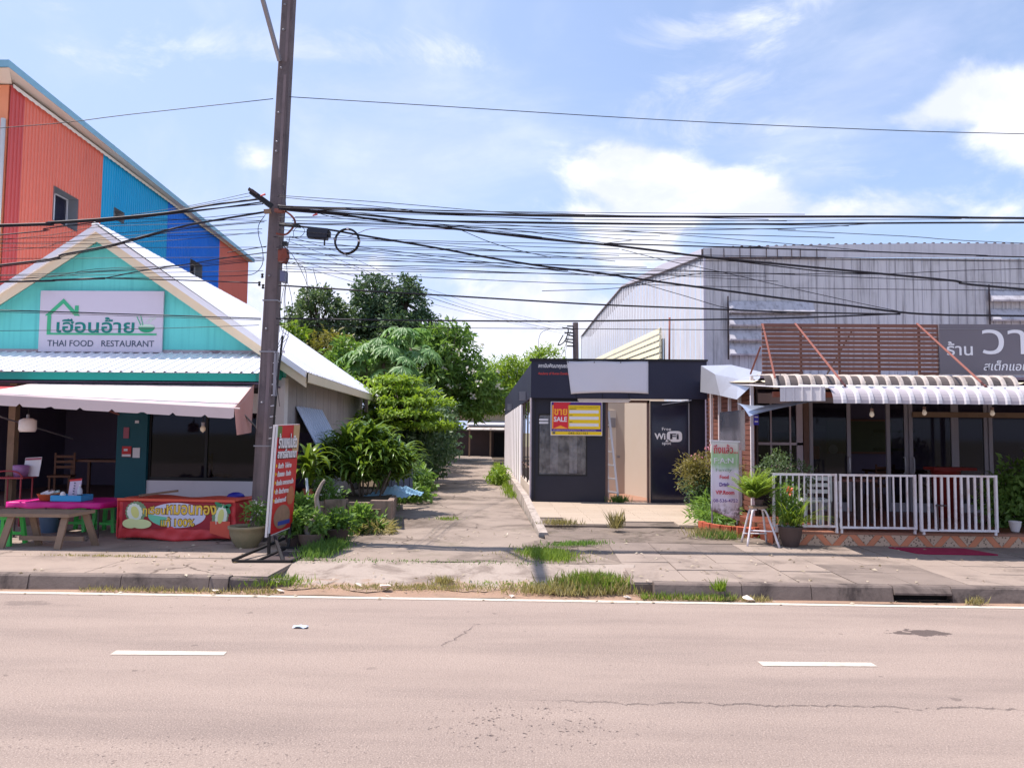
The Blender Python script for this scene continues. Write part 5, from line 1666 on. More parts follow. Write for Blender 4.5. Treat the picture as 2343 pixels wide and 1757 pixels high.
(0.0051, 'thin dark wire in the tangle of wires right of the concrete pole', 'thin dark wires in the tangle running right from the concrete pole', [[-1.099,11.044,4.751],[-0.598,11.044,4.545],[-0.133,11.044,4.418],[0.255,11.044,4.336]]),
(0.0051, 'thin dark wire in the tangle of wires right of the concrete pole', 'thin dark wires in the tangle running right from the concrete pole', [[1.281,11.056,4.458],[1.811,11.056,4.325],[2.84,11.056,4.105],[3.588,11.056,3.93],[4.629,11.056,3.701],[5.227,11.056,3.578]]),
(0.0051, 'thin dark wire in the tangle of wires right of the concrete pole', 'thin dark wires in the tangle running right from the concrete pole', [[1.175,11.068,4.082],[2.208,11.068,3.78],[2.839,11.068,3.605],[3.65,11.068,3.539]]),
(0.0051, 'thin dark wire in the tangle of wires right of the concrete pole', 'thin dark wires in the tangle running right from the concrete pole', [[-3.257,11.08,5.016],[-2.833,11.08,4.913],[-1.733,11.08,4.824],[-0.449,11.08,4.762],[1.03,11.08,4.559]]),
(0.0051, 'thin dark wire in the tangle of wires right of the concrete pole', 'thin dark wires in the tangle running right from the concrete pole', [[-3.518,11.092,4.934],[-2.772,11.092,4.942],[-2.059,11.092,4.865],[-1.027,11.092,4.783],[0.127,11.092,4.644]]),
(0.0051, 'thin dark wire in the tangle of wires right of the concrete pole', 'thin dark wires in the tangle running right from the concrete pole', [[-3.566,11.104,4.885],[-2.967,11.104,4.867],[-2.19,11.104,4.842],[-1.415,11.104,4.818]]),
(0.0051, 'thin dark wire in the tangle of wires right of the concrete pole', 'thin dark wires in the tangle running right from the concrete pole', [[-3.646,11.116,4.606],[-2.703,11.116,4.511],[-1.667,11.116,4.391],[-0.445,11.116,4.253],[0.889,11.116,4.084]]),
(0.0051, 'thin dark wire in the tangle of wires right of the concrete pole', 'thin dark wires in the tangle running right from the concrete pole', [[-3.616,11.128,4.531],[-2.058,11.128,4.497],[-0.769,11.128,4.462],[0.512,11.128,4.414],[1.258,11.128,4.384]]),
(0.0047, 'reddish brown wire curving off the coil on the pole cables', None, [[-2.702,11.1,4.651],[-2.561,11.1,4.703],[-2.375,11.1,4.762],[-1.8,11.1,4.77],[-1.252,11.1,4.759]]),
(0.0043, 'thin wire fanning from the concrete pole down to the small pole in the alley', 'thin wires fanning from the concrete pole to the small pole in the alley', [[-3.673,11.3,4.626],[-3.745,15.215,5.163],[-3.47,17.728,5.359],[-2.941,20.27,5.544],[-1.646,24.156,5.641],[1.396,30.0,5.864]]),
(0.0043, 'thin wire fanning from the concrete pole down to the small pole in the alley', 'thin wires fanning from the concrete pole to the small pole in the alley', [[-3.655,11.3,4.699],[-3.726,15.128,5.294],[-3.308,18.488,5.513],[-2.44,21.877,5.705],[-1.496,24.419,5.769],[1.447,30.0,5.933]]),
(0.0043, 'thin wire fanning from the concrete pole down to the small pole in the alley', 'thin wires fanning from the concrete pole to the small pole in the alley', [[-3.602,11.3,4.454],[-3.621,15.769,5.13],[-2.79,20.474,5.392],[-0.723,26.001,5.565],[1.499,30.0,5.761]]),
(0.0043, 'thin wire fanning from the concrete pole down to the small pole in the alley', 'thin wires fanning from the concrete pole to the small pole in the alley', [[-3.666,11.3,4.374],[-3.712,15.51,4.966],[-3.135,19.372,5.377],[-1.639,24.076,5.545],[1.465,30.0,5.692]]),
(0.0043, 'thin wire fanning from the concrete pole down to the small pole in the alley', 'thin wires fanning from the concrete pole to the small pole in the alley', [[-3.697,11.3,4.307],[-3.769,15.202,4.822],[-3.201,19.248,5.186],[-1.398,24.74,5.478],[1.431,30.0,5.623]]),
(0.0055, 'thin dark wire in the tangle of wires right of the concrete pole', 'thin dark wires in the tangle running right from the concrete pole', [[-3.772,11.14,4.86],[-3.212,11.14,4.852],[-2.391,11.14,4.855],[-1.21,11.14,4.832],[3.818,11.14,4.781]]),
(0.0047, 'thin dark wire in the tangle of wires right of the concrete pole', 'thin dark wires in the tangle running right from the concrete pole', [[-3.779,11.152,4.949],[-3.289,11.152,4.938],[-2.395,11.152,4.918],[-0.813,11.152,4.897],[4.589,11.152,4.838]]),
(0.0047, 'thin dark wire in the tangle of wires right of the concrete pole', 'thin dark wires in the tangle running right from the concrete pole', [[-3.761,11.164,4.183],[-3.12,11.164,4.156],[-2.382,11.164,4.151],[-0.936,11.164,4.132],[3.394,11.164,4.094]]),
(0.0055, 'thin dark wire in the tangle of wires right of the concrete pole', 'thin dark wires in the tangle running right from the concrete pole', [[-3.739,11.02,5.079],[-3.064,11.02,5.061],[-2.37,11.02,5.049],[-1.12,11.02,5.012],[3.392,11.02,4.891]]),
(0.0047, 'thin dark wire in the tangle of wires right of the concrete pole', 'thin dark wires in the tangle running right from the concrete pole', [[-3.742,11.032,5.055],[-3.097,11.032,5.034],[-2.373,11.032,5.042],[-1.137,11.032,5.008],[3.915,11.032,4.973]]),
(0.0047, 'thin dark wire in the tangle of wires right of the concrete pole', 'thin dark wires in the tangle running right from the concrete pole', [[-3.734,11.044,4.632],[-3.164,11.044,4.62],[-2.366,11.044,4.599],[-0.974,11.044,4.56],[3.402,11.044,4.493]]),
(0.0055, 'thin dark wire in the tangle of wires right of the concrete pole', 'thin dark wires in the tangle running right from the concrete pole', [[-3.744,11.056,4.838],[-3.273,11.056,4.816],[-2.373,11.056,4.817],[-1.045,11.056,4.777],[4.342,11.056,4.639]]),
(0.0047, 'thin dark wire in the tangle of wires right of the concrete pole', 'thin dark wires in the tangle running right from the concrete pole', [[-3.731,11.068,4.259],[-2.965,11.068,4.235],[-2.363,11.068,4.209],[-0.955,11.068,4.142],[1.746,11.068,4.05]]),
(0.0047, 'thin dark wire in the tangle of wires right of the concrete pole', 'thin dark wires in the tangle running right from the concrete pole', [[-3.742,11.08,4.499],[-3.163,11.08,4.462],[-2.371,11.08,4.46],[-1.09,11.08,4.441],[7.035,11.08,4.31]]),
(0.0055, 'thin dark wire in the tangle of wires right of the concrete pole', 'thin dark wires in the tangle running right from the concrete pole', [[-3.762,11.092,5.055],[-3.094,11.092,5.036],[-2.384,11.092,4.991],[-1.21,11.092,4.967],[0.267,11.092,4.904]]),
(0.0047, 'thin dark wire in the tangle of wires right of the concrete pole', 'thin dark wires in the tangle running right from the concrete pole', [[-3.748,11.104,4.417],[-3.266,11.104,4.388],[-2.374,11.104,4.371],[-1.054,11.104,4.356],[3.456,11.104,4.293]]),
(0.0047, 'thin dark wire in the tangle of wires right of the concrete pole', 'thin dark wires in the tangle running right from the concrete pole', [[-3.763,11.116,4.832],[-3.278,11.116,4.829],[-2.385,11.116,4.806],[-1.167,11.116,4.759],[1.853,11.116,4.669]]),
(0.0055, 'thin dark wire in the tangle of wires right of the concrete pole', 'thin dark wires in the tangle running right from the concrete pole', [[-3.755,11.128,4.404],[-3.072,11.128,4.368],[-2.378,11.128,4.352],[-1.26,11.128,4.298],[7.056,11.128,3.992]]),
(0.0047, 'thin dark wire in the tangle of wires right of the concrete pole', 'thin dark wires in the tangle running right from the concrete pole', [[-3.76,11.14,4.416],[-3.149,11.14,4.395],[-2.38,11.14,4.325],[-0.944,11.14,4.243],[3.557,11.14,4.018]]),
(0.0047, 'thin dark wire in the tangle of wires right of the concrete pole', 'thin dark wires in the tangle running right from the concrete pole', [[-3.782,11.152,5.075],[-3.325,11.152,5.029],[-2.396,11.152,4.94],[-0.791,11.152,4.802],[1.472,11.152,4.619]]),
(0.0055, 'thin dark wire in the tangle of wires right of the concrete pole', 'thin dark wires in the tangle running right from the concrete pole', [[-3.763,11.164,4.256],[-3.297,11.164,4.253],[-2.383,11.164,4.227],[-0.969,11.164,4.219],[3.807,11.164,4.131]]),
(0.0047, 'thin dark wire in the tangle of wires right of the concrete pole', 'thin dark wires in the tangle running right from the concrete pole', [[-3.729,11.02,4.729],[-3.028,11.02,4.665],[-2.361,11.02,4.589],[-1.031,11.02,4.477],[1.189,11.02,4.276]]),
(0.0047, 'thin dark wire in the tangle of wires right of the concrete pole', 'thin dark wires in the tangle running right from the concrete pole', [[-3.742,11.032,5.059],[-2.999,11.032,5.029],[-2.372,11.032,5.019],[-0.817,11.032,4.978],[0.753,11.032,4.961]]),
(0.0043, 'thin dark wire running left from the concrete pole across the coloured buildings', 'dark cables running left from the concrete pole past the turquoise gable', [[-15.0,10.568,4.295],[-7.899,11.044,4.58],[-6.511,11.137,4.673],[-5.172,11.226,4.811],[-4.046,11.3,4.94]]),
(0.0043, 'thin dark wire running left from the concrete pole across the coloured buildings', 'dark cables running left from the concrete pole past the turquoise gable', [[-15.0,10.604,4.656],[-7.918,11.056,4.784],[-6.522,11.145,4.826],[-5.179,11.229,4.94],[-4.05,11.3,5.07]]),
(0.0043, 'thin dark wire running left from the concrete pole across the coloured buildings', 'dark cables running left from the concrete pole past the turquoise gable', [[-15.0,10.638,3.586],[-7.885,11.068,3.982],[-6.495,11.152,4.111],[-5.154,11.233,4.208],[-4.028,11.3,4.333]]),
(0.0043, 'thin dark wire running left from the concrete pole across the coloured buildings', 'dark cables running left from the concrete pole past the turquoise gable', [[-15.0,10.671,3.333],[-7.892,11.08,3.958],[-6.501,11.16,4.162],[-5.156,11.236,4.234],[-4.029,11.3,4.358]]),
(0.0043, 'thin dark wire running left from the concrete pole across the coloured buildings', 'dark cables running left from the concrete pole past the turquoise gable', [[-15.0,10.707,3.831],[-7.905,11.092,4.053],[-6.504,11.168,4.126],[-5.157,11.24,4.213],[-4.028,11.3,4.337]]),
(0.0043, 'thin dark wire running left from the concrete pole across the coloured buildings', 'dark cables running left from the concrete pole past the turquoise gable', [[-15.0,10.746,3.798],[-7.914,11.104,4.052],[-6.509,11.175,4.136],[-5.16,11.243,4.255],[-4.03,11.3,4.378]]),
(0.0043, 'thin dark wire running left from the concrete pole across the coloured buildings', 'dark cables running left from the concrete pole past the turquoise gable', [[-15.0,10.781,3.93],[-7.95,11.116,4.582],[-6.542,11.183,4.799],[-5.184,11.247,4.878],[-4.048,11.3,5.002]]),
(0.0043, 'loose black wire hanging beside the concrete pole', 'loose wires hanging beside the concrete pole', [[-3.727,11.15,5.452],[-3.695,11.15,5.267],[-3.677,11.15,5.089],[-3.699,11.15,4.93]]),
(0.0043, 'loose black wire hanging beside the concrete pole', 'loose wires hanging beside the concrete pole', [[-3.6,11.15,4.667],[-3.651,11.15,4.366],[-3.629,11.15,4.065],[-3.666,11.15,3.765],[-3.649,11.15,3.382],[-3.676,11.15,3.201],[-3.747,11.15,2.975],[-3.749,11.15,2.589],[-3.685,11.15,2.141]]),
(0.0043, 'loose black wire hanging beside the concrete pole', 'loose wires hanging beside the concrete pole', [[-3.563,11.15,4.274],[-3.379,11.15,4.19],[-3.326,11.15,3.916],[-3.353,11.15,3.695]]),
(0.0043, 'loose black wire hanging beside the concrete pole', 'loose wires hanging beside the concrete pole', [[-3.721,11.15,4.536],[-3.567,11.15,4.392],[-3.417,11.15,4.144],[-3.326,11.15,3.916],[-3.299,11.15,3.624]]),
(0.0043, 'loose black wire hanging beside the concrete pole', 'loose wires hanging beside the concrete pole', [[-3.249,11.15,4.191],[-3.17,11.15,3.917]]),
(0.0043, 'loose black wire hanging beside the concrete pole', 'loose wires hanging beside the concrete pole', [[-3.716,11.15,3.233],[-3.714,11.15,3.622],[-3.64,11.15,3.98],[-3.547,11.15,3.688],[-3.566,11.15,3.428],[-3.709,11.15,2.975]]),
(0.0043, 'loose black wire hanging beside the concrete pole', 'loose wires hanging beside the concrete pole', [[-3.629,11.15,4.065],[-3.651,11.15,3.687],[-3.586,11.15,3.234],[-3.657,11.15,2.975],[-3.725,11.15,2.653],[-3.754,11.15,2.3]]),
(0.0043, 'loose black wire hanging beside the concrete pole', 'loose wires hanging beside the concrete pole', [[-3.548,11.15,4.661],[-3.55,11.15,4.746],[-3.473,11.15,4.806],[-3.387,11.15,4.76],[-3.431,11.15,4.668],[-3.573,11.15,4.635]]),
(0.0043, 'loose black wire hanging beside the concrete pole', 'loose wires hanging beside the concrete pole', [[-3.727,11.15,3.622],[-3.685,11.15,3.266],[-3.585,11.15,3.169],[-3.71,11.15,3.039],[-3.784,11.15,2.91]]),
(0.0094, 'thin loose wire drooping from the small pole in the alley', 'loose wires on the small alley pole', [[0.711,30.0,5.86],[0.336,30.0,5.685],[0.236,30.0,5.202],[0.378,30.0,4.584]]),
(0.0094, 'thin loose wire drooping from the small pole in the alley', 'loose wires on the small alley pole', [[1.499,30.0,5.761],[1.229,30.0,5.037],[1.061,30.0,4.589]]),
(0.0094, 'thin loose wire drooping from the small pole in the alley', 'loose wires on the small alley pole', [[1.395,30.0,5.898],[1.331,30.0,5.209],[1.265,30.0,4.59]]),
]

# =================================================================== UTILITY POLE AND ITS GEAR
m_pole = M('dark weathered concrete pole', (110, 99, 100), .9, .16, 2.2, .7, (58, 50, 56), .6, .35)
m_groove = M('pole groove', (126, 112, 114), .9, .12, 2, .5, (90, 78, 80), .5)
m_rustpipe = M('rusty hanger', (126, 66, 54), .8, .2, 6, .5, (76, 44, 40))
PY = 11.4
up = thing('utility_pole', 'tall dark square concrete pole loaded with cables beside the durian stall', 'utility pole', (-4.03, PY, .15))
pa, pb = (-4.025, .15), (-3.745, 10.4)


def pole_x(z):
    return pa[0] + (pb[0] - pa[0]) * (z - pa[1]) / (pb[1] - pa[1])


def pole_w(z):
    return .108 - .0026 * (z - .15)


mb = MB()
zs = [.1, 2, 4, 6, 8, 10.4]
vs, fs = [], []
for z in zs:
    w, x = pole_w(z), pole_x(z)
    c = w * .14
    for dx, dy in ((-w + c, -w), (w - c, -w), (w, -w + c), (w, w - c), (w - c, w), (-w + c, w), (-w, w - c), (-w, -w + c)):
        vs.append((x + dx, PY + dy, z))
for i in range(len(zs) - 1):
    for k in range(8):
        a, b = i * 8 + k, i * 8 + (k + 1) % 8
        fs.append((a, b, b + 8, a + 8))
fs.append(tuple(range(40, 48)))
mb.add(vs, fs).build('shaft', m_pole, up)
mb = MB()
for z0, z1 in ((.3, 3.0), (5.6, 7.2), (7.4, 10)):
    for z in (0,):
        x0, x1 = pole_x(z0), pole_x(z1)
        w0, w1 = pole_w(z0), pole_w(z1)
        MB().add([(x0 + w0 * .15, PY - w0 - .004, z0), (x0 + w0 * .62, PY - w0 - .004, z0), (x1 + w1 * .62, PY - w1 - .004, z1), (x1 + w1 * .15, PY - w1 - .004, z1)], [(0, 1, 2, 3)]).build('groove', m_groove, up)
bolt = MB().lathe((0, 0, 0), [(.018, 0), (.018, .015), (.010, .022)], 8)
bme = MB()
bme.add([(v[0], -v[2], v[1]) for v in bolt.v], bolt.f)
bme = bme.mesh('bolt', m_steel)
for z in (2.2, 3.3, 4.1, 6.0, 6.15, 6.6, 7.3, 7.9, 8.3):
    place('bolt', bme, up, loc=(pole_x(z) - .03, PY - pole_w(z), z))
for z in (1.55, 2.95, 3.72):
    w, x = pole_w(z) + .012, pole_x(z)
    MB().box(x - w, PY - w, z, x + w, PY + w, z + .02).build('band', m_steel, up)
# top arm reaching over the road with its brace
MB().beam((-3.98, 11.38, 8.62), (-4.03, 9.3, 8.66), .10, .13).build('arm', m_pole, up)
MB().beam((-3.88, 11.28, 7.40), (-4.02, 10.4, 8.45), .05, .06).build('brace', m_steel, up)
MB().beam((-4.4, 11.2, 8.95), (-3.2, 11.2, 8.97), .14, .12).build('crossarm', m_pole, up)
# cable brackets
MB().beam((-4.19, 11.08, 5.32), (-3.90, 11.2, 5.12), .05, .075).build('angle_bracket', m_black, up)
MB().beam((-4.21, 11.06, 5.345), (-4.09, 11.1, 5.27), .08, .035).build('angle_bracket', m_drk, up)
MB().beam((-3.86, 11.22, 5.07), (-3.72, 11.2, 5.05), .07, .05).build('wood_clamp', m_rustbar, up)
MB().beam((-4.02, 11.2, 5.045), (-3.92, 11.22, 5.06), .07, .055).build('wood_clamp', m_wood, up)
MB().tube(smooth_path([(-3.76, 11.2, 5.06), (-3.67, 11.16, 5.03), (-3.57, 11.14, 4.95), (-3.53, 11.14, 4.86), (-3.59, 11.14, 4.75), (-3.68, 11.16, 4.69), (-3.83, 11.22, 4.72)]), .015, 6).build('cable_hanger', m_rustpipe, up, True)
MB().beam((-3.78, 11.2, 4.85), (-3.44, 11.1, 4.795), .045, .04).build('spacer_arm', m_black, up)
MB().box(-3.71, 11.12, 4.52, -3.64, 11.2, 4.58).build('splitter', m_black, up)
MB().add([(-3.76, 11.1, 4.46), (-3.64, 11.08, 4.47), (-3.62, 11.1, 4.36), (-3.66, 11.08, 4.25), (-3.76, 11.1, 4.28), (-3.76, 11.22, 4.46), (-3.64, 11.22, 4.47), (-3.62, 11.22, 4.36), (-3.66, 11.22, 4.25), (-3.76, 11.22, 4.28)],
         [(0, 4, 3, 2, 1), (5, 6, 7, 8, 9), (0, 1, 6, 5), (1, 2, 7, 6), (2, 3, 8, 7), (3, 4, 9, 8), (4, 0, 5, 9)]).build('rusty_bracket', m_rustpipe, up)
MB().box(-3.74, 11.16, 3.99, -3.67, 11.32, 4.15).build('meter_box', M('blue grey box', (96, 100, 128), .5), up)
for x, z in ((-4.0, 4.07), (-4.04, 3.95), (-3.985, 3.91)):
    MB().lathe((x, 11.15, z), [(.012, -.035), (.024, -.02), (.012, 0), (.024, .02), (.012, .035)], 8).build('insulator', m_black, up)
for x, z in ((-3.99, 5.25), (-3.21, 4.955)):
    MB().tube([(x - .035, 11.05, z - .01), (x + .035, 11.05, z + .015)], [.010, .017], 6).build('pink_insulator', M('faded red ceramic', (190, 84, 84), .5), up)
for k in range(9):
    z = 2.95 - .16 * k
    MB().tube([(pole_x(z) + .10, 11.3, z), (pole_x(z) + .19, 11.28, z + .015)], .007, 5).build('white_clip', m_whp, up)
MB().box(-3.83, 11.26, 2.3, -3.775, 11.32, 2.95).build('conduit', m_steel, up)
MB().tube(smooth_path([(-3.72, 11.3, 3.2), (-3.78, 11.28, 2.4), (-3.82, 11.28, 1.6), (-3.83, 11.28, .9)]), .017, 6).build('conduit', m_black, up)
sp = thing('splice_box', 'black cable splice box hanging on a sloping cable right of the pole', 'junction box', (-3.16, 11.1, 4.6))
MB().add([(-3.315, 11.05, 4.62), (-3.03, 11.05, 4.595), (-3.03, 11.15, 4.595), (-3.315, 11.15, 4.62), (-3.315, 11.05, 4.785), (-3.015, 11.05, 4.755), (-3.015, 11.15, 4.755), (-3.315, 11.15, 4.785)],
         [(3, 2, 1, 0), (4, 5, 6, 7), (0, 1, 5, 4), (1, 2, 6, 5), (2, 3, 7, 6), (3, 0, 4, 7)]).build('case', M('dark plastic case', (34, 36, 50), .5), sp)
MB().box(-3.335, 11.07, 4.65, -3.315, 11.13, 4.75).build('gland', m_black, sp)
MB().box(-3.02, 11.07, 4.63, -2.985, 11.13, 4.72).build('gland', m_black, sp)
MB().box(-3.08, 11.08, 4.51, -3.065, 11.12, 4.60).build('tail', m_black, sp)
co = thing('cable_coil', 'round coil of spare black cable hanging right of the splice box', 'cable coil', (-2.74, 11.08, 4.57))
for k in range(4):
    r = .170 + .008 * (k % 3)
    MB().tube([(-2.735 + r * math.cos(a), 11.06 + .012 * k, 4.572 + r * 1.03 * math.sin(a)) for a in [2 * math.pi * i / 36 for i in range(37)]], .0075, 6, False).build('loop', m_black, co)
for a in (1.5, .0, 4.6, 3.0):
    MB().box(-2.735 + .178 * math.cos(a) - .014, 11.035, 4.572 + .182 * math.sin(a) - .012, -2.735 + .178 * math.cos(a) + .014, 11.12, 4.572 + .182 * math.sin(a) + .012).build('tie', m_whp if a < 2 else m_steel, co)
m_cable = M('black cable sheath', (26, 24, 34), .55, .1, 2)
for r, lab, grp, pts in CABLES:
    pth = smooth_path(pts, 4)
    o = MB().tube(pth, r, 6 if r > .01 else 5).build('cable' if r > .0065 else 'wire', m_rustpipe if 'reddish' in lab else m_cable, None, True)
    tag(o, lab, 'cable' if r > .0065 else 'wire', grp)
# small pole in the alley
sp2 = thing('small_pole', 'short dark pole with tangled wires rising behind the black shop', 'utility pole', (1.72, 30, 0))
MB().tube([(1.76, 30, 0), (1.68, 30, 6.1)], [.13, .11], 8).build('shaft', m_pole, sp2)
for k in range(7):
    z = 5.95 - .13 * k
    MB().tube([(1.6, 29.95, z), (1.35 - .05 * (k % 3), 29.9, z + .06 * (k % 2))], .03, 5).build('insulator', m_black, sp2)
MB().tube(smooth_path([(1.2, 29.9, 5.6), (1.0, 29.9, 5.2), (1.25, 29.9, 5.35), (1.4, 29.9, 5.8), (1.15, 29.9, 5.9)]), .022, 5).build('wire_knot', m_black, sp2)

# =================================================================== FURNITURE IN FRONT OF THE THAI RESTAURANT
m_tarp = M('red tarpaulin', (206, 62, 66), .5, .1, 2.5, .25, (170, 40, 50))
m_tarp2 = M('orange red tarpaulin top', (214, 88, 66), .5, .08, 2)
st = thing('durian_stall', 'low market stall wrapped in red tarpaulin beside the concrete pole', 'stall', (-5.3, 11.4, .15))
SX0, SX1, SY0, SY1, SZ = -6.12, -4.36, 11.36, 12.15, .735


def front_sheet(u, v):
    fold = .010 * math.sin(u * 23 + v * 2) + .022 * math.sin(u * 7 + 1) * (1 - v) + .008 * math.sin(u * 47 - v * 13) * (1 - v) + .007 * math.sin(u * 11 + v * 19)
    return (SX0 + (SX1 - SX0) * u + .02 * (1 - v) * math.sin(v * 5), SY0 - .015 + fold - .02 * (1 - v), .175 + (SZ - .175) * v + .02 * math.sin(u * 9) * (1 - v))


MB().grid(60, 16, front_sheet, (0, .02, 0)).build('front_sheet', m_tarp, st, True)
MB().grid(10, 8, lambda u, v: (SX1 + .012 * math.sin(v * 9) + .01 * math.sin(u * 11) + .05 * v * u - .02, SY0 + (SY1 - SY0) * u, .17 + (SZ - .17) * v), (-.02, 0, 0)).build('side_sheet', m_tarp, st, True)
MB().grid(20, 8, lambda u, v: (SX0 + (SX1 + .03 - SX0) * u, SY0 - .02 + (SY1 - SY0) * v, SZ + .012 + .02 * v + .012 * math.sin(u * 14 + v * 5) - .03 * math.sin(math.pi * u) * v), (0, 0, -.02)).build('top_sheet', m_tarp2, st, True)
MB().box(SX0 - .015, SY0 - .02, .2, SX0, SY1, SZ).build('left_sheet', m_tarp, st)
MB().beam((SX0, SY0 - .04, SZ + .02), (SX1, SY0 - .04, SZ + .01), .04, .035).build('front_batten', m_tarp2, st)
MB().beam((-6.0, 11.7, SZ + .04), (-5.52, 11.98, SZ + .10), .05, .03).build('loose_board', m_wood, st)
MB().grid(4, 4, lambda u, v: (-4.72 + .3 * u, SY0 - .06 - .01 * u, .28 + .17 * v - .08 * u * (1 - v)), (0, .01, 0)).build('patch', m_tarp2, st)
for x in (SX0 + .04, SX1 - .06):
    for y in (SY0 + .05, SY1 - .05):
        MB().box(x, y, .15, x + .04, y + .04, SZ).build('leg', m_wood, st)
MB().lathe((-4.62, 12.0, SZ + .02), [(.14, 0), (.11, .04), (.05, .065)], 12).build('blue_lid', M('blue plastic', (44, 48, 150), .4), st, True)
bn = thing('durian_banner', 'printed durian banner with yellow Thai lettering tied to the red stall', 'banner', (-5.26, 11.33, .33))
YB = 11.305
MB().box(-6.03, YB, .335, -4.43, YB + .006, .715).build('sheet', M('dark red print', (150, 28, 44), .5, .08), bn)
MB().prism([(-5.22 + .43 * math.cos(a), YB, .53 + .182 * math.sin(a)) for a in [2 * math.pi * k / 40 for k in range(40)]], (0, -.002, 0)).build('oval', M('pale lilac print', (206, 206, 226), .5, .05), bn)
MB().prism([(-5.22 + .428 * math.cos(a), YB - .003, .53 + .18 * math.sin(a)) for a in [math.pi * (.98 + .36 * k / 12) for k in range(13)]] + [(-5.36, YB - .003, .50)], (0, -.001, 0)).build('oval_tint', M('mint print', (110, 196, 160), .5), bn)
m_gold = M('gold lettering', (236, 196, 70), .45, .06)
m_brn = M('brown outline print', (110, 66, 20), .5)
for body, x, z, w_, h_ in (('ทุเรียน', -5.56, .585, .33, .15), ('หมอนทอง', -5.0, .612, .74, .135), ('แท้', -5.38, .435, .14, .13), ('100%', -5.10, .425, .29, .105)):
    text(body, (x, YB - .003, z), w_ + .022, h_ + .022, m_brn, bn, bold=.05, name='lettering_outline', depth=.002)
    text(body, (x, YB - .007, z), w_, h_, m_gold, bn, bold=.02, depth=.003)
m_husk = M('durian husk print', (120, 146, 110), .6, .3, 30)
m_pulp = M('durian pulp print', (214, 214, 130), .5, .08)
m_rind = M('pale rind print', (222, 228, 212), .5, .05)


def durian(cx, cz, a, b, tilt, s):
    def el(ka, kb, y, n=26, spike=0.0, dx=0.0):
        pts = []
        for k in range(n):
            t = 2 * math.pi * k / n
            r = 1 + (spike if k % 2 else 0)
            x, z = ka * r * math.cos(t) + dx, kb * r * math.sin(t)
            pts.append((cx + x * math.cos(tilt) - z * math.sin(tilt), y, cz + x * math.sin(tilt) + z * math.cos(tilt)))
        return pts
    MB().prism(el(a, b, YB - .0035, 40, .10), (0, -.002, 0)).build('husk', m_husk, bn)
    MB().prism(el(a * .72, b * .86, YB - .0062, 30, .09, -s * a * .12), (0, -.002, 0)).build('rind', m_rind, bn)
    MB().prism(el(a * .38, b * .62, YB - .009, 20, 0, -s * a * .08), (0, -.002, 0)).build('pulp', m_pulp, bn)


durian(-5.83, .575, .15, .145, .35, 1)
durian(-4.57, .525, .115, .175, -.16, -1)
for cx, cz, a, b, dy in ((-5.90, .405, .12, .07, .012), (-5.74, .40, .155, .068, .015)):
    MB().prism([(cx + a * math.cos(t), YB - dy, cz + b * math.sin(t)) for t in [2 * math.pi * k / 22 for k in range(22)]], (0, -.002, 0)).build('seed_print', M('creamy pulp print', (214, 222, 160), .5, .06), bn)
for x, z, t in ((-4.47, .675, .3), (-4.60, .695, 2.6), (-4.455, .62, -1.1)):
    MB().prism([(x + .065 * math.cos(a) * math.cos(t) - .028 * math.sin(a) * math.sin(t), YB - .010, z + .065 * math.cos(a) * math.sin(t) + .028 * math.sin(a) * math.cos(t)) for a in [2 * math.pi * k / 14 for k in range(14)]], (0, -.002, 0)).build('leaf_print', M('green leaf print', (50, 132, 90), .5), bn)

m_pink = M('magenta table cloth', (206, 24, 132), .4, .08, 2, .15, (170, 20, 110))
tb_ = thing('table', 'dining table under a magenta plastic cloth in front of the restaurant', 'table', (-7.1, 11.7, .15))
MB().grid(24, 10, lambda u, v: (-7.86 + 1.42 * u + .16 * v * (1 - 2 * abs(u - .5)) + (.1 * v if u > .9 else 0), 11.42 + .85 * v, .690 + .004 * math.sin(u * 12)), (0, 0, -.015)).build('cloth', m_pink, tb_)
MB().grid(30, 3, lambda u, v: (-7.86 + 1.42 * u, 11.41 - .012 * math.sin(u * 30) * (1 - v) - .01 * (1 - v), .60 + .088 * v + .008 * math.sin(u * 17) * (1 - v)), (0, .006, 0)).build('cloth_drape', m_pink, tb_, True)
MB().grid(8, 3, lambda u, v: (-6.44 + .1 * u + .01 * math.sin(u * 9), 11.41 + .86 * u, .60 - .03 * u + (.088 + .03 * u) * v), (-.006, 0, 0)).build('cloth_drape', m_pink, tb_, True)
for x, y in ((-7.78, 11.5), (-6.5, 11.5), (-7.74, 12.18), (-6.4, 12.18)):
    MB().tube([(x, y, .15), (x, y, .68)], .014, 6).build('leg', m_drk, tb_)
MB().tube([(-7.76, 12.1, .25), (-7.3, 12.1, .42)], .012, 5).build('stretcher', m_drk, tb_)
bk = thing('basket', 'orange basket of napkins and packets on the magenta table', 'basket', (-7.37, 11.66, .695))
m_bas = M('orange wicker', (206, 122, 66), .7, .15, 30, bump=.4)
MB().lathe((-7.37, 11.66, .695), [(.12, 0), (.165, .10), (.172, .10), (.15, .085), (.11, .012)], 18).build('body', m_bas, bk, True)
for dx, dy, dz, w_, c in ((-.07, 0, .10, .10, (224, 220, 226)), (.05, .02, .10, .16, (190, 214, 214)), (-.02, .05, .115, .07, (120, 96, 96)), (.03, -.04, .10, .12, (214, 214, 220))):
    MB().beam((-7.37 + dx - w_ / 2, 11.66 + dy, .695 + dz - .01), (-7.37 + dx + w_ / 2, 11.66 + dy + .02, .695 + dz + .035), .05, .035).build('packet', M('packet %d' % c[0], c, .5), bk)
ty = thing('tray', 'blue plastic tray holding bottle and menu on the magenta table', 'tray', (-6.98, 11.6, .695))
m_bluepl = M('blue plastic tray', (52, 150, 206), .4, .05)
MB().box(-7.19, 11.50, .695, -6.80, 11.76, .705).build('bottom', m_bluepl, ty)
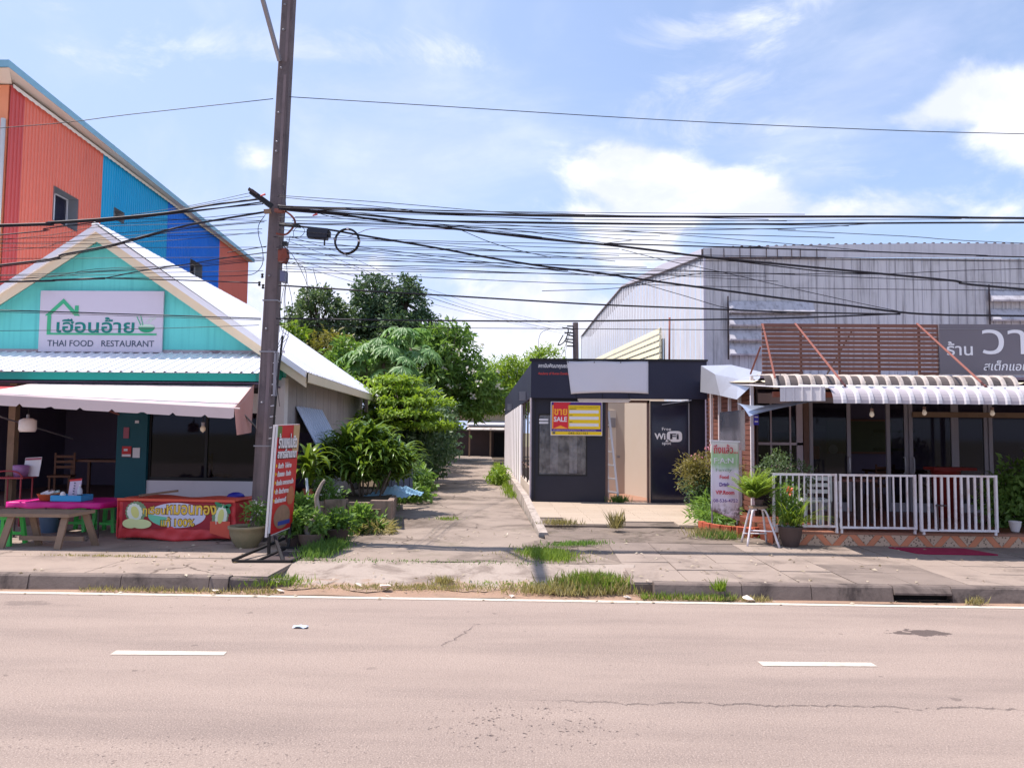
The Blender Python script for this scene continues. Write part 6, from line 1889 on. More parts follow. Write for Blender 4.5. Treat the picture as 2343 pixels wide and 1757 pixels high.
for a, b, c, d in ((-7.23, 11.47, -6.76, 11.485), (-7.23, 11.775, -6.76, 11.79), (-7.23, 11.485, -7.215, 11.775), (-6.775, 11.485, -6.76, 11.775)):
    MB().box(a, b, .70, c, d, .785).build('side', m_bluepl, ty)
mn = thing('menu_card', 'white menu card with red heading standing in the blue tray', 'menu', (-6.99, 11.66, .705))
MB().add([(-7.06, 11.62, .71), (-6.90, 11.66, .71), (-6.89, 11.70, 1.03), (-7.05, 11.66, 1.01)], [(0, 1, 2, 3), (3, 2, 1, 0)]).build('card', M('lilac card', (206, 190, 214), .5), mn)
MB().add([(-7.055, 11.648, .985), (-6.892, 11.69, .997), (-6.89, 11.695, 1.032), (-7.055, 11.655, 1.012)], [(0, 1, 2, 3)]).build('heading', m_redp, mn)
for k in range(5):
    MB().box(-6.99, 11.63 + .008 * k, .79 + .04 * k, -6.97, 11.632 + .008 * k, .81 + .04 * k).build('marking', m_ink, mn)
bo = thing('water_bottle', 'clear water bottle standing in the blue tray', 'bottle', (-6.86, 11.6, .705))
MB().lathe((-6.86, 11.6, .705), [(.036, 0), (.038, .10), (.036, .16), (.014, .20), (.014, .215)], 14).build('body', M('milky bottle', (190, 196, 210), .2), bo, True)
MB().lathe((-6.86, 11.6, .92), [(.016, 0), (.016, .02)], 10).build('cap', m_whp, bo)
MB().lathe((-6.86, 11.6, .745), [(.039, 0), (.039, .05)], 14).build('band', m_ink, bo)
cu_ = thing('sauce_cup', 'small white cup with red base beside the blue tray menu', 'cup', (-7.09, 11.55, .705))
MB().lathe((-7.09, 11.55, .705), [(.03, 0), (.045, .06), (.03, .12), (.005, .135)], 12).build('body', m_whp, cu_, True)
MB().lathe((-7.09, 11.55, .704), [(.034, 0), (.047, .05)], 12).build('base', m_redp, cu_)

bench = thing('bench', 'weathered wooden bench with splayed legs in front of the magenta table', 'bench', (-6.8, 10.6, .15))
MB().add([(-7.62, 10.46, .575), (-6.32, 10.46, .575), (-6.12, 10.74, .615), (-7.42, 10.74, .615), (-7.62, 10.46, .62), (-6.32, 10.46, .62), (-6.12, 10.74, .655), (-7.42, 10.74, .655)],
         [(3, 2, 1, 0), (4, 5, 6, 7), (0, 1, 5, 4), (1, 2, 6, 5), (2, 3, 7, 6), (3, 0, 4, 7)]).build('seat', m_wood, bench)
for p, q in (((-7.15, 10.52, .6), (-7.24, 10.44, .15)), ((-6.40, 10.52, .6), (-6.44, 10.42, .15)), ((-7.0, 10.70, .63), (-6.95, 10.82, .15)), ((-6.24, 10.70, .63), (-6.14, 10.82, .15))):
    MB().beam(p, q, .09, .035, (0, 1, 0)).build('leg', m_wood, bench)
MB().beam((-7.1, 10.62, .27), (-6.2, 10.62, .27), .03, .06).build('stretcher', m_wood, bench)

m_grn = M('green plastic', (70, 190, 84), .4, .05)


def make_stool(label, loc):
    s = thing('plastic_stool', label, 'stool', loc, 'green plastic stools')
    x, y, z = loc
    MB().box(x - .15, y - .15, z + .40, x + .15, y + .15, z + .43).build('seat', m_grn, s)
    MB().box(x - .15, y - .155, z + .36, x + .15, y - .145, z + .40).box(x - .15, y + .145, z + .36, x + .15, y + .155, z + .40).build('skirt', m_grn, s)
    for a in (-1, 1):
        for b in (-1, 1):
            MB().beam((x + a * .13, y + b * .13, z + .40), (x + a * .17, y + b * .17, z), .05, .05).build('leg', m_grn, s)
    MB().box(x - .15, y - .158, z + .12, x + .15, y - .13, z + .16).build('stretcher', m_grn, s)
    MB().box(x - .15, y + .13, z + .12, x + .15, y + .158, z + .16).build('stretcher', m_grn, s)
    return s


s0 = make_stool('green plastic stool under the magenta table, next to the blue bucket', (-7.28, 12.35, .15))
copy_tree(s0, (-6.78, 12.3, .15), 'green plastic stool under the magenta table corner, beside the red stall')
copy_tree(s0, (-7.42, 10.80, .15), 'green plastic stool at the end of the wooden bench')
bu = thing('bucket', 'pale blue bucket under the magenta table', 'bucket', (-7.62, 12.1, .15))
m_bkt = M('pale blue plastic', (120, 150, 186), .4, .05)
MB().lathe((-7.62, 12.1, .15), [(.11, 0), (.16, .30), (.168, .30), (.15, .28), (.10, .012)], 18).build('body', m_bkt, bu, True)
MB().tube([(-7.78, 12.1, .44), (-7.62, 12.02, .36), (-7.46, 12.1, .44)], .006, 5).build('handle', m_steel, bu)
tag(MB().lathe((-8.02, 11.55, .15), [(.09, 0), (.10, .3), (.10, .34), (.06, .36)], 14).build('blue_drum', M('dark blue plastic', (40, 46, 130), .4), None, True), 'dark blue drum under the left end of the magenta table', 'drum')
rk = thing('metal_stand', 'red metal stand with bowls behind the magenta table', 'stand', (-8.75, 12.9, .15))
m_redm = M('dull red metal', (160, 56, 66), .5, .1)
for x, y in ((-8.98, 12.75), (-8.55, 12.75), (-8.98, 13.05), (-8.55, 13.05)):
    MB().tube([(x, y, .15 if y < 13 else .46), (x, y, .98)], .014, 6).build('leg', m_redm, rk)
MB().box(-9.0, 12.72, .94, -8.5, 13.08, .965).build('shelf', m_redm, rk)
MB().tube(smooth_path([(-9.0, 12.74, .98), (-8.9, 12.74, 1.06), (-8.64, 12.74, 1.06), (-8.52, 12.74, .98)]), .012, 6).build('rail', m_redm, rk)
tag(MB().lathe((-8.66, 12.9, .966), [(.10, 0), (.12, .1), (.125, .19), (.10, .20)], 14).build('plastic_tub', M('mauve plastic', (156, 110, 160), .4), None, True), 'mauve tub standing on the red metal stand', 'tub')
m2 = thing('menu_card', 'white menu card with pink heading on the red metal stand', 'menu', (-8.55, 13.0, .966))
MB().add([(-8.68, 12.98, .97), (-8.40, 12.98, .97), (-8.38, 13.02, 1.30), (-8.67, 13.02, 1.28)], [(0, 1, 2, 3), (3, 2, 1, 0)]).build('card', m_whp, m2)
MB().add([(-8.66, 13.0, 1.24), (-8.39, 13.0, 1.255), (-8.385, 13.012, 1.29), (-8.66, 13.012, 1.272)], [(0, 1, 2, 3)]).build('heading', m_pinkp, m2)
yb = thing('yellow_box', 'yellow box on a dark counter at the open left bay', 'box', (-9.45, 12.9, .9))
MB().box(-9.55, 12.8, .95, -9.28, 13.0, 1.13).build('body', M('yellow card', (206, 176, 90), .6), yb)
MB().box(-9.56, 12.79, 1.11, -9.27, 13.01, 1.14).build('lid', M('yellow card lid', (220, 190, 104), .6), yb)
ct = thing('counter', 'dark counter holding the yellow box at the open left bay', 'counter', (-9.6, 12.9, .15))
MB().box(-10.2, 12.7, .91, -9.15, 13.05, .95).build('counter_top', m_drk, ct)
for x in (-10.15, -9.22):
    MB().box(x, 12.75, .15, x + .05, 12.8, .91).build('leg', m_drk, ct)
pn = thing('pendant_lamp', 'white drum pendant lamp hanging below the canvas awning', 'lamp', (-7.56, 11.2, 1.9))
MB().lathe((-7.45, 11.2, 1.735), [(.10, 0), (.118, .04), (.115, .17), (.06, .2)], 18).build('lamp_shade', M('white lamp glass', (226, 216, 212), .4), pn, True)
MB().lathe((-7.45, 11.2, 1.93), [(.022, 0), (.022, .06)], 8).build('socket', m_steel, pn)
MB().tube([(-7.45, 11.2, 1.98), (-7.45, 11.2, 2.3)], .005, 5).build('cord', m_black, pn)
b2 = thing('light_bulb', 'bare clear bulb hanging under the canvas awning near the pole', 'bulb', (-4.85, 11.2, 1.9))
MB().lathe((-4.83, 11.2, 1.78), [(.004, -.03), (.035, .0), (.04, .03), (.022, .07)], 12).build('bulb', M('milky bulb', (226, 214, 190), .25), b2, True)
MB().lathe((-4.83, 11.2, 1.85), [(.026, 0), (.026, .05)], 8).build('socket', m_steel, b2)
MB().tube([(-4.83, 11.2, 1.9), (-4.83, 11.2, 2.2)], .005, 5).build('cord', m_black, b2)

# =================================================================== RED STANDING SIGN, POTS, ROLL-UP BANNER
rs_ = thing('food_sign', 'tall red food sign in a white edged board standing beside the concrete pole', 'sign', (-3.4, 10.4, .15))
A0, A1 = Vector((-3.435, 10.06, 0)), Vector((-3.345, 10.78, 0))
ux = (A1 - A0).normalized()
nrm = ux.cross(Vector((0, 0, 1)))
W = (A1 - A0).length
lean = Vector((.07, 0, 0))


def rsp(u, z, off=0.0):
    return A0 + ux * (W * u) + nrm * off + Vector((0, 0, z)) + lean * ((z - .4) / 1.47)


def rq(name, u0, z0, u1, z1, mat, off, parent=rs_):
    return MB().prism([rsp(u0, z0, off), rsp(u1, z0, off), rsp(u1, z1, off), rsp(u0, z1, off)], nrm * -.004).build(name, mat, parent)


m_rsign = M('sign red print', (190, 34, 40), .45, .08, 3)
MB().prism([rsp(-.02, .40, -.004), rsp(1.02, .44, -.004), rsp(1.02, 1.885, -.004), rsp(-.02, 1.865, -.004)], nrm * -.03).build('board', m_white, rs_)
MB().prism([rsp(.03, .42, .004), rsp(1, .46, .004), rsp(1, 1.875, .004), rsp(.03, 1.855, .004)], nrm * -.007).build('print', m_rsign, rs_)
rq('white_edge', -.02, .41, .05, 1.86, m_whp, .012)
rq('green_corner', .06, 1.70, .24, 1.85, M('olive green print', (96, 124, 62), .5, .15, 8), .009)
rq('tan_corner', .74, 1.50, 1.0, 1.87, M('tan print', (186, 156, 112), .5, .15, 8), .009)
uzv = Vector((lean.x / 1.47, 0, 1)).normalized()
for body, u, z, w_, h_ in (('ร้านแหม่มยิว', .52, 1.655, .78, .20), ('อาหารอีสานนานา', .52, 1.485, .80, .13)):
    text(body, rsp(u, z - .012, .009), W * w_ * 1.02, h_, m_black, rs_, ux, uzv, bold=.06, name='lettering_shadow')
    text(body, rsp(u, z, .014), W * w_, h_, m_ltr, rs_, ux, uzv, bold=.03)
for body, u, z, w_ in (('ส้มตำ  ไก่ย่าง', .46, 1.325, .56), ('ต้มแซบ  ต้มยำ', .46, 1.215, .56), ('ต้มเส้น อาหารตามสั่ง', .52, 1.10, .72), ('ยำ ส้มตำถาด', .42, .985, .54), ('เนื้อย่างเกาหลี', .38, .865, .46)):
    text(body, rsp(u, z, .010), W * w_, .075, m_ltr, rs_, ux, uzv, bold=.025)
    MB().prism([rsp(.10, z - .025, .010), rsp(.15, z, .010), rsp(.10, z + .025, .010)], nrm * -.003).build('arrow_mark', m_yel, rs_)
MB().prism([rsp(.50 + .34 * math.cos(a), .63 + .16 * math.sin(a), .009) for a in [2 * math.pi * k / 18 for k in range(18)]], nrm * -.003).build('dish_print', M('dish print', (150, 116, 96), .5, .4, 16), rs_)
MB().prism([rsp(.80 + .16 * math.cos(a), .90 + .13 * math.sin(a), .0095) for a in [2 * math.pi * k / 14 for k in range(14)]], nrm * -.003).build('dish_print', M('brown dish print', (176, 104, 70), .5, .3, 16), rs_)
rq('blue_caption', .34, .52, .84, .575, M('blue print', (60, 70, 150), .5, .2, 20), .013)
fb = thing('sign_base', 'black steel frame lying on the pavement under the red food sign', 'sign base', (-3.35, 9.9, .15))
for p, q in (((-3.70, 9.58, .17), (-2.98, 9.62, .17)), ((-2.98, 9.62, .17), (-2.9, 10.55, .19)), ((-2.9, 10.55, .19), (-3.45, 10.6, .19)), ((-3.70, 9.58, .18), (-3.42, 10.7, .30)), ((-3.40, 9.62, .17), (-3.38, 10.6, .17)), ((-3.42, 10.08, .17), (-3.42, 10.06, .45)), ((-3.36, 10.7, .17), (-3.35, 10.74, .5)), ((-3.1, 9.66, .17), (-3.36, 10.12, .40))):
    MB().beam(p, q, .035, .03).build('bar', m_black, fb)
MB().add([(-3.42, 9.62, .165), (-2.96, 9.66, .165), (-2.92, 10.4, .165), (-3.36, 10.4, .165)], [(0, 1, 2, 3)]).build('base_plate', m_drk, fb)

m_clay = M('grey green clay jar', (140, 128, 102), .7, .12, 3, .5, (96, 100, 70))
m_terrapot = M('terracotta pot', (176, 100, 74), .75, .1, 4, .3, (120, 80, 62))
m_dkpot = M('dark plastic pot', (78, 62, 58), .6, .15, 4, .4, (60, 54, 50))
m_soil = M('potting soil', (58, 44, 36), .95, .3, 12)
m_bark = M('grey bark', (110, 98, 88), .9, .25, 7, .5, (70, 60, 52), bump=.6)
m_barkd = M('dark bark', (70, 58, 50), .9, .25, 7, bump=.6)


def pot(parent, x, y, z, r, h, mat, rim=1.0):
    MB().lathe((x, y, z), [(r * .62, 0), (r * .92, h * .55), (r * rim, h * .92), (r * rim * 1.06, h), (r * .9, h), (r * .86, h * .86)], 20, False).build('pot', mat, parent, True)
    MB().lathe((x, y, z + h * .86), [(r * .87, 0), (0.01, .015)], 16, False).build('soil', m_soil, parent)
    MB().lathe((x, y, z), [(r * .62, .004), (.01, .003)], 12, False).build('pot_base', mat, parent)

# =================================================================== PLANTS
G = lambda *c: lin(c)
lf_dark = leaf_mat('dark evergreen leaves', (0.043, 0.091, 0.054), (0.132, 0.211, 0.1), .25)  # greens lightened towards blue to put haze on the far pair
lf_olive = leaf_mat('olive tree leaves', (0.054, 0.101, 0.047), (0.143, 0.208, 0.098), .35)  # bluish haze of the far round tree put into the leaf colour
lf_mid = leaf_mat('mid green leaves', (0.063, 0.145, 0.033), (0.211, 0.343, 0.079), .4)
lf_bright = leaf_mat('bright green leaves', (0.092, 0.186, 0.024), (0.298, 0.421, 0.051), .4, patch=3)
lf_papaya = leaf_mat('papaya leaves', (0.108, 0.23, 0.081), (0.26, 0.429, 0.169), .4)
lf_strap = leaf_mat('dracaena leaves', (0.041, 0.114, 0.026), (0.228, 0.328, 0.043), .3, .28, patch=3)
lf_fern = leaf_mat('fern leaves', (0.12, 0.22, 0.03), (0.28, 0.38, 0.06), .45)
lf_yel = leaf_mat('yellowish new leaves', (0.14, 0.15, 0.03), (0.30, 0.27, 0.06), .35)
lf_grass = leaf_mat('grass blades', (0.10, 0.19, 0.025), (0.30, 0.40, 0.08), .4)
lf_dry = leaf_mat('dry grass blades', (0.24, 0.21, 0.09), (0.46, 0.40, 0.19), .3)
lf_white = leaf_mat('white petals', (0.6, 0.58, 0.55), (0.8, 0.78, 0.74), .3)
lf_pinkf = leaf_mat('pink petals', (0.5, 0.16, 0.28), (0.65, 0.28, 0.40), .3)
lf_redf = leaf_mat('coral petals', (0.6, 0.12, 0.05), (0.75, 0.22, 0.10), .3)

# far trees behind the houses
tree('round_tree', 'rounded olive green tree with bare spreading branches showing, behind the white roof', 'tree', (-16.6, 60, 0),
     [((-16.9, 60, 10.6), (2.5, 2.4, 1.9)), ((-18.3, 60, 9.5), (1.6, 1.8, 1.2)), ((-15.2, 60.2, 9.6), (1.6, 1.8, 1.3)), ((-16.9, 59.5, 12.0), (1.5, 1.5, .9))], 250, 26, .24, .34, .17, lf_olive, m_barkd, 40, .26, 2, shell=.72)
tree('dark_tree', 'tall dense dark green tree, the fuller left one of the pair against the sky', 'tree', (-12.9, 62, 0),
     [((-13.0, 62, 12.9), (1.75, 1.7, 1.5)), ((-13.2, 62, 11.2), (1.7, 1.8, 1.6)), ((-12.4, 62, 9.4), (1.9, 1.9, 1.6)), ((-12.0, 61.5, 7.4), (2.4, 2.2, 1.8))], 330, 30, .30, .36, .18, lf_dark, m_barkd, 14, .3, 3, shell=.5)
tree('dark_tree', 'dense dark tree with a pointed top, right one of the pair', 'tree', (-9.9, 61, 0),
     [((-10.2, 61, 13.2), (.9, 1.0, 1.1)), ((-10.0, 61, 11.6), (1.7, 1.7, 1.5)), ((-9.2, 61, 10.0), (1.9, 1.8, 1.2)), ((-10.6, 60.6, 9.6), (1.9, 1.9, 1.6)), ((-9.8, 61, 7.6), (2.4, 2.2, 1.8))], 380, 30, .28, .36, .18, lf_dark, m_barkd, 14, .3, 4, shell=.5)
tree('bushy_tree', 'leafy mid green tree behind the end of the white roof', 'tree', (-6.9, 29, 0),
     [((-6.8, 29, 4.1), (1.3, 1.5, 1.2)), ((-5.6, 28.6, 3.3), (1.4, 1.5, 1.2)), ((-7.6, 29, 3.3), (1.2, 1.3, 1.3))], 240, 30, .16, .26, .11, lf_mid, m_bark, 8, .12, 5)
tree('flowering_mango', 'small tree with yellowish new growth on top above the white roof edge', 'tree', (-8.2, 30.5, 0),
     [((-8.1, 30.5, 5.1), (.75, .8, .65)), ((-7.5, 30.5, 4.6), (.7, .8, .6))], 60, 26, .13, .24, .08, lf_yel, m_bark, 5, .1, 6)
tree('banana_bush', 'light green leafy bush peeping over the white roof near the pole', 'bush', (-9.6, 30, 0),
     [((-9.2, 30, 5.75), (.55, .6, .35)), ((-9.5, 30, 5.2), (.6, .6, .4))], 30, 22, .12, .30, .12, lf_bright, m_bark, 4, .08, 7)
tree('frangipani_tree', 'frangipani tree with white flowers leaning over the alley', 'tree', (-5.0, 41, 0),
     [((-4.8, 41, 5.9), (1.9, 1.9, 1.45)), ((-3.7, 41, 4.3), (1.9, 1.8, 1.35)), ((-5.4, 40.5, 4.6), (1.8, 1.7, 1.6)), ((-4.4, 40.6, 6.9), (1.0, 1.2, .6)), ((-2.9, 41, 3.6), (1.2, 1.4, 1.1))], 300, 26, .22, .42, .13, lf_mid, m_bark, 16, .18, 8)
rs = np.random.default_rng(12)
P, O = crown_points(rs, [((-4.4, 40.2, 5.6), (2.0, 1.6, 1.6)), ((-3.4, 40.2, 4.4), (1.8, 1.5, 1.4))], 34, 7, .10, .9)
fr = [o for o in bpy.data.objects if o.name.startswith('frangipani_tree')][0]
place('flowers', leaf_mesh('flowers', P, rand_dirs(rs, len(P)), rand_dirs(rs, len(P)), .15, .13, lf_white, origin=fr.location), fr, kind='stuff')
tree('acacia_tree', 'feathery light green tree rising behind the alley side of the black shop', 'tree', (-.8, 46, 0),
     [((-1.2, 46, 5.0), (1.9, 1.8, 1.3)), ((.4, 46, 5.2), (1.6, 1.6, 1.2)), ((-2.6, 46, 4.2), (1.5, 1.6, 1.3)), ((-.2, 45.6, 3.8), (2.0, 1.8, 1.2)), ((.8, 46, 6.2), (.9, .9, .7)), ((-2.2, 47, 5.2), (.8, .8, .8))], 420, 26, .24, .30, .09, lf_bright, m_bark, 12, .2, 9, upward=1.0)
tree('hedge_tree', 'dark broad tree closing the far end of the alley on its left side', 'tree', (-6.4, 46, 0),
     [((-6.4, 46, 3.6), (2.2, 2, 2.0)), ((-7.0, 44, 5.0), (2.0, 2, 1.5)), ((-5.8, 44, 2.2), (1.5, 1.5, 1.5))], 300, 28, .26, .34, .15, lf_dark, m_barkd, 8, .2, 10)
# papaya: trunk, long petioles, lobed leaves
pp = thing('papaya_tree', 'papaya tree with large lobed leaves drooping over the bushes beside the alley', 'tree', (-5.2, 26.5, .1))
rs = np.random.default_rng(21)
heads = [(-5.0, 25.6, 4.45), (-4.1, 25.8, 4.6), (-5.7, 26.2, 4.0), (-4.5, 25.2, 3.9)]
m_petiole = M('pale green petiole', (110, 140, 84), .6)
LP, LD, LN, LL, LW, RR = [], [], [], [], [], []
for hd in heads:
    h = Vector(hd)
    MB().tube(smooth_path([(hd[0] + .15, hd[1], .1), (hd[0] + .05, hd[1], 2), h]), [.09 - .004 * i for i in range(11)], 7).build('trunk', m_bark, pp, True)
    for k in range(17):
        a = 2 * math.pi * k / 17 * 2.4 + rs.random()
        el = -.25 + 1.2 * rs.random()
        l = .55 + .45 * rs.random()
        d = Vector((math.cos(a) * math.cos(el), math.sin(a) * math.cos(el), math.sin(el)))
        tip = h + d * l
        MB().tube([h, tip], .012, 4).build('petiole', m_petiole, pp)
        n_ = Vector((d.x * .5, d.y * .5, 1.0)).normalized()
        s_ = n_.cross(d).normalized()
        f_ = s_.cross(n_)
        for j in range(9):
            b = -2.3 + 4.6 * j / 8
            ld_ = (f_ * math.cos(b) + s_ * math.sin(b) + Vector((0, 0, -.45))).normalized()
            ln = (.62 - .12 * abs(b) / 2.3) * (.85 + .3 * rs.random())
            for q, wq in ((0, 1.0), (.35, .7), (-.35, .7)):
                dd = (ld_ + s_ * q * .8).normalized()
                LP.append(tuple(tip + ld_ * (0 if q == 0 else ln * .3)))
                LD.append(tuple(dd))
                LN.append(tuple(n_))
                LL.append(ln * (1 if q == 0 else .5))
                LW.append(.15 * wq)
                RR.append(rs.random())
place('crown', leaf_mesh('crown', np.array(LP), np.array(LD), np.array(LN), np.array(LL), np.array(LW), lf_papaya, np.array(RR), origin=pp.location), pp)
# layered bright shrub, flat tiers
tree('tiered_tree', 'bright green tree with flat layered branches beside the grey side wall', 'tree', (-4.0, 22.5, .1),
     [((-4.1, 22.5, 3.30), (.85, .9, .07)), ((-3.9, 22.3, 2.98), (1.1, 1.0, .06)), ((-3.5, 22.3, 2.66), (1.35, 1.2, .07)), ((-3.9, 22.0, 2.30), (1.25, 1.2, .07)), ((-3.2, 22.2, 1.98), (1.15, 1.1, .07)), ((-4.6, 22.2, 2.0), (.8, .9, .12))],
     300, 22, .11, .15, .085, lf_bright, m_barkd, 26, .10, 13, upward=1.9, shell=.15, flat=.35)
tree('shady_bush', 'dark bush mass under the layered tree beside the alley', 'bush', (-3.9, 22.8, .1),
     [((-4.0, 22.9, 1.3), (1.1, 1.2, 1.0)), ((-3.5, 24.0, 1.4), (1.2, 1.4, 1.1))], 150, 30, .18, .2, .09, lf_dark, m_barkd, 5, .08, 14)
tree('shady_bush', 'dark bush mass further down the alley below the frangipani', 'bush', (-4.6, 31, .1),
     [((-4.7, 31, 1.7), (1.3, 2.5, 1.4)), ((-5.0, 35, 2.0), (1.5, 2.5, 1.7)), ((-5.0, 29, 2.6), (1.3, 1.6, 1.2))], 260, 30, .2, .24, .10, lf_dark, m_barkd, 5, .1, 15)
tree('shrub', 'young green shrub growing along the left edge of the alley', 'shrub', (-3.35, 19.8, .1),
     [((-3.3, 19.8, .75), (.55, .7, .5)), ((-2.85, 18.8, .55), (.42, .5, .38)), ((-2.75, 17.8, .35), (.35, .4, .22))], 110, 22, .10, .16, .09, lf_mid, m_bark, 4, .03, 16)
tree('shrub', 'low shrub with white flowers on the left edge of the alley further back', 'shrub', (-3.9, 25, .1),
     [((-4.0, 25, .7), (.6, 1.6, .5))], 70, 22, .12, .17, .09, lf_mid, m_bark, 4, .03, 17)
tree('weed_bush', 'small light green weed bush at the foot of the low wall of the black shop', 'bush', (-.98, 24.5, .15),
     [((-1.02, 24.2, .42), (.24, .5, .26))], 26, 24, .08, .16, .05, lf_bright, m_bark, 3, .02, 18)

# big dracaena clump and the potted one
dr = thing('dracaena_clump', 'large dark green clump of strap leaved dracaena beside the grey wall', 'plant', (-3.35, 15.4, .15))
rs = np.random.default_rng(31)
V, F, R = [], [], []
stems = []
for k in range(120):
    a, e = rs.random() * 2 * math.pi, rs.random()
    rad = .88 * math.sqrt(rs.random())
    z = .50 + 1.25 * math.sqrt(max(0, 1 - (rad / .98) ** 2)) * (.25 + .75 * rs.random())
    bx, by = -3.35 + rad * math.cos(a), 15.4 + .8 * rad * math.sin(a)
    v, f, r = strap_leaves(rs, (bx, by, z), 15, .56, .092, droop=.85, up=.8, jitter=.03, zspan=.14)
    o = len(V)
    V += v
    F += [tuple(i + o for i in q) for q in f]
    R += r
    if k % 3 == 0:
        stems.append(((-3.35 + .3 * math.cos(a) * rad, 15.4 + .3 * rad * math.sin(a), .1), (bx, by, z)))
place('crown', strap_mesh('crown', V, F, R, lf_strap, dr.location), dr)
for p, q in stems[:14]:
    MB().tube([p, q], .018, 5).build('stem', m_bark, dr)
pd = thing('potted_dracaena', 'bright strap leaved dracaena in a small terracotta pot on the low planter wall', 'plant', (-3.72, 12.85, .66))
rs = np.random.default_rng(32)
V, F, R = [], [], []
for zz, n_ in ((.86, 22), (1.02, 26), (1.2, 24)):
    v, f, r = strap_leaves(rs, (-3.72, 12.85, zz), n_, .56, .10, droop=1.0, up=.95, jitter=.03, zspan=.1)
    o = len(V)
    V += v
    F += [tuple(i + o for i in q) for q in f]
    R += r
lf_strap2 = leaf_mat('potted dracaena leaves', (0.04, 0.10, 0.015), (0.20, 0.28, 0.03), .35, .3, patch=4)  # leaf greens of the potted dracaena
place('crown', strap_mesh('crown', V, F, R, lf_strap2, pd.location), pd)
MB().tube([(-3.72, 12.85, .7), (-3.72, 12.85, 1.25)], .02, 6).build('stem', m_bark, pd)
pot(pd, -3.72, 12.85, .645, .095, .18, m_terrapot)

# planter wall, leaning sheets, tarp, pipe, dead trunk
pw = thing('planter_wall', 'low crumbling concrete planter wall under the dracaenas', 'wall', (-3.2, 12.7, .1))
m_pw = M('mossy planter concrete', (150, 128, 114), .95, .2, 2.2, .9, (78, 72, 56), .6, .6)
for k in range(4):
    x0 = -3.78 + .36 * k
    y0 = 12.62 + .10 * k + .03 * (k % 2)
    MB().box(x0, y0, .1, x0 + .352, y0 + .16, .63 + .03 * math.sin(k * 2.1)).build('block', m_pw, pw)
MB().add([(-2.42, 12.95, .1), (-2.34, 13.05, .1), (-3.0, 17.3, .1), (-3.1, 17.3, .1), (-2.42, 12.95, .62), (-2.34, 13.05, .60), (-3.0, 17.3, .42), (-3.1, 17.3, .42)], [(4, 5, 6, 7), (0, 1, 5, 4), (1, 2, 6, 5), (3, 0, 4, 7), (2, 3, 7, 6)]).build('return_wall', m_pw, pw)
tag(struct(MB().grid(6, 8, lambda u, v: (-4.4 + 1.9 * u - .5 * v, 12.8 + 4.4 * v, .50 + .02 * noisy(u * 5, v * 9))).build('planter_soil', m_earth, None)), 'dark soil bed behind the planter wall', 'soil')
me = ribbed('leaning_sheet', 2.35, 1.30, 10, .03, M('pale blue metal sheet', (186, 192, 208), .4, .05, 1, .2, (140, 146, 160), metal=.3))
o = place_m('leaning_sheet', me, None, frame((-3.98, 14.92, 1.12), (-.0662, 1, 0), (-.62, -.02, 1.12)))
tag(o, 'pale blue corrugated metal sheet propped out from the opening in the grey side wall', 'metal sheet')
me = ribbed('fence_sheet', .55, .80, 4, .02, M('dull blue grey sheet', (92, 98, 114), .6, .1, 1, .5, (84, 80, 84)))
o = place_m('fence_sheet', me, None, frame((-3.12, 16.9, .45), (.98, .55, 0), (0, .05, 1)))
tag(o, 'dull blue grey metal sheet standing at the edge of the alley behind the dracaena', 'metal sheet')
tag(MB().grid(44, 14, lambda u, v: (-3.15 + .80 * u - .25 * v * (1 - u), 15.0 + 1.6 * u + .3 * v, .44 + .24 * v * max(.1, 1 - abs(u - .5) * 1.7) + .022 * math.sin(u * 17 + v * 9) + .02 * math.sin(u * 37 + v * 13) * v + .012 * math.sin(u * 71 - v * 23))).build('crumpled_tarp', M('light blue tarp', (136, 176, 200), .5, .12, 4, .3, (206, 210, 216)), None, True), 'crumpled light blue tarp lying on the planter edge beside the alley', 'tarp')
tag(MB().tube([(-3.60, 12.58, .2), (-3.66, 12.5, 1.02)], .022, 8).build('plastic_pipe', M('pale pipe', (200, 206, 210), .4), None, True), 'short pale plastic pipe standing at the planter wall', 'pipe')
pc = thing('clay_jar_plant', 'large grey green clay jar with a small white flowered plant beside the red stall', 'plant pot', (-3.98, 10.85, .15))
MB().lathe((-3.98, 10.8, .15), [(.13, 0), (.20, .10), (.235, .20), (.24, .255), (.262, .275), (.262, .305), (.235, .31), (.22, .27)], 26, False).build('jar', m_clay, pc, True)
MB().lathe((-3.98, 10.8, .41), [(.225, 0), (.01, .01)], 16, False).build('soil', m_soil, pc)


def leafy(parent, ells, clumps, per, spread, L, W, mat, seed, name='foliage'):
    rs = np.random.default_rng(seed)
    P, O = crown_points(rs, ells, clumps, per, spread, .3)
    D = O * .7 + rand_dirs(rs, len(P)) * .7
    return place(name, leaf_mesh(name, P, D, rand_dirs(rs, len(P)) * .6 + np.array([0, 0, .8]), L * (.7 + .6 * rs.random(len(P))), W * (.7 + .6 * rs.random(len(P))), mat, rs.random(len(P)), origin=root_of(parent)), parent)


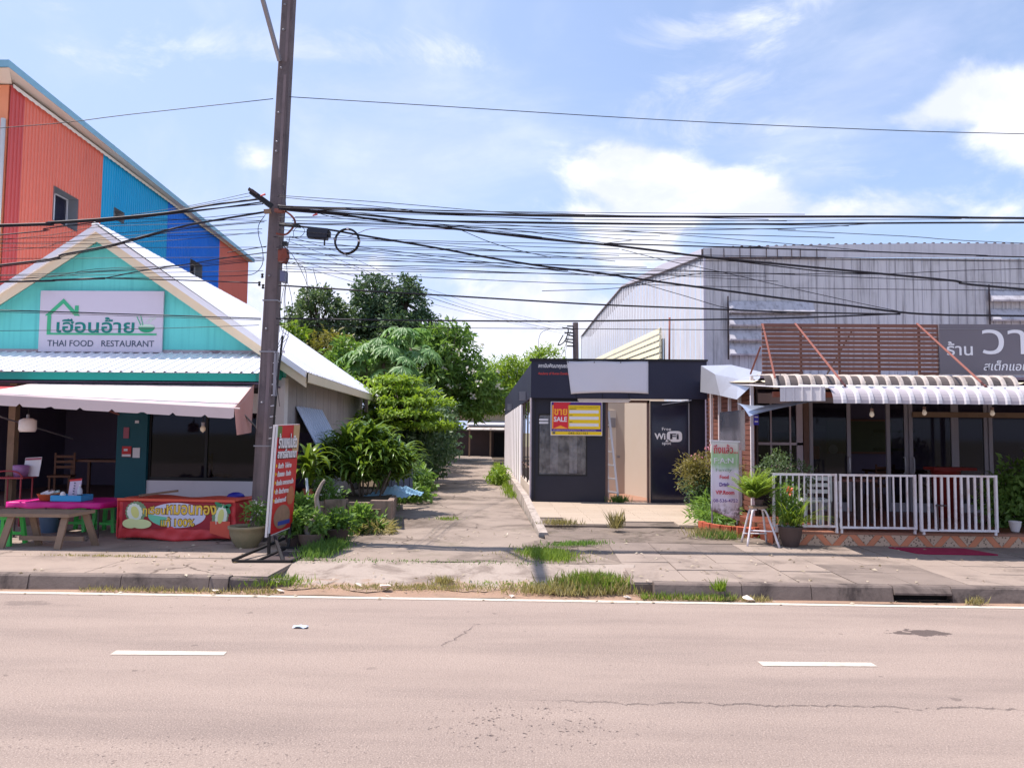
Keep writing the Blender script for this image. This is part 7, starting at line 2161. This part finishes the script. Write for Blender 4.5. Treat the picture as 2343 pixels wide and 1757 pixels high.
leafy(pc, [((-3.86, 10.82, .60), (.16, .14, .16)), ((-3.80, 10.85, .75), (.10, .1, .12))], 26, 14, .05, .07, .035, lf_mid, 41)
leafy(pc, [((-3.82, 10.78, .68), (.14, .1, .16))], 12, 3, .03, .035, .03, lf_white, 42, 'flowers')
for p, q in (((-3.95, 10.8, .4), (-3.86, 10.82, .62)), ((-3.92, 10.8, .4), (-3.80, 10.85, .8))):
    MB().tube([p, q], .008, 5).build('stem', m_bark, pc)
dt = thing('twisted_stump', 'bare twisted grey stump growing from a bowl beside the red food sign', 'plant', (-3.05, 10.9, .15))
MB().tube(smooth_path([(-3.10, 10.9, .26), (-3.16, 10.88, .42), (-3.02, 10.9, .62), (-3.04, 10.9, .85), (-2.98, 10.9, 1.02), (-2.93, 10.9, 1.10)]), [.052 - .0014 * i for i in range(26)], 8).build('trunk', M('pale grey bark', (150, 140, 132), .9, .25, 9, .5, (90, 80, 74), bump=.6), dt, True)
pot(dt, -3.1, 10.9, .15, .19, .20, M('grey clay bowl', (122, 104, 92), .8, .15, 4, .4, (80, 70, 60)))
leafy(dt, [((-3.0, 10.85, .52), (.14, .14, .14)), ((-3.2, 10.95, .5), (.12, .1, .14))], 26, 12, .05, .09, .05, lf_mid, 43)
for i, (x, y, r, h, m_, sd, lab, e) in enumerate((
    (-3.34, 10.98, .16, .18, m_dkpot, 51, 'dark pot of leafy ground plants directly behind the red food sign', ((.16, .14, .16), .42)),
    (-2.86, 11.25, .21, .24, m_dkpot, 52, 'dark square looking pot with trailing green leaves right of the twisted stump', ((.26, .2, .14), .40)),
    (-3.45, 11.5, .17, .2, m_dkpot, 53, 'pot of white flowering periwinkle behind the twisted stump', ((.22, .18, .24), .55)))):
    q = thing('potted_plant', lab, 'potted plant', (x, y, .15))
    pot(q, x, y, .15, r, h, m_)
    leafy(q, [((x, y, .15 + e[1] - .1), e[0])], 46, 14, .06, .10, .055, lf_mid, sd)
    if 'white' in lab:
        leafy(q, [((x + .02, y - .05, .48), (.22, .15, .26))], 18, 4, .03, .045, .04, lf_white, sd + 20, 'flowers')
fp = thing('flower_bed_plant', 'white flowering periwinkle growing along the planter wall behind the potted dracaena', 'plant', (-3.45, 13.0, .5))
leafy(fp, [((-3.5, 13.0, .75), (.35, .18, .18))], 40, 14, .06, .08, .045, lf_mid, 58)
leafy(fp, [((-3.5, 12.95, .80), (.35, .15, .16))], 22, 4, .02, .045, .04, lf_white, 59, 'flowers')
wd_ = thing('weed_plant', 'green weed bush growing at the foot of the planter wall', 'plant', (-2.85, 12.55, .15))
leafy(wd_, [((-2.75, 12.45, .34), (.16, .16, .24)), ((-2.6, 12.7, .25), (.22, .2, .14))], 50, 16, .06, .11, .055, lf_mid, 60)
wd2 = thing('dry_weeds', 'dry straw coloured weeds at the right end of the planter wall', 'plant', (-2.5, 12.4, .15))
leafy(wd2, [((-2.5, 12.45, .22), (.3, .25, .10))], 30, 14, .05, .14, .02, lf_dry, 61)
fern_ = thing('creeping_plant', 'pale green creeping plant spreading in front of the planter wall', 'plant', (-3.2, 12.2, .15))
leafy(fern_, [((-3.2, 11.9, .26), (.36, .3, .10))], 60, 16, .07, .10, .04, lf_bright, 62)

# right side: roll-up banner, brick ring, stool with fern, potted plants
ru = thing('rollup_banner', 'weathered roll-up banner with Food Drink lettering standing in a brick planter', 'banner', (3.22, 13.0, .3))


def banner_col():
    t = NT('weathered banner print')
    v = t.geo()
    s = t.n('ShaderNodeSeparateXYZ')
    t.link(v, s.inputs[0])
    z = s.outputs[2]
    zn = t.math('ADD', z, t.math('MULTIPLY', t.math('SUBTRACT', t.noise(t.geo((9, 9, .8)), 1.2, 4), .5), .22))
    col = t.mix(t.ramp(zn, 1.15, 1.32), lin((236, 232, 244)), lin((164, 204, 152)))
    col = t.mix(t.math('MULTIPLY', t.ramp(t.noise(t.geo((10, 10, .5)), 1.5, 4), .5, .75), .5), col, lin((226, 222, 226)))
    col = t.mix(t.ramp(zn, 1.44, 1.58), col, lin((218, 214, 206)))
    low = t.math('MULTIPLY', t.math('SUBTRACT', 1.0, t.ramp(zn, .48, .70)), t.ramp(t.noise(v, 9, 6, .7), .38, .6))
    col = t.mix(low, col, lin((96, 84, 76)))
    t.link(col, t.b.inputs['Base Color'])
    t.b.inputs['Roughness'].default_value = .5
    return t.m


m_ban = banner_col()
lf_ = Vector((3.0, 13.02, 0))


def rb_pt(u, v):
    return (3.0 + .46 * u + .02 * (1 - v) * u, 12.97 + .03 * math.sin(u * 7 + v * 2) * (1 - v) + .04 * (1 - v), (.52 - .16 * u) * (1 - v) + (1.68 - .012 * u) * v)


MB().grid(16, 24, rb_pt, (0, .006, 0)).build('print', m_ban, ru, True)
MB().beam((2.98, 12.98, 1.69), (3.48, 12.98, 1.675), .03, .025).build('top_bar', m_whp, ru)
MB().beam((3.02, 13.03, .3), (3.02, 13.03, 1.68), .02, .02).build('upright', m_steel, ru)
MB().beam((3.44, 13.06, .3), (3.46, 13.03, 1.66), .02, .02).build('upright', m_steel, ru)
YR = 12.945
m_crim = M('faded crimson print', (196, 60, 76), .5, .08)
m_vio = M('violet print', (96, 66, 150), .5, .08)
text('ถึงแล้ว...', (3.235, YR, 1.555), .40, .15, m_crim, ru, bold=.012)
text('F:A:N', (3.2, YR, 1.36), .32, .09, m_whp, ru, bold=.01)
text('Family', (3.2, YR, 1.20), .26, .06, M('faded green print', (130, 160, 130), .5), ru)
text('Food', (3.205, YR, 1.09), .15, .06, m_crim, ru, bold=.03)
text('Drink', (3.21, YR, .965), .17, .065, m_vio, ru, bold=.03)
text('VIP.Room', (3.215, YR, .835), .31, .065, m_crim, ru, bold=.035)
text('08-536-4752', (3.225, YR, .70), .40, .055, m_vio, ru, bold=.005)
m_brick = M('orange brick render', (176, 88, 62), .8, .12, 5, .4, (140, 70, 52), bump=.4)
br = thing('brick_ring', 'broken orange brick planter ring under the roll-up banner', 'planter', (3.25, 13.0, .15))
for k in range(9):
    a = math.pi * (1.05 + .11 * k)
    cx, cy = 3.36 + .50 * math.cos(a), 13.12 + .42 * math.sin(a)
    t = Vector((-math.sin(a), math.cos(a), 0))
    MB().beam(Vector((cx, cy, .24 - .004 * k)) - t * .082, Vector((cx, cy, .24 - .006 * k)) + t * .082, .09, .20 - .008 * k).build('brick', m_brick, br)
tag(MB().add([(3.28, 12.42, .15), (3.52, 12.38, .15), (3.55, 12.56, .15), (3.30, 12.58, .15), (3.28, 12.42, .33), (3.52, 12.38, .31), (3.55, 12.56, .31), (3.30, 12.58, .33)], [(4, 5, 6, 7), (0, 1, 5, 4), (1, 2, 6, 5), (2, 3, 7, 6), (3, 0, 4, 7)]).build('loose_brick', m_brick, None), 'loose orange brick block beside the plant stool', 'brick')
stl = thing('plant_stool', 'white metal stool with worn wooden top used as a plant stand', 'stool', (3.4, 11.75, .15))
MB().prism([(3.40 + .145 * math.cos(a), 11.72 + .13 * math.sin(a), .70) for a in [2 * math.pi * k / 16 for k in range(16)]], (0, 0, .03)).build('seat', m_wood, stl)
for p, q in (((3.30, 11.64, .69), (3.19, 11.55, .15)), ((3.49, 11.63, .69), (3.62, 11.42, .15)), ((3.30, 11.80, .69), (3.22, 11.98, .15)), ((3.49, 11.80, .69), (3.60, 11.98, .15))):
    d = Vector(q) - Vector(p)
    MB().tube(smooth_path([Vector(p) + Vector((.06 * (1 if p[0] < 3.4 else -1), 0, -.005)), Vector(p) + Vector((0, 0, -.03)), Vector(p) + d * .5, q], 3), .016, 7).build('leg', m_whpost, stl, True)
MB().tube([(3.25, 11.6, .38), (3.55, 11.52, .38)], .011, 6).build('stretcher', m_whpost, stl)
MB().tube([(3.23, 11.9, .3), (3.58, 11.9, .3)], .011, 6).build('stretcher', m_whpost, stl)
fn = thing('potted_fern', 'bright fern in a dark pot standing on the white metal stool', 'potted plant', (3.4, 11.75, .73))
pot(fn, 3.42, 11.72, .73, .07, .10, m_dkpot)
rs = np.random.default_rng(71)
LP, LD, LN, LL, LW = [], [], [], [], []
for k in range(52):
    a = rs.random() * 2 * math.pi
    el = .85 + .65 * rs.random()
    p = Vector((3.36 + rs.normal() * .03, 11.74 + rs.normal() * .03, .82))
    L_ = .47 * (.6 + .6 * rs.random())
    ang = el
    h = Vector((math.cos(a), math.sin(a), 0))
    sd = Vector((-math.sin(a), math.cos(a), 0))
    for s in range(22):
        p = p + (h * math.cos(ang) + Vector((0, 0, 1)) * math.sin(ang)) * L_ / 22
        ang -= .028 + .02 * rs.random()
        if s < 2:
            continue
        ll = .075 * math.sin(math.pi * (s + 1) / 24) + .012
        for sg in (-1, 1):
            LP.append(tuple(p))
            LD.append(tuple(sd * sg + h * .35 - Vector((0, 0, .15))))
            LN.append((0, 0, 1))
            LL.append(ll)
            LW.append(.026)
place('fronds', leaf_mesh('fronds', np.array(LP), np.array(LD), np.array(LN) + rs.normal(size=(len(LP), 3)) * .2, np.array(LL), np.array(LW), lf_fern, origin=fn.location), fn)
tree('feathery_shrub', 'fine leaved olive shrub standing behind the fern at the fence end', 'shrub', (3.95, 12.3, .15),
     [((3.92, 12.3, 1.32), (.26, .25, .26)), ((4.18, 12.25, 1.18), (.22, .2, .24)), ((3.75, 12.35, 1.2), (.2, .2, .2)), ((4.05, 12.2, .95), (.26, .2, .2))], 120, 20, .045, .05, .022, lf_olive, m_bark, 12, .025, 72)
gp = thing('potted_grass', 'dark pot of spiky grass leaves with coral flowers beside the white stool', 'potted plant', (3.85, 11.62, .15))
pot(gp, 3.84, 11.6, .15, .17, .30, m_dkpot)
rs = np.random.default_rng(73)
V, F, R = strap_leaves(rs, (3.86, 11.6, .44), 120, .52, .020, droop=.55, up=.98, segs=5, jitter=.07, zspan=.06)
place('blades', strap_mesh('blades', V, F, R, lf_fern, gp.location), gp)
leafy(gp, [((3.78, 11.65, .75), (.22, .2, .32))], 60, 12, .05, .06, .03, lf_mid, 74)
leafy(gp, [((3.80, 11.5, .98), (.05, .05, .03))], 4, 6, .015, .04, .03, lf_redf, 75, 'flowers')
bg_ = thing('bougainvillea', 'sprawling dry looking shrub with pink flowers beside the dark glass door panel', 'shrub', (3.35, 15.6, .2))
leafy(bg_, [((3.52, 15.6, 1.18), (.42, .6, .22)), ((3.25, 15.5, 1.0), (.34, .4, .28)), ((3.85, 15.0, 1.12), (.2, .5, .2))], 150, 18, .09, .10, .025, leaf_mat('dry olive leaves', (0.10, 0.10, 0.03), (0.27, 0.23, 0.08), .35), 81)
leafy(bg_, [((3.5, 15.5, .72), (.42, .5, .3))], 90, 16, .09, .08, .035, lf_dark, 82, 'shaded_foliage')
leafy(bg_, [((3.62, 15.6, 1.50), (.18, .2, .08)), ((3.3, 15.6, 1.36), (.1, .2, .06))], 10, 5, .04, .05, .045, lf_pinkf, 83, 'flowers')
rr = random.Random(5)
for k in range(16):
    e = Vector((3.5 + rr.uniform(-.5, .4), 15.6 + rr.uniform(-.4, .4), 1.0 + rr.uniform(-.2, .45)))
    b = Vector((3.6, 15.6, .2))
    MB().tube(smooth_path([b, b.lerp(e, .5) + Vector((0, 0, .35)), e]), .012, 5).build('stem', m_bark, bg_)
sh2 = thing('ground_plants', 'dark green weeds filling the bed between the door panel and the banner', 'plant', (3.3, 14.6, .2))
leafy(sh2, [((3.45, 14.8, .40), (.36, .9, .24)), ((3.15, 13.9, .30), (.26, .5, .14))], 110, 16, .09, .14, .04, lf_mid, 84)
tree('corner_bush', 'dark leafy bush in shade at the right end of the terrace', 'bush', (7.95, 12.6, .35),
     [((8.0, 12.7, .95), (.55, .5, .55)), ((8.35, 12.6, 1.2), (.5, .5, .5)), ((7.75, 12.8, .7), (.4, .4, .35))], 150, 22, .08, .12, .06, lf_mid, m_bark, 5, .03, 85)
for k, (x, lab) in enumerate(((7.42, 'small white pot in front of the dark corner bush, nearest the gate'), (7.74, 'small white pot in front of the dark corner bush, further from the gate'))):
    q = thing('flower_pot', lab, 'pot', (x, 12.1, .35))
    pot(q, x, 12.1, .352, .085, .16 - .04 * k, m_white)

# alley end: low house with lean-to roof and dark doorway
ah = thing('alley_house', 'low house with stacked lean-to roofs and dark doorway closing the alley', 'building', (-2.6, 53, 0))
MB().box(-6.5, 53.0, 0, -1.2, 53.2, 2.0).build('wall', m_drk, ah)
MB().box(-6.5, 52.9, 2.55, -1.0, 53.1, 3.15).build('gable_wall', M('cream house wall', (206, 190, 166), .8, .08, 1, .3), ah)
MB().add([(-6.6, 52.4, 3.15), (-.9, 52.4, 3.15), (-.9, 54, 3.5), (-6.6, 54, 3.5), (-6.6, 52.4, 3.07), (-.9, 52.4, 3.07)], [(0, 1, 2, 3), (4, 5, 1, 0)]).build('roof', m_stsheet, ah)
for z0, yy, m_ in ((2.30, 51.8, m_whsheet), (1.95, 51.2, m_stsheet)):
    MB().add([(-4.4, yy, z0), (-1.2, yy, z0), (-1.2, yy + 1.2, z0 + .28), (-4.4, yy + 1.2, z0 + .28), (-4.4, yy, z0 - .06), (-1.2, yy, z0 - .06)], [(0, 1, 2, 3), (4, 5, 1, 0)]).build('lean_to_roof', m_, ah)
MB().box(-2.6, 52.9, .1, -1.5, 52.98, 1.75).build('doorway', M('doorway shade black', (16, 15, 18), .9), ah)  # black panel stands in for the shade inside the doorway
for x in (-4.2, -2.8, -1.35):
    MB().box(x, 51.3, .1, x + .1, 51.4, 2.0).build('post', m_wood, ah)

# =================================================================== GRASS, LEAVES, LITTER
def patch(cx, cy, a, b, z=.16, slope=0.0):
    def fn(rs):
        r = rs.normal(size=2) * .5
        return (cx + a * r[0], cy + b * r[1] + slope * a * r[0], z)
    return fn


def strip(x0, x1, y0, y1, z):
    return lambda rs: (x0 + (x1 - x0) * rs.random(), y0 + (y1 - y0) * rs.random() ** 1.2, z)


grass_patch('grass', patch(.70, 8.86, .32, .20, .03), 1900, .18, lf_grass, 'bright green grass growing on the verge left of the right kerb', seed=91)
grass_patch('grass', patch(.45, 8.66, .62, .14, .02), 1300, .12, lf_dry, 'straw coloured grass fringe at the foot of the bright verge grass', seed=92)
grass_patch('grass', strip(1.2, 2.6, 8.45, 8.58, .0), 600, .07, lf_dry, 'sparse dry grass along the foot of the right kerb', seed=93)
grass_patch('grass', strip(1.2, 2.2, 8.45, 8.56, .0), 400, .09, lf_grass, 'green grass blades mixed along the foot of the right kerb', seed=94)
grass_patch('grass', strip(-5.0, -2.75, 8.45, 8.62, .0), 750, .07, lf_dry, 'dry grass strip along the foot of the left kerb', seed=95)
grass_patch('grass', patch(-3.05, 8.85, .45, .22, .05), 900, .10, lf_grass, 'green and yellow grass at the end of the left kerb', seed=96)
grass_patch('grass', patch(.22, 10.35, .32, .42, .16, -.5), 2000, .09, lf_grass, 'low green weeds spreading at the foot of the apron', seed=97)
grass_patch('grass', patch(.62, 11.3, .42, .14, .17, .3), 600, .07, lf_mid, 'creeping weeds along the broken edge of the tiled apron', seed=98)
grass_patch('grass', patch(-2.80, 10.5, .22, .62, .16), 2200, .13, lf_mid, 'green grass growing beside the pots and the red food sign', seed=99)
grass_patch('grass', patch(-2.75, 13.2, .35, .8, .16), 1000, .14, lf_mid, 'grass at the corner of the planter wall', seed=100)
grass_patch('grass', lambda rs: (lambda y: (-3.1 - .085 * (y - 14) + rs.normal() * .22, y, .15))(15 + 30 * rs.random()), 5200, .26, lf_mid, 'tall grass along the left edge of the alley', seed=101, width=.02)
grass_patch('grass', lambda rs: (lambda y: (AX(.05, 12.5, y) - abs(rs.normal()) * .12, y, .15))(19 + 20 * rs.random()), 900, .2, lf_bright, 'weeds along the low wall on the right edge of the alley', seed=102, width=.02)
grass_patch('grass', patch(-1.55, 14.4, .22, .2, .16), 160, .07, lf_grass, 'single grass tuft in the middle of the alley', seed=103)
grass_patch('grass', patch(-1.0, 8.8, .9, .12, .03), 420, .06, lf_dry, 'scattered dry tufts at the mouth of the driveway', seed=104)
grass_patch('grass', patch(-1.0, 9.0, .12, .06, .04), 160, .10, lf_dry, 'small dry tuft on the cracked driveway lip', seed=105)
grass_patch('grass', patch(-5.5, 9.9, .9, .06, .152), 300, .03, lf_dry, 'thin dry moss line in the joint of the left pavement', seed=106)
grass_patch('grass', patch(1.42, 12.95, .10, .1, .21), 130, .30, lf_dry, 'dry seedling bush standing on the tiled apron', seed=107)
grass_patch('grass', patch(.5, 13.4, .3, .12, .21), 260, .12, lf_dry, 'dry tuft on the left corner of the tiled apron', seed=108)
grass_patch('grass', patch(2.0, 17.75, .22, .05, .21), 260, .18, lf_mid, 'weeds sprouting at the doorway sill of the black shop', seed=109)
grass_patch('grass', patch(2.95, 12.6, .35, .4, .17), 900, .12, lf_dry, 'dry weeds left of the orange brick ring', seed=110)
grass_patch('grass', patch(3.0, 12.3, .3, .15, .16), 400, .12, lf_mid, 'green weeds in front of the orange brick ring', seed=111)
grass_patch('grass', patch(2.05, 8.5, .06, .03, .1), 90, .14, lf_bright, 'single bright weed sprouting from the right kerb', seed=112)
grass_patch('grass', patch(4.75, 8.48, .10, .03, .0), 70, .10, lf_dry, 'dry weed by the drain opening in the right kerb', seed=113)
lf_litter = leaf_mat('dry fallen leaves', (0.30, 0.24, 0.16), (0.52, 0.44, 0.34), .1)
rs = np.random.default_rng(120)
n = 360
P = np.stack([rs.uniform(-6, 6, n), 8.3 + rs.random(n) ** 1.3 * 4.5, np.full(n, .17)], 1)
P[:, 2] = np.where(P[:, 1] < 8.55, .012, np.where(P[:, 1] < 9.6, np.where(np.abs(P[:, 0] + 1) < 2.2, .1, .165), .17))
D = rand_dirs(rs, n) * np.array([1, 1, .15])
o = place('fallen_leaves', leaf_mesh('fallen_leaves', P, D, np.array([[0, 0, 1.0]]) + rs.normal(size=(n, 3)) * .3, .035 + .04 * rs.random(n), .02 + .02 * rs.random(n), lf_litter))
o['kind'] = 'stuff'
tag(o, 'dry leaves and grit scattered over pavement and driveway', 'leaves')
m_lit = M('pale litter', (214, 200, 186), .8, .1, 8, .3, (150, 120, 100))
for x, y, s, lab in ((-1.63, 8.66, .085, 'pale crumpled leaf on the driveway lip, the largest one'), (-2.75, 8.53, .06, 'pale stone chip by the road line left of the driveway'), (-3.45, 8.48, .055, 'pale scrap near the end of the left kerb'), (1.05, 8.5, .05, 'white scrap in the bright verge grass'), (-1.95, 8.80, .06, 'pale flat leaf left of the largest crumpled leaf'), (-.2, 8.48, .045, 'pale pebble by the road line in the driveway mouth'), (2.35, 8.46, .09, 'crumpled greenish leaf at the foot of the right kerb')):
    mb = MB()
    r_ = random.Random(x)
    vs = [(x, y, .012)] + [(x + s * math.cos(a) * r_.uniform(.6, 1), y + s * .6 * math.sin(a) * r_.uniform(.6, 1), .012 + r_.uniform(0, s * .7)) for a in [2 * math.pi * k / 7 for k in range(7)]]
    vs.append((x, y, .02 + s * .5))
    fs = [(8, k, k % 7 + 1) for k in range(1, 8)] + [(0, k % 7 + 1, k) for k in range(1, 8)]
    tag(mb.add([(a, b, c + (.03 if b > 8.6 else 0)) for a, b, c in vs], fs).build('litter_piece', m_lit, None), lab, 'litter')
tag(MB().grid(4, 3, lambda u, v: (-2.16 + .13 * u, 7.06 + .06 * v, .006 + .02 * math.sin(u * 4 + v * 3) ** 2), (0, 0, -.003)).build('plastic_scrap', M('pale blue plastic scrap', (190, 206, 226), .5), None), 'pale bluish plastic scrap lying on the road', 'litter')

# =================================================================== DIM FURNITURE INSIDE THE TWO RESTAURANTS
m_inwood = M('dark dining wood', (112, 72, 52), .55, .12, 4)


def make_chair(label, loc, rot):
    c = thing('dining_chair', label, 'chair', loc, 'wooden dining chairs inside the restaurants')
    x, y, z = loc
    MB().box(x - .2, y - .2, z + .42, x + .2, y + .2, z + .46).build('seat', m_inwood, c)
    for a in (-.18, .15):
        for b in (-.18, .15):
            MB().box(x + a, y + b, z, x + a + .035, y + b + .035, z + (.42 if b < 0 else .88)).build('leg', m_inwood, c)
    for h in (.58, .68, .78):
        MB().box(x - .145, y + .155, z + h, x + .15, y + .18, z + h + .05).build('back_slat', m_inwood, c)
    c.rotation_euler.z = rot
    return c


def make_table(label, loc, w, d):
    t = thing('dining_table', label, 'table', loc)
    x, y, z = loc
    MB().box(x - w / 2, y - d / 2, z + .70, x + w / 2, y + d / 2, z + .74).build('tabletop', m_inwood, t)
    for a in (-w / 2 + .04, w / 2 - .09):
        for b in (-d / 2 + .04, d / 2 - .09):
            MB().box(x + a, y + b, z, x + a + .05, y + b + .05, z + .70).build('leg', m_inwood, t)
    return t


make_table('dark wooden table inside the open left restaurant, left of the teal panel', (-8.5, 15.2, .44), 1.1, .7)
c0 = make_chair('wooden chair inside the left restaurant, facing the dark table from its right side', (-7.85, 15.0, .44), .9)
copy_tree(c0, (-9.0, 14.6, .44), 'wooden chair inside the left restaurant, near the wooden post', rot=.3)
copy_tree(c0, (-6.3, 15.4, .44), 'wooden chair behind the dark shop window of the left restaurant', rot=2.2)
make_table('dark wooden table behind the right restaurant glass, below the transom', (7.7, 16.4, .34), 1.2, .8)
copy_tree(c0, (7.2, 16.0, .34), 'wooden chair behind the right restaurant glass beside the door handles', rot=2.9)
copy_tree(c0, (8.4, 16.2, .34), 'wooden chair behind the right restaurant glass below the grey sign', rot=3.5)
fz = thing('drinks_fridge', 'pale drinks fridge standing at the back behind the right restaurant glass', 'fridge', (6.0, 18.8, .34))
MB().box(5.65, 18.6, .34, 6.35, 19.3, 2.15).build('body', M('pale fridge', (176, 178, 184), .4), fz)
MB().box(5.70, 18.58, .50, 6.30, 18.60, 1.85).build('door', m_dkglass, fz)
MB().box(6.26, 18.55, 1.0, 6.28, 18.58, 1.4).build('handle', m_steel, fz)
mbd = thing('menu_board', 'dim olive framed menu board on the right restaurant back wall', 'board', (8.1, 19.5, 1.3))
MB().box(7.4, 19.5, 1.35, 9.0, 19.55, 2.2).build('board', M('dark olive board', (70, 78, 48), .6, .2, 6), mbd)
MB().beam((7.4, 19.48, 1.37), (9.0, 19.48, 1.37), .04, .05).build('frame', m_inwood, mbd)
MB().beam((7.4, 19.48, 2.18), (9.0, 19.48, 2.18), .04, .05).build('frame', m_inwood, mbd)
# mixed trampled growth so that the verge does not stand in clean tufts
grass_patch('grass', patch(.70, 8.84, .40, .20, .03), 900, .17, lf_dry, 'dry stems mixed into the bright verge grass', seed=130)
grass_patch('grass', patch(.3, 8.95, 1.2, .22, .05), 700, .035, lf_grass, 'trampled short growth round the bright verge grass', seed=131)
grass_patch('grass', patch(.22, 10.4, .6, .5, .162), 700, .035, lf_dry, 'trampled dry growth at the foot of the apron', seed=132)
grass_patch('grass', patch(-1.6, 8.75, 1.3, .16, .03), 800, .035, lf_dry, 'short dry growth along the driveway lip', seed=133)
grass_patch('grass', lambda rs: (-3.0 + 3.2 * rs.random() - .05 * rs.random(), 9.75 + .5 * rs.normal() * .15, .16), 380, .03, lf_mid, 'thin weeds in the joint between driveway and alley', seed=134)
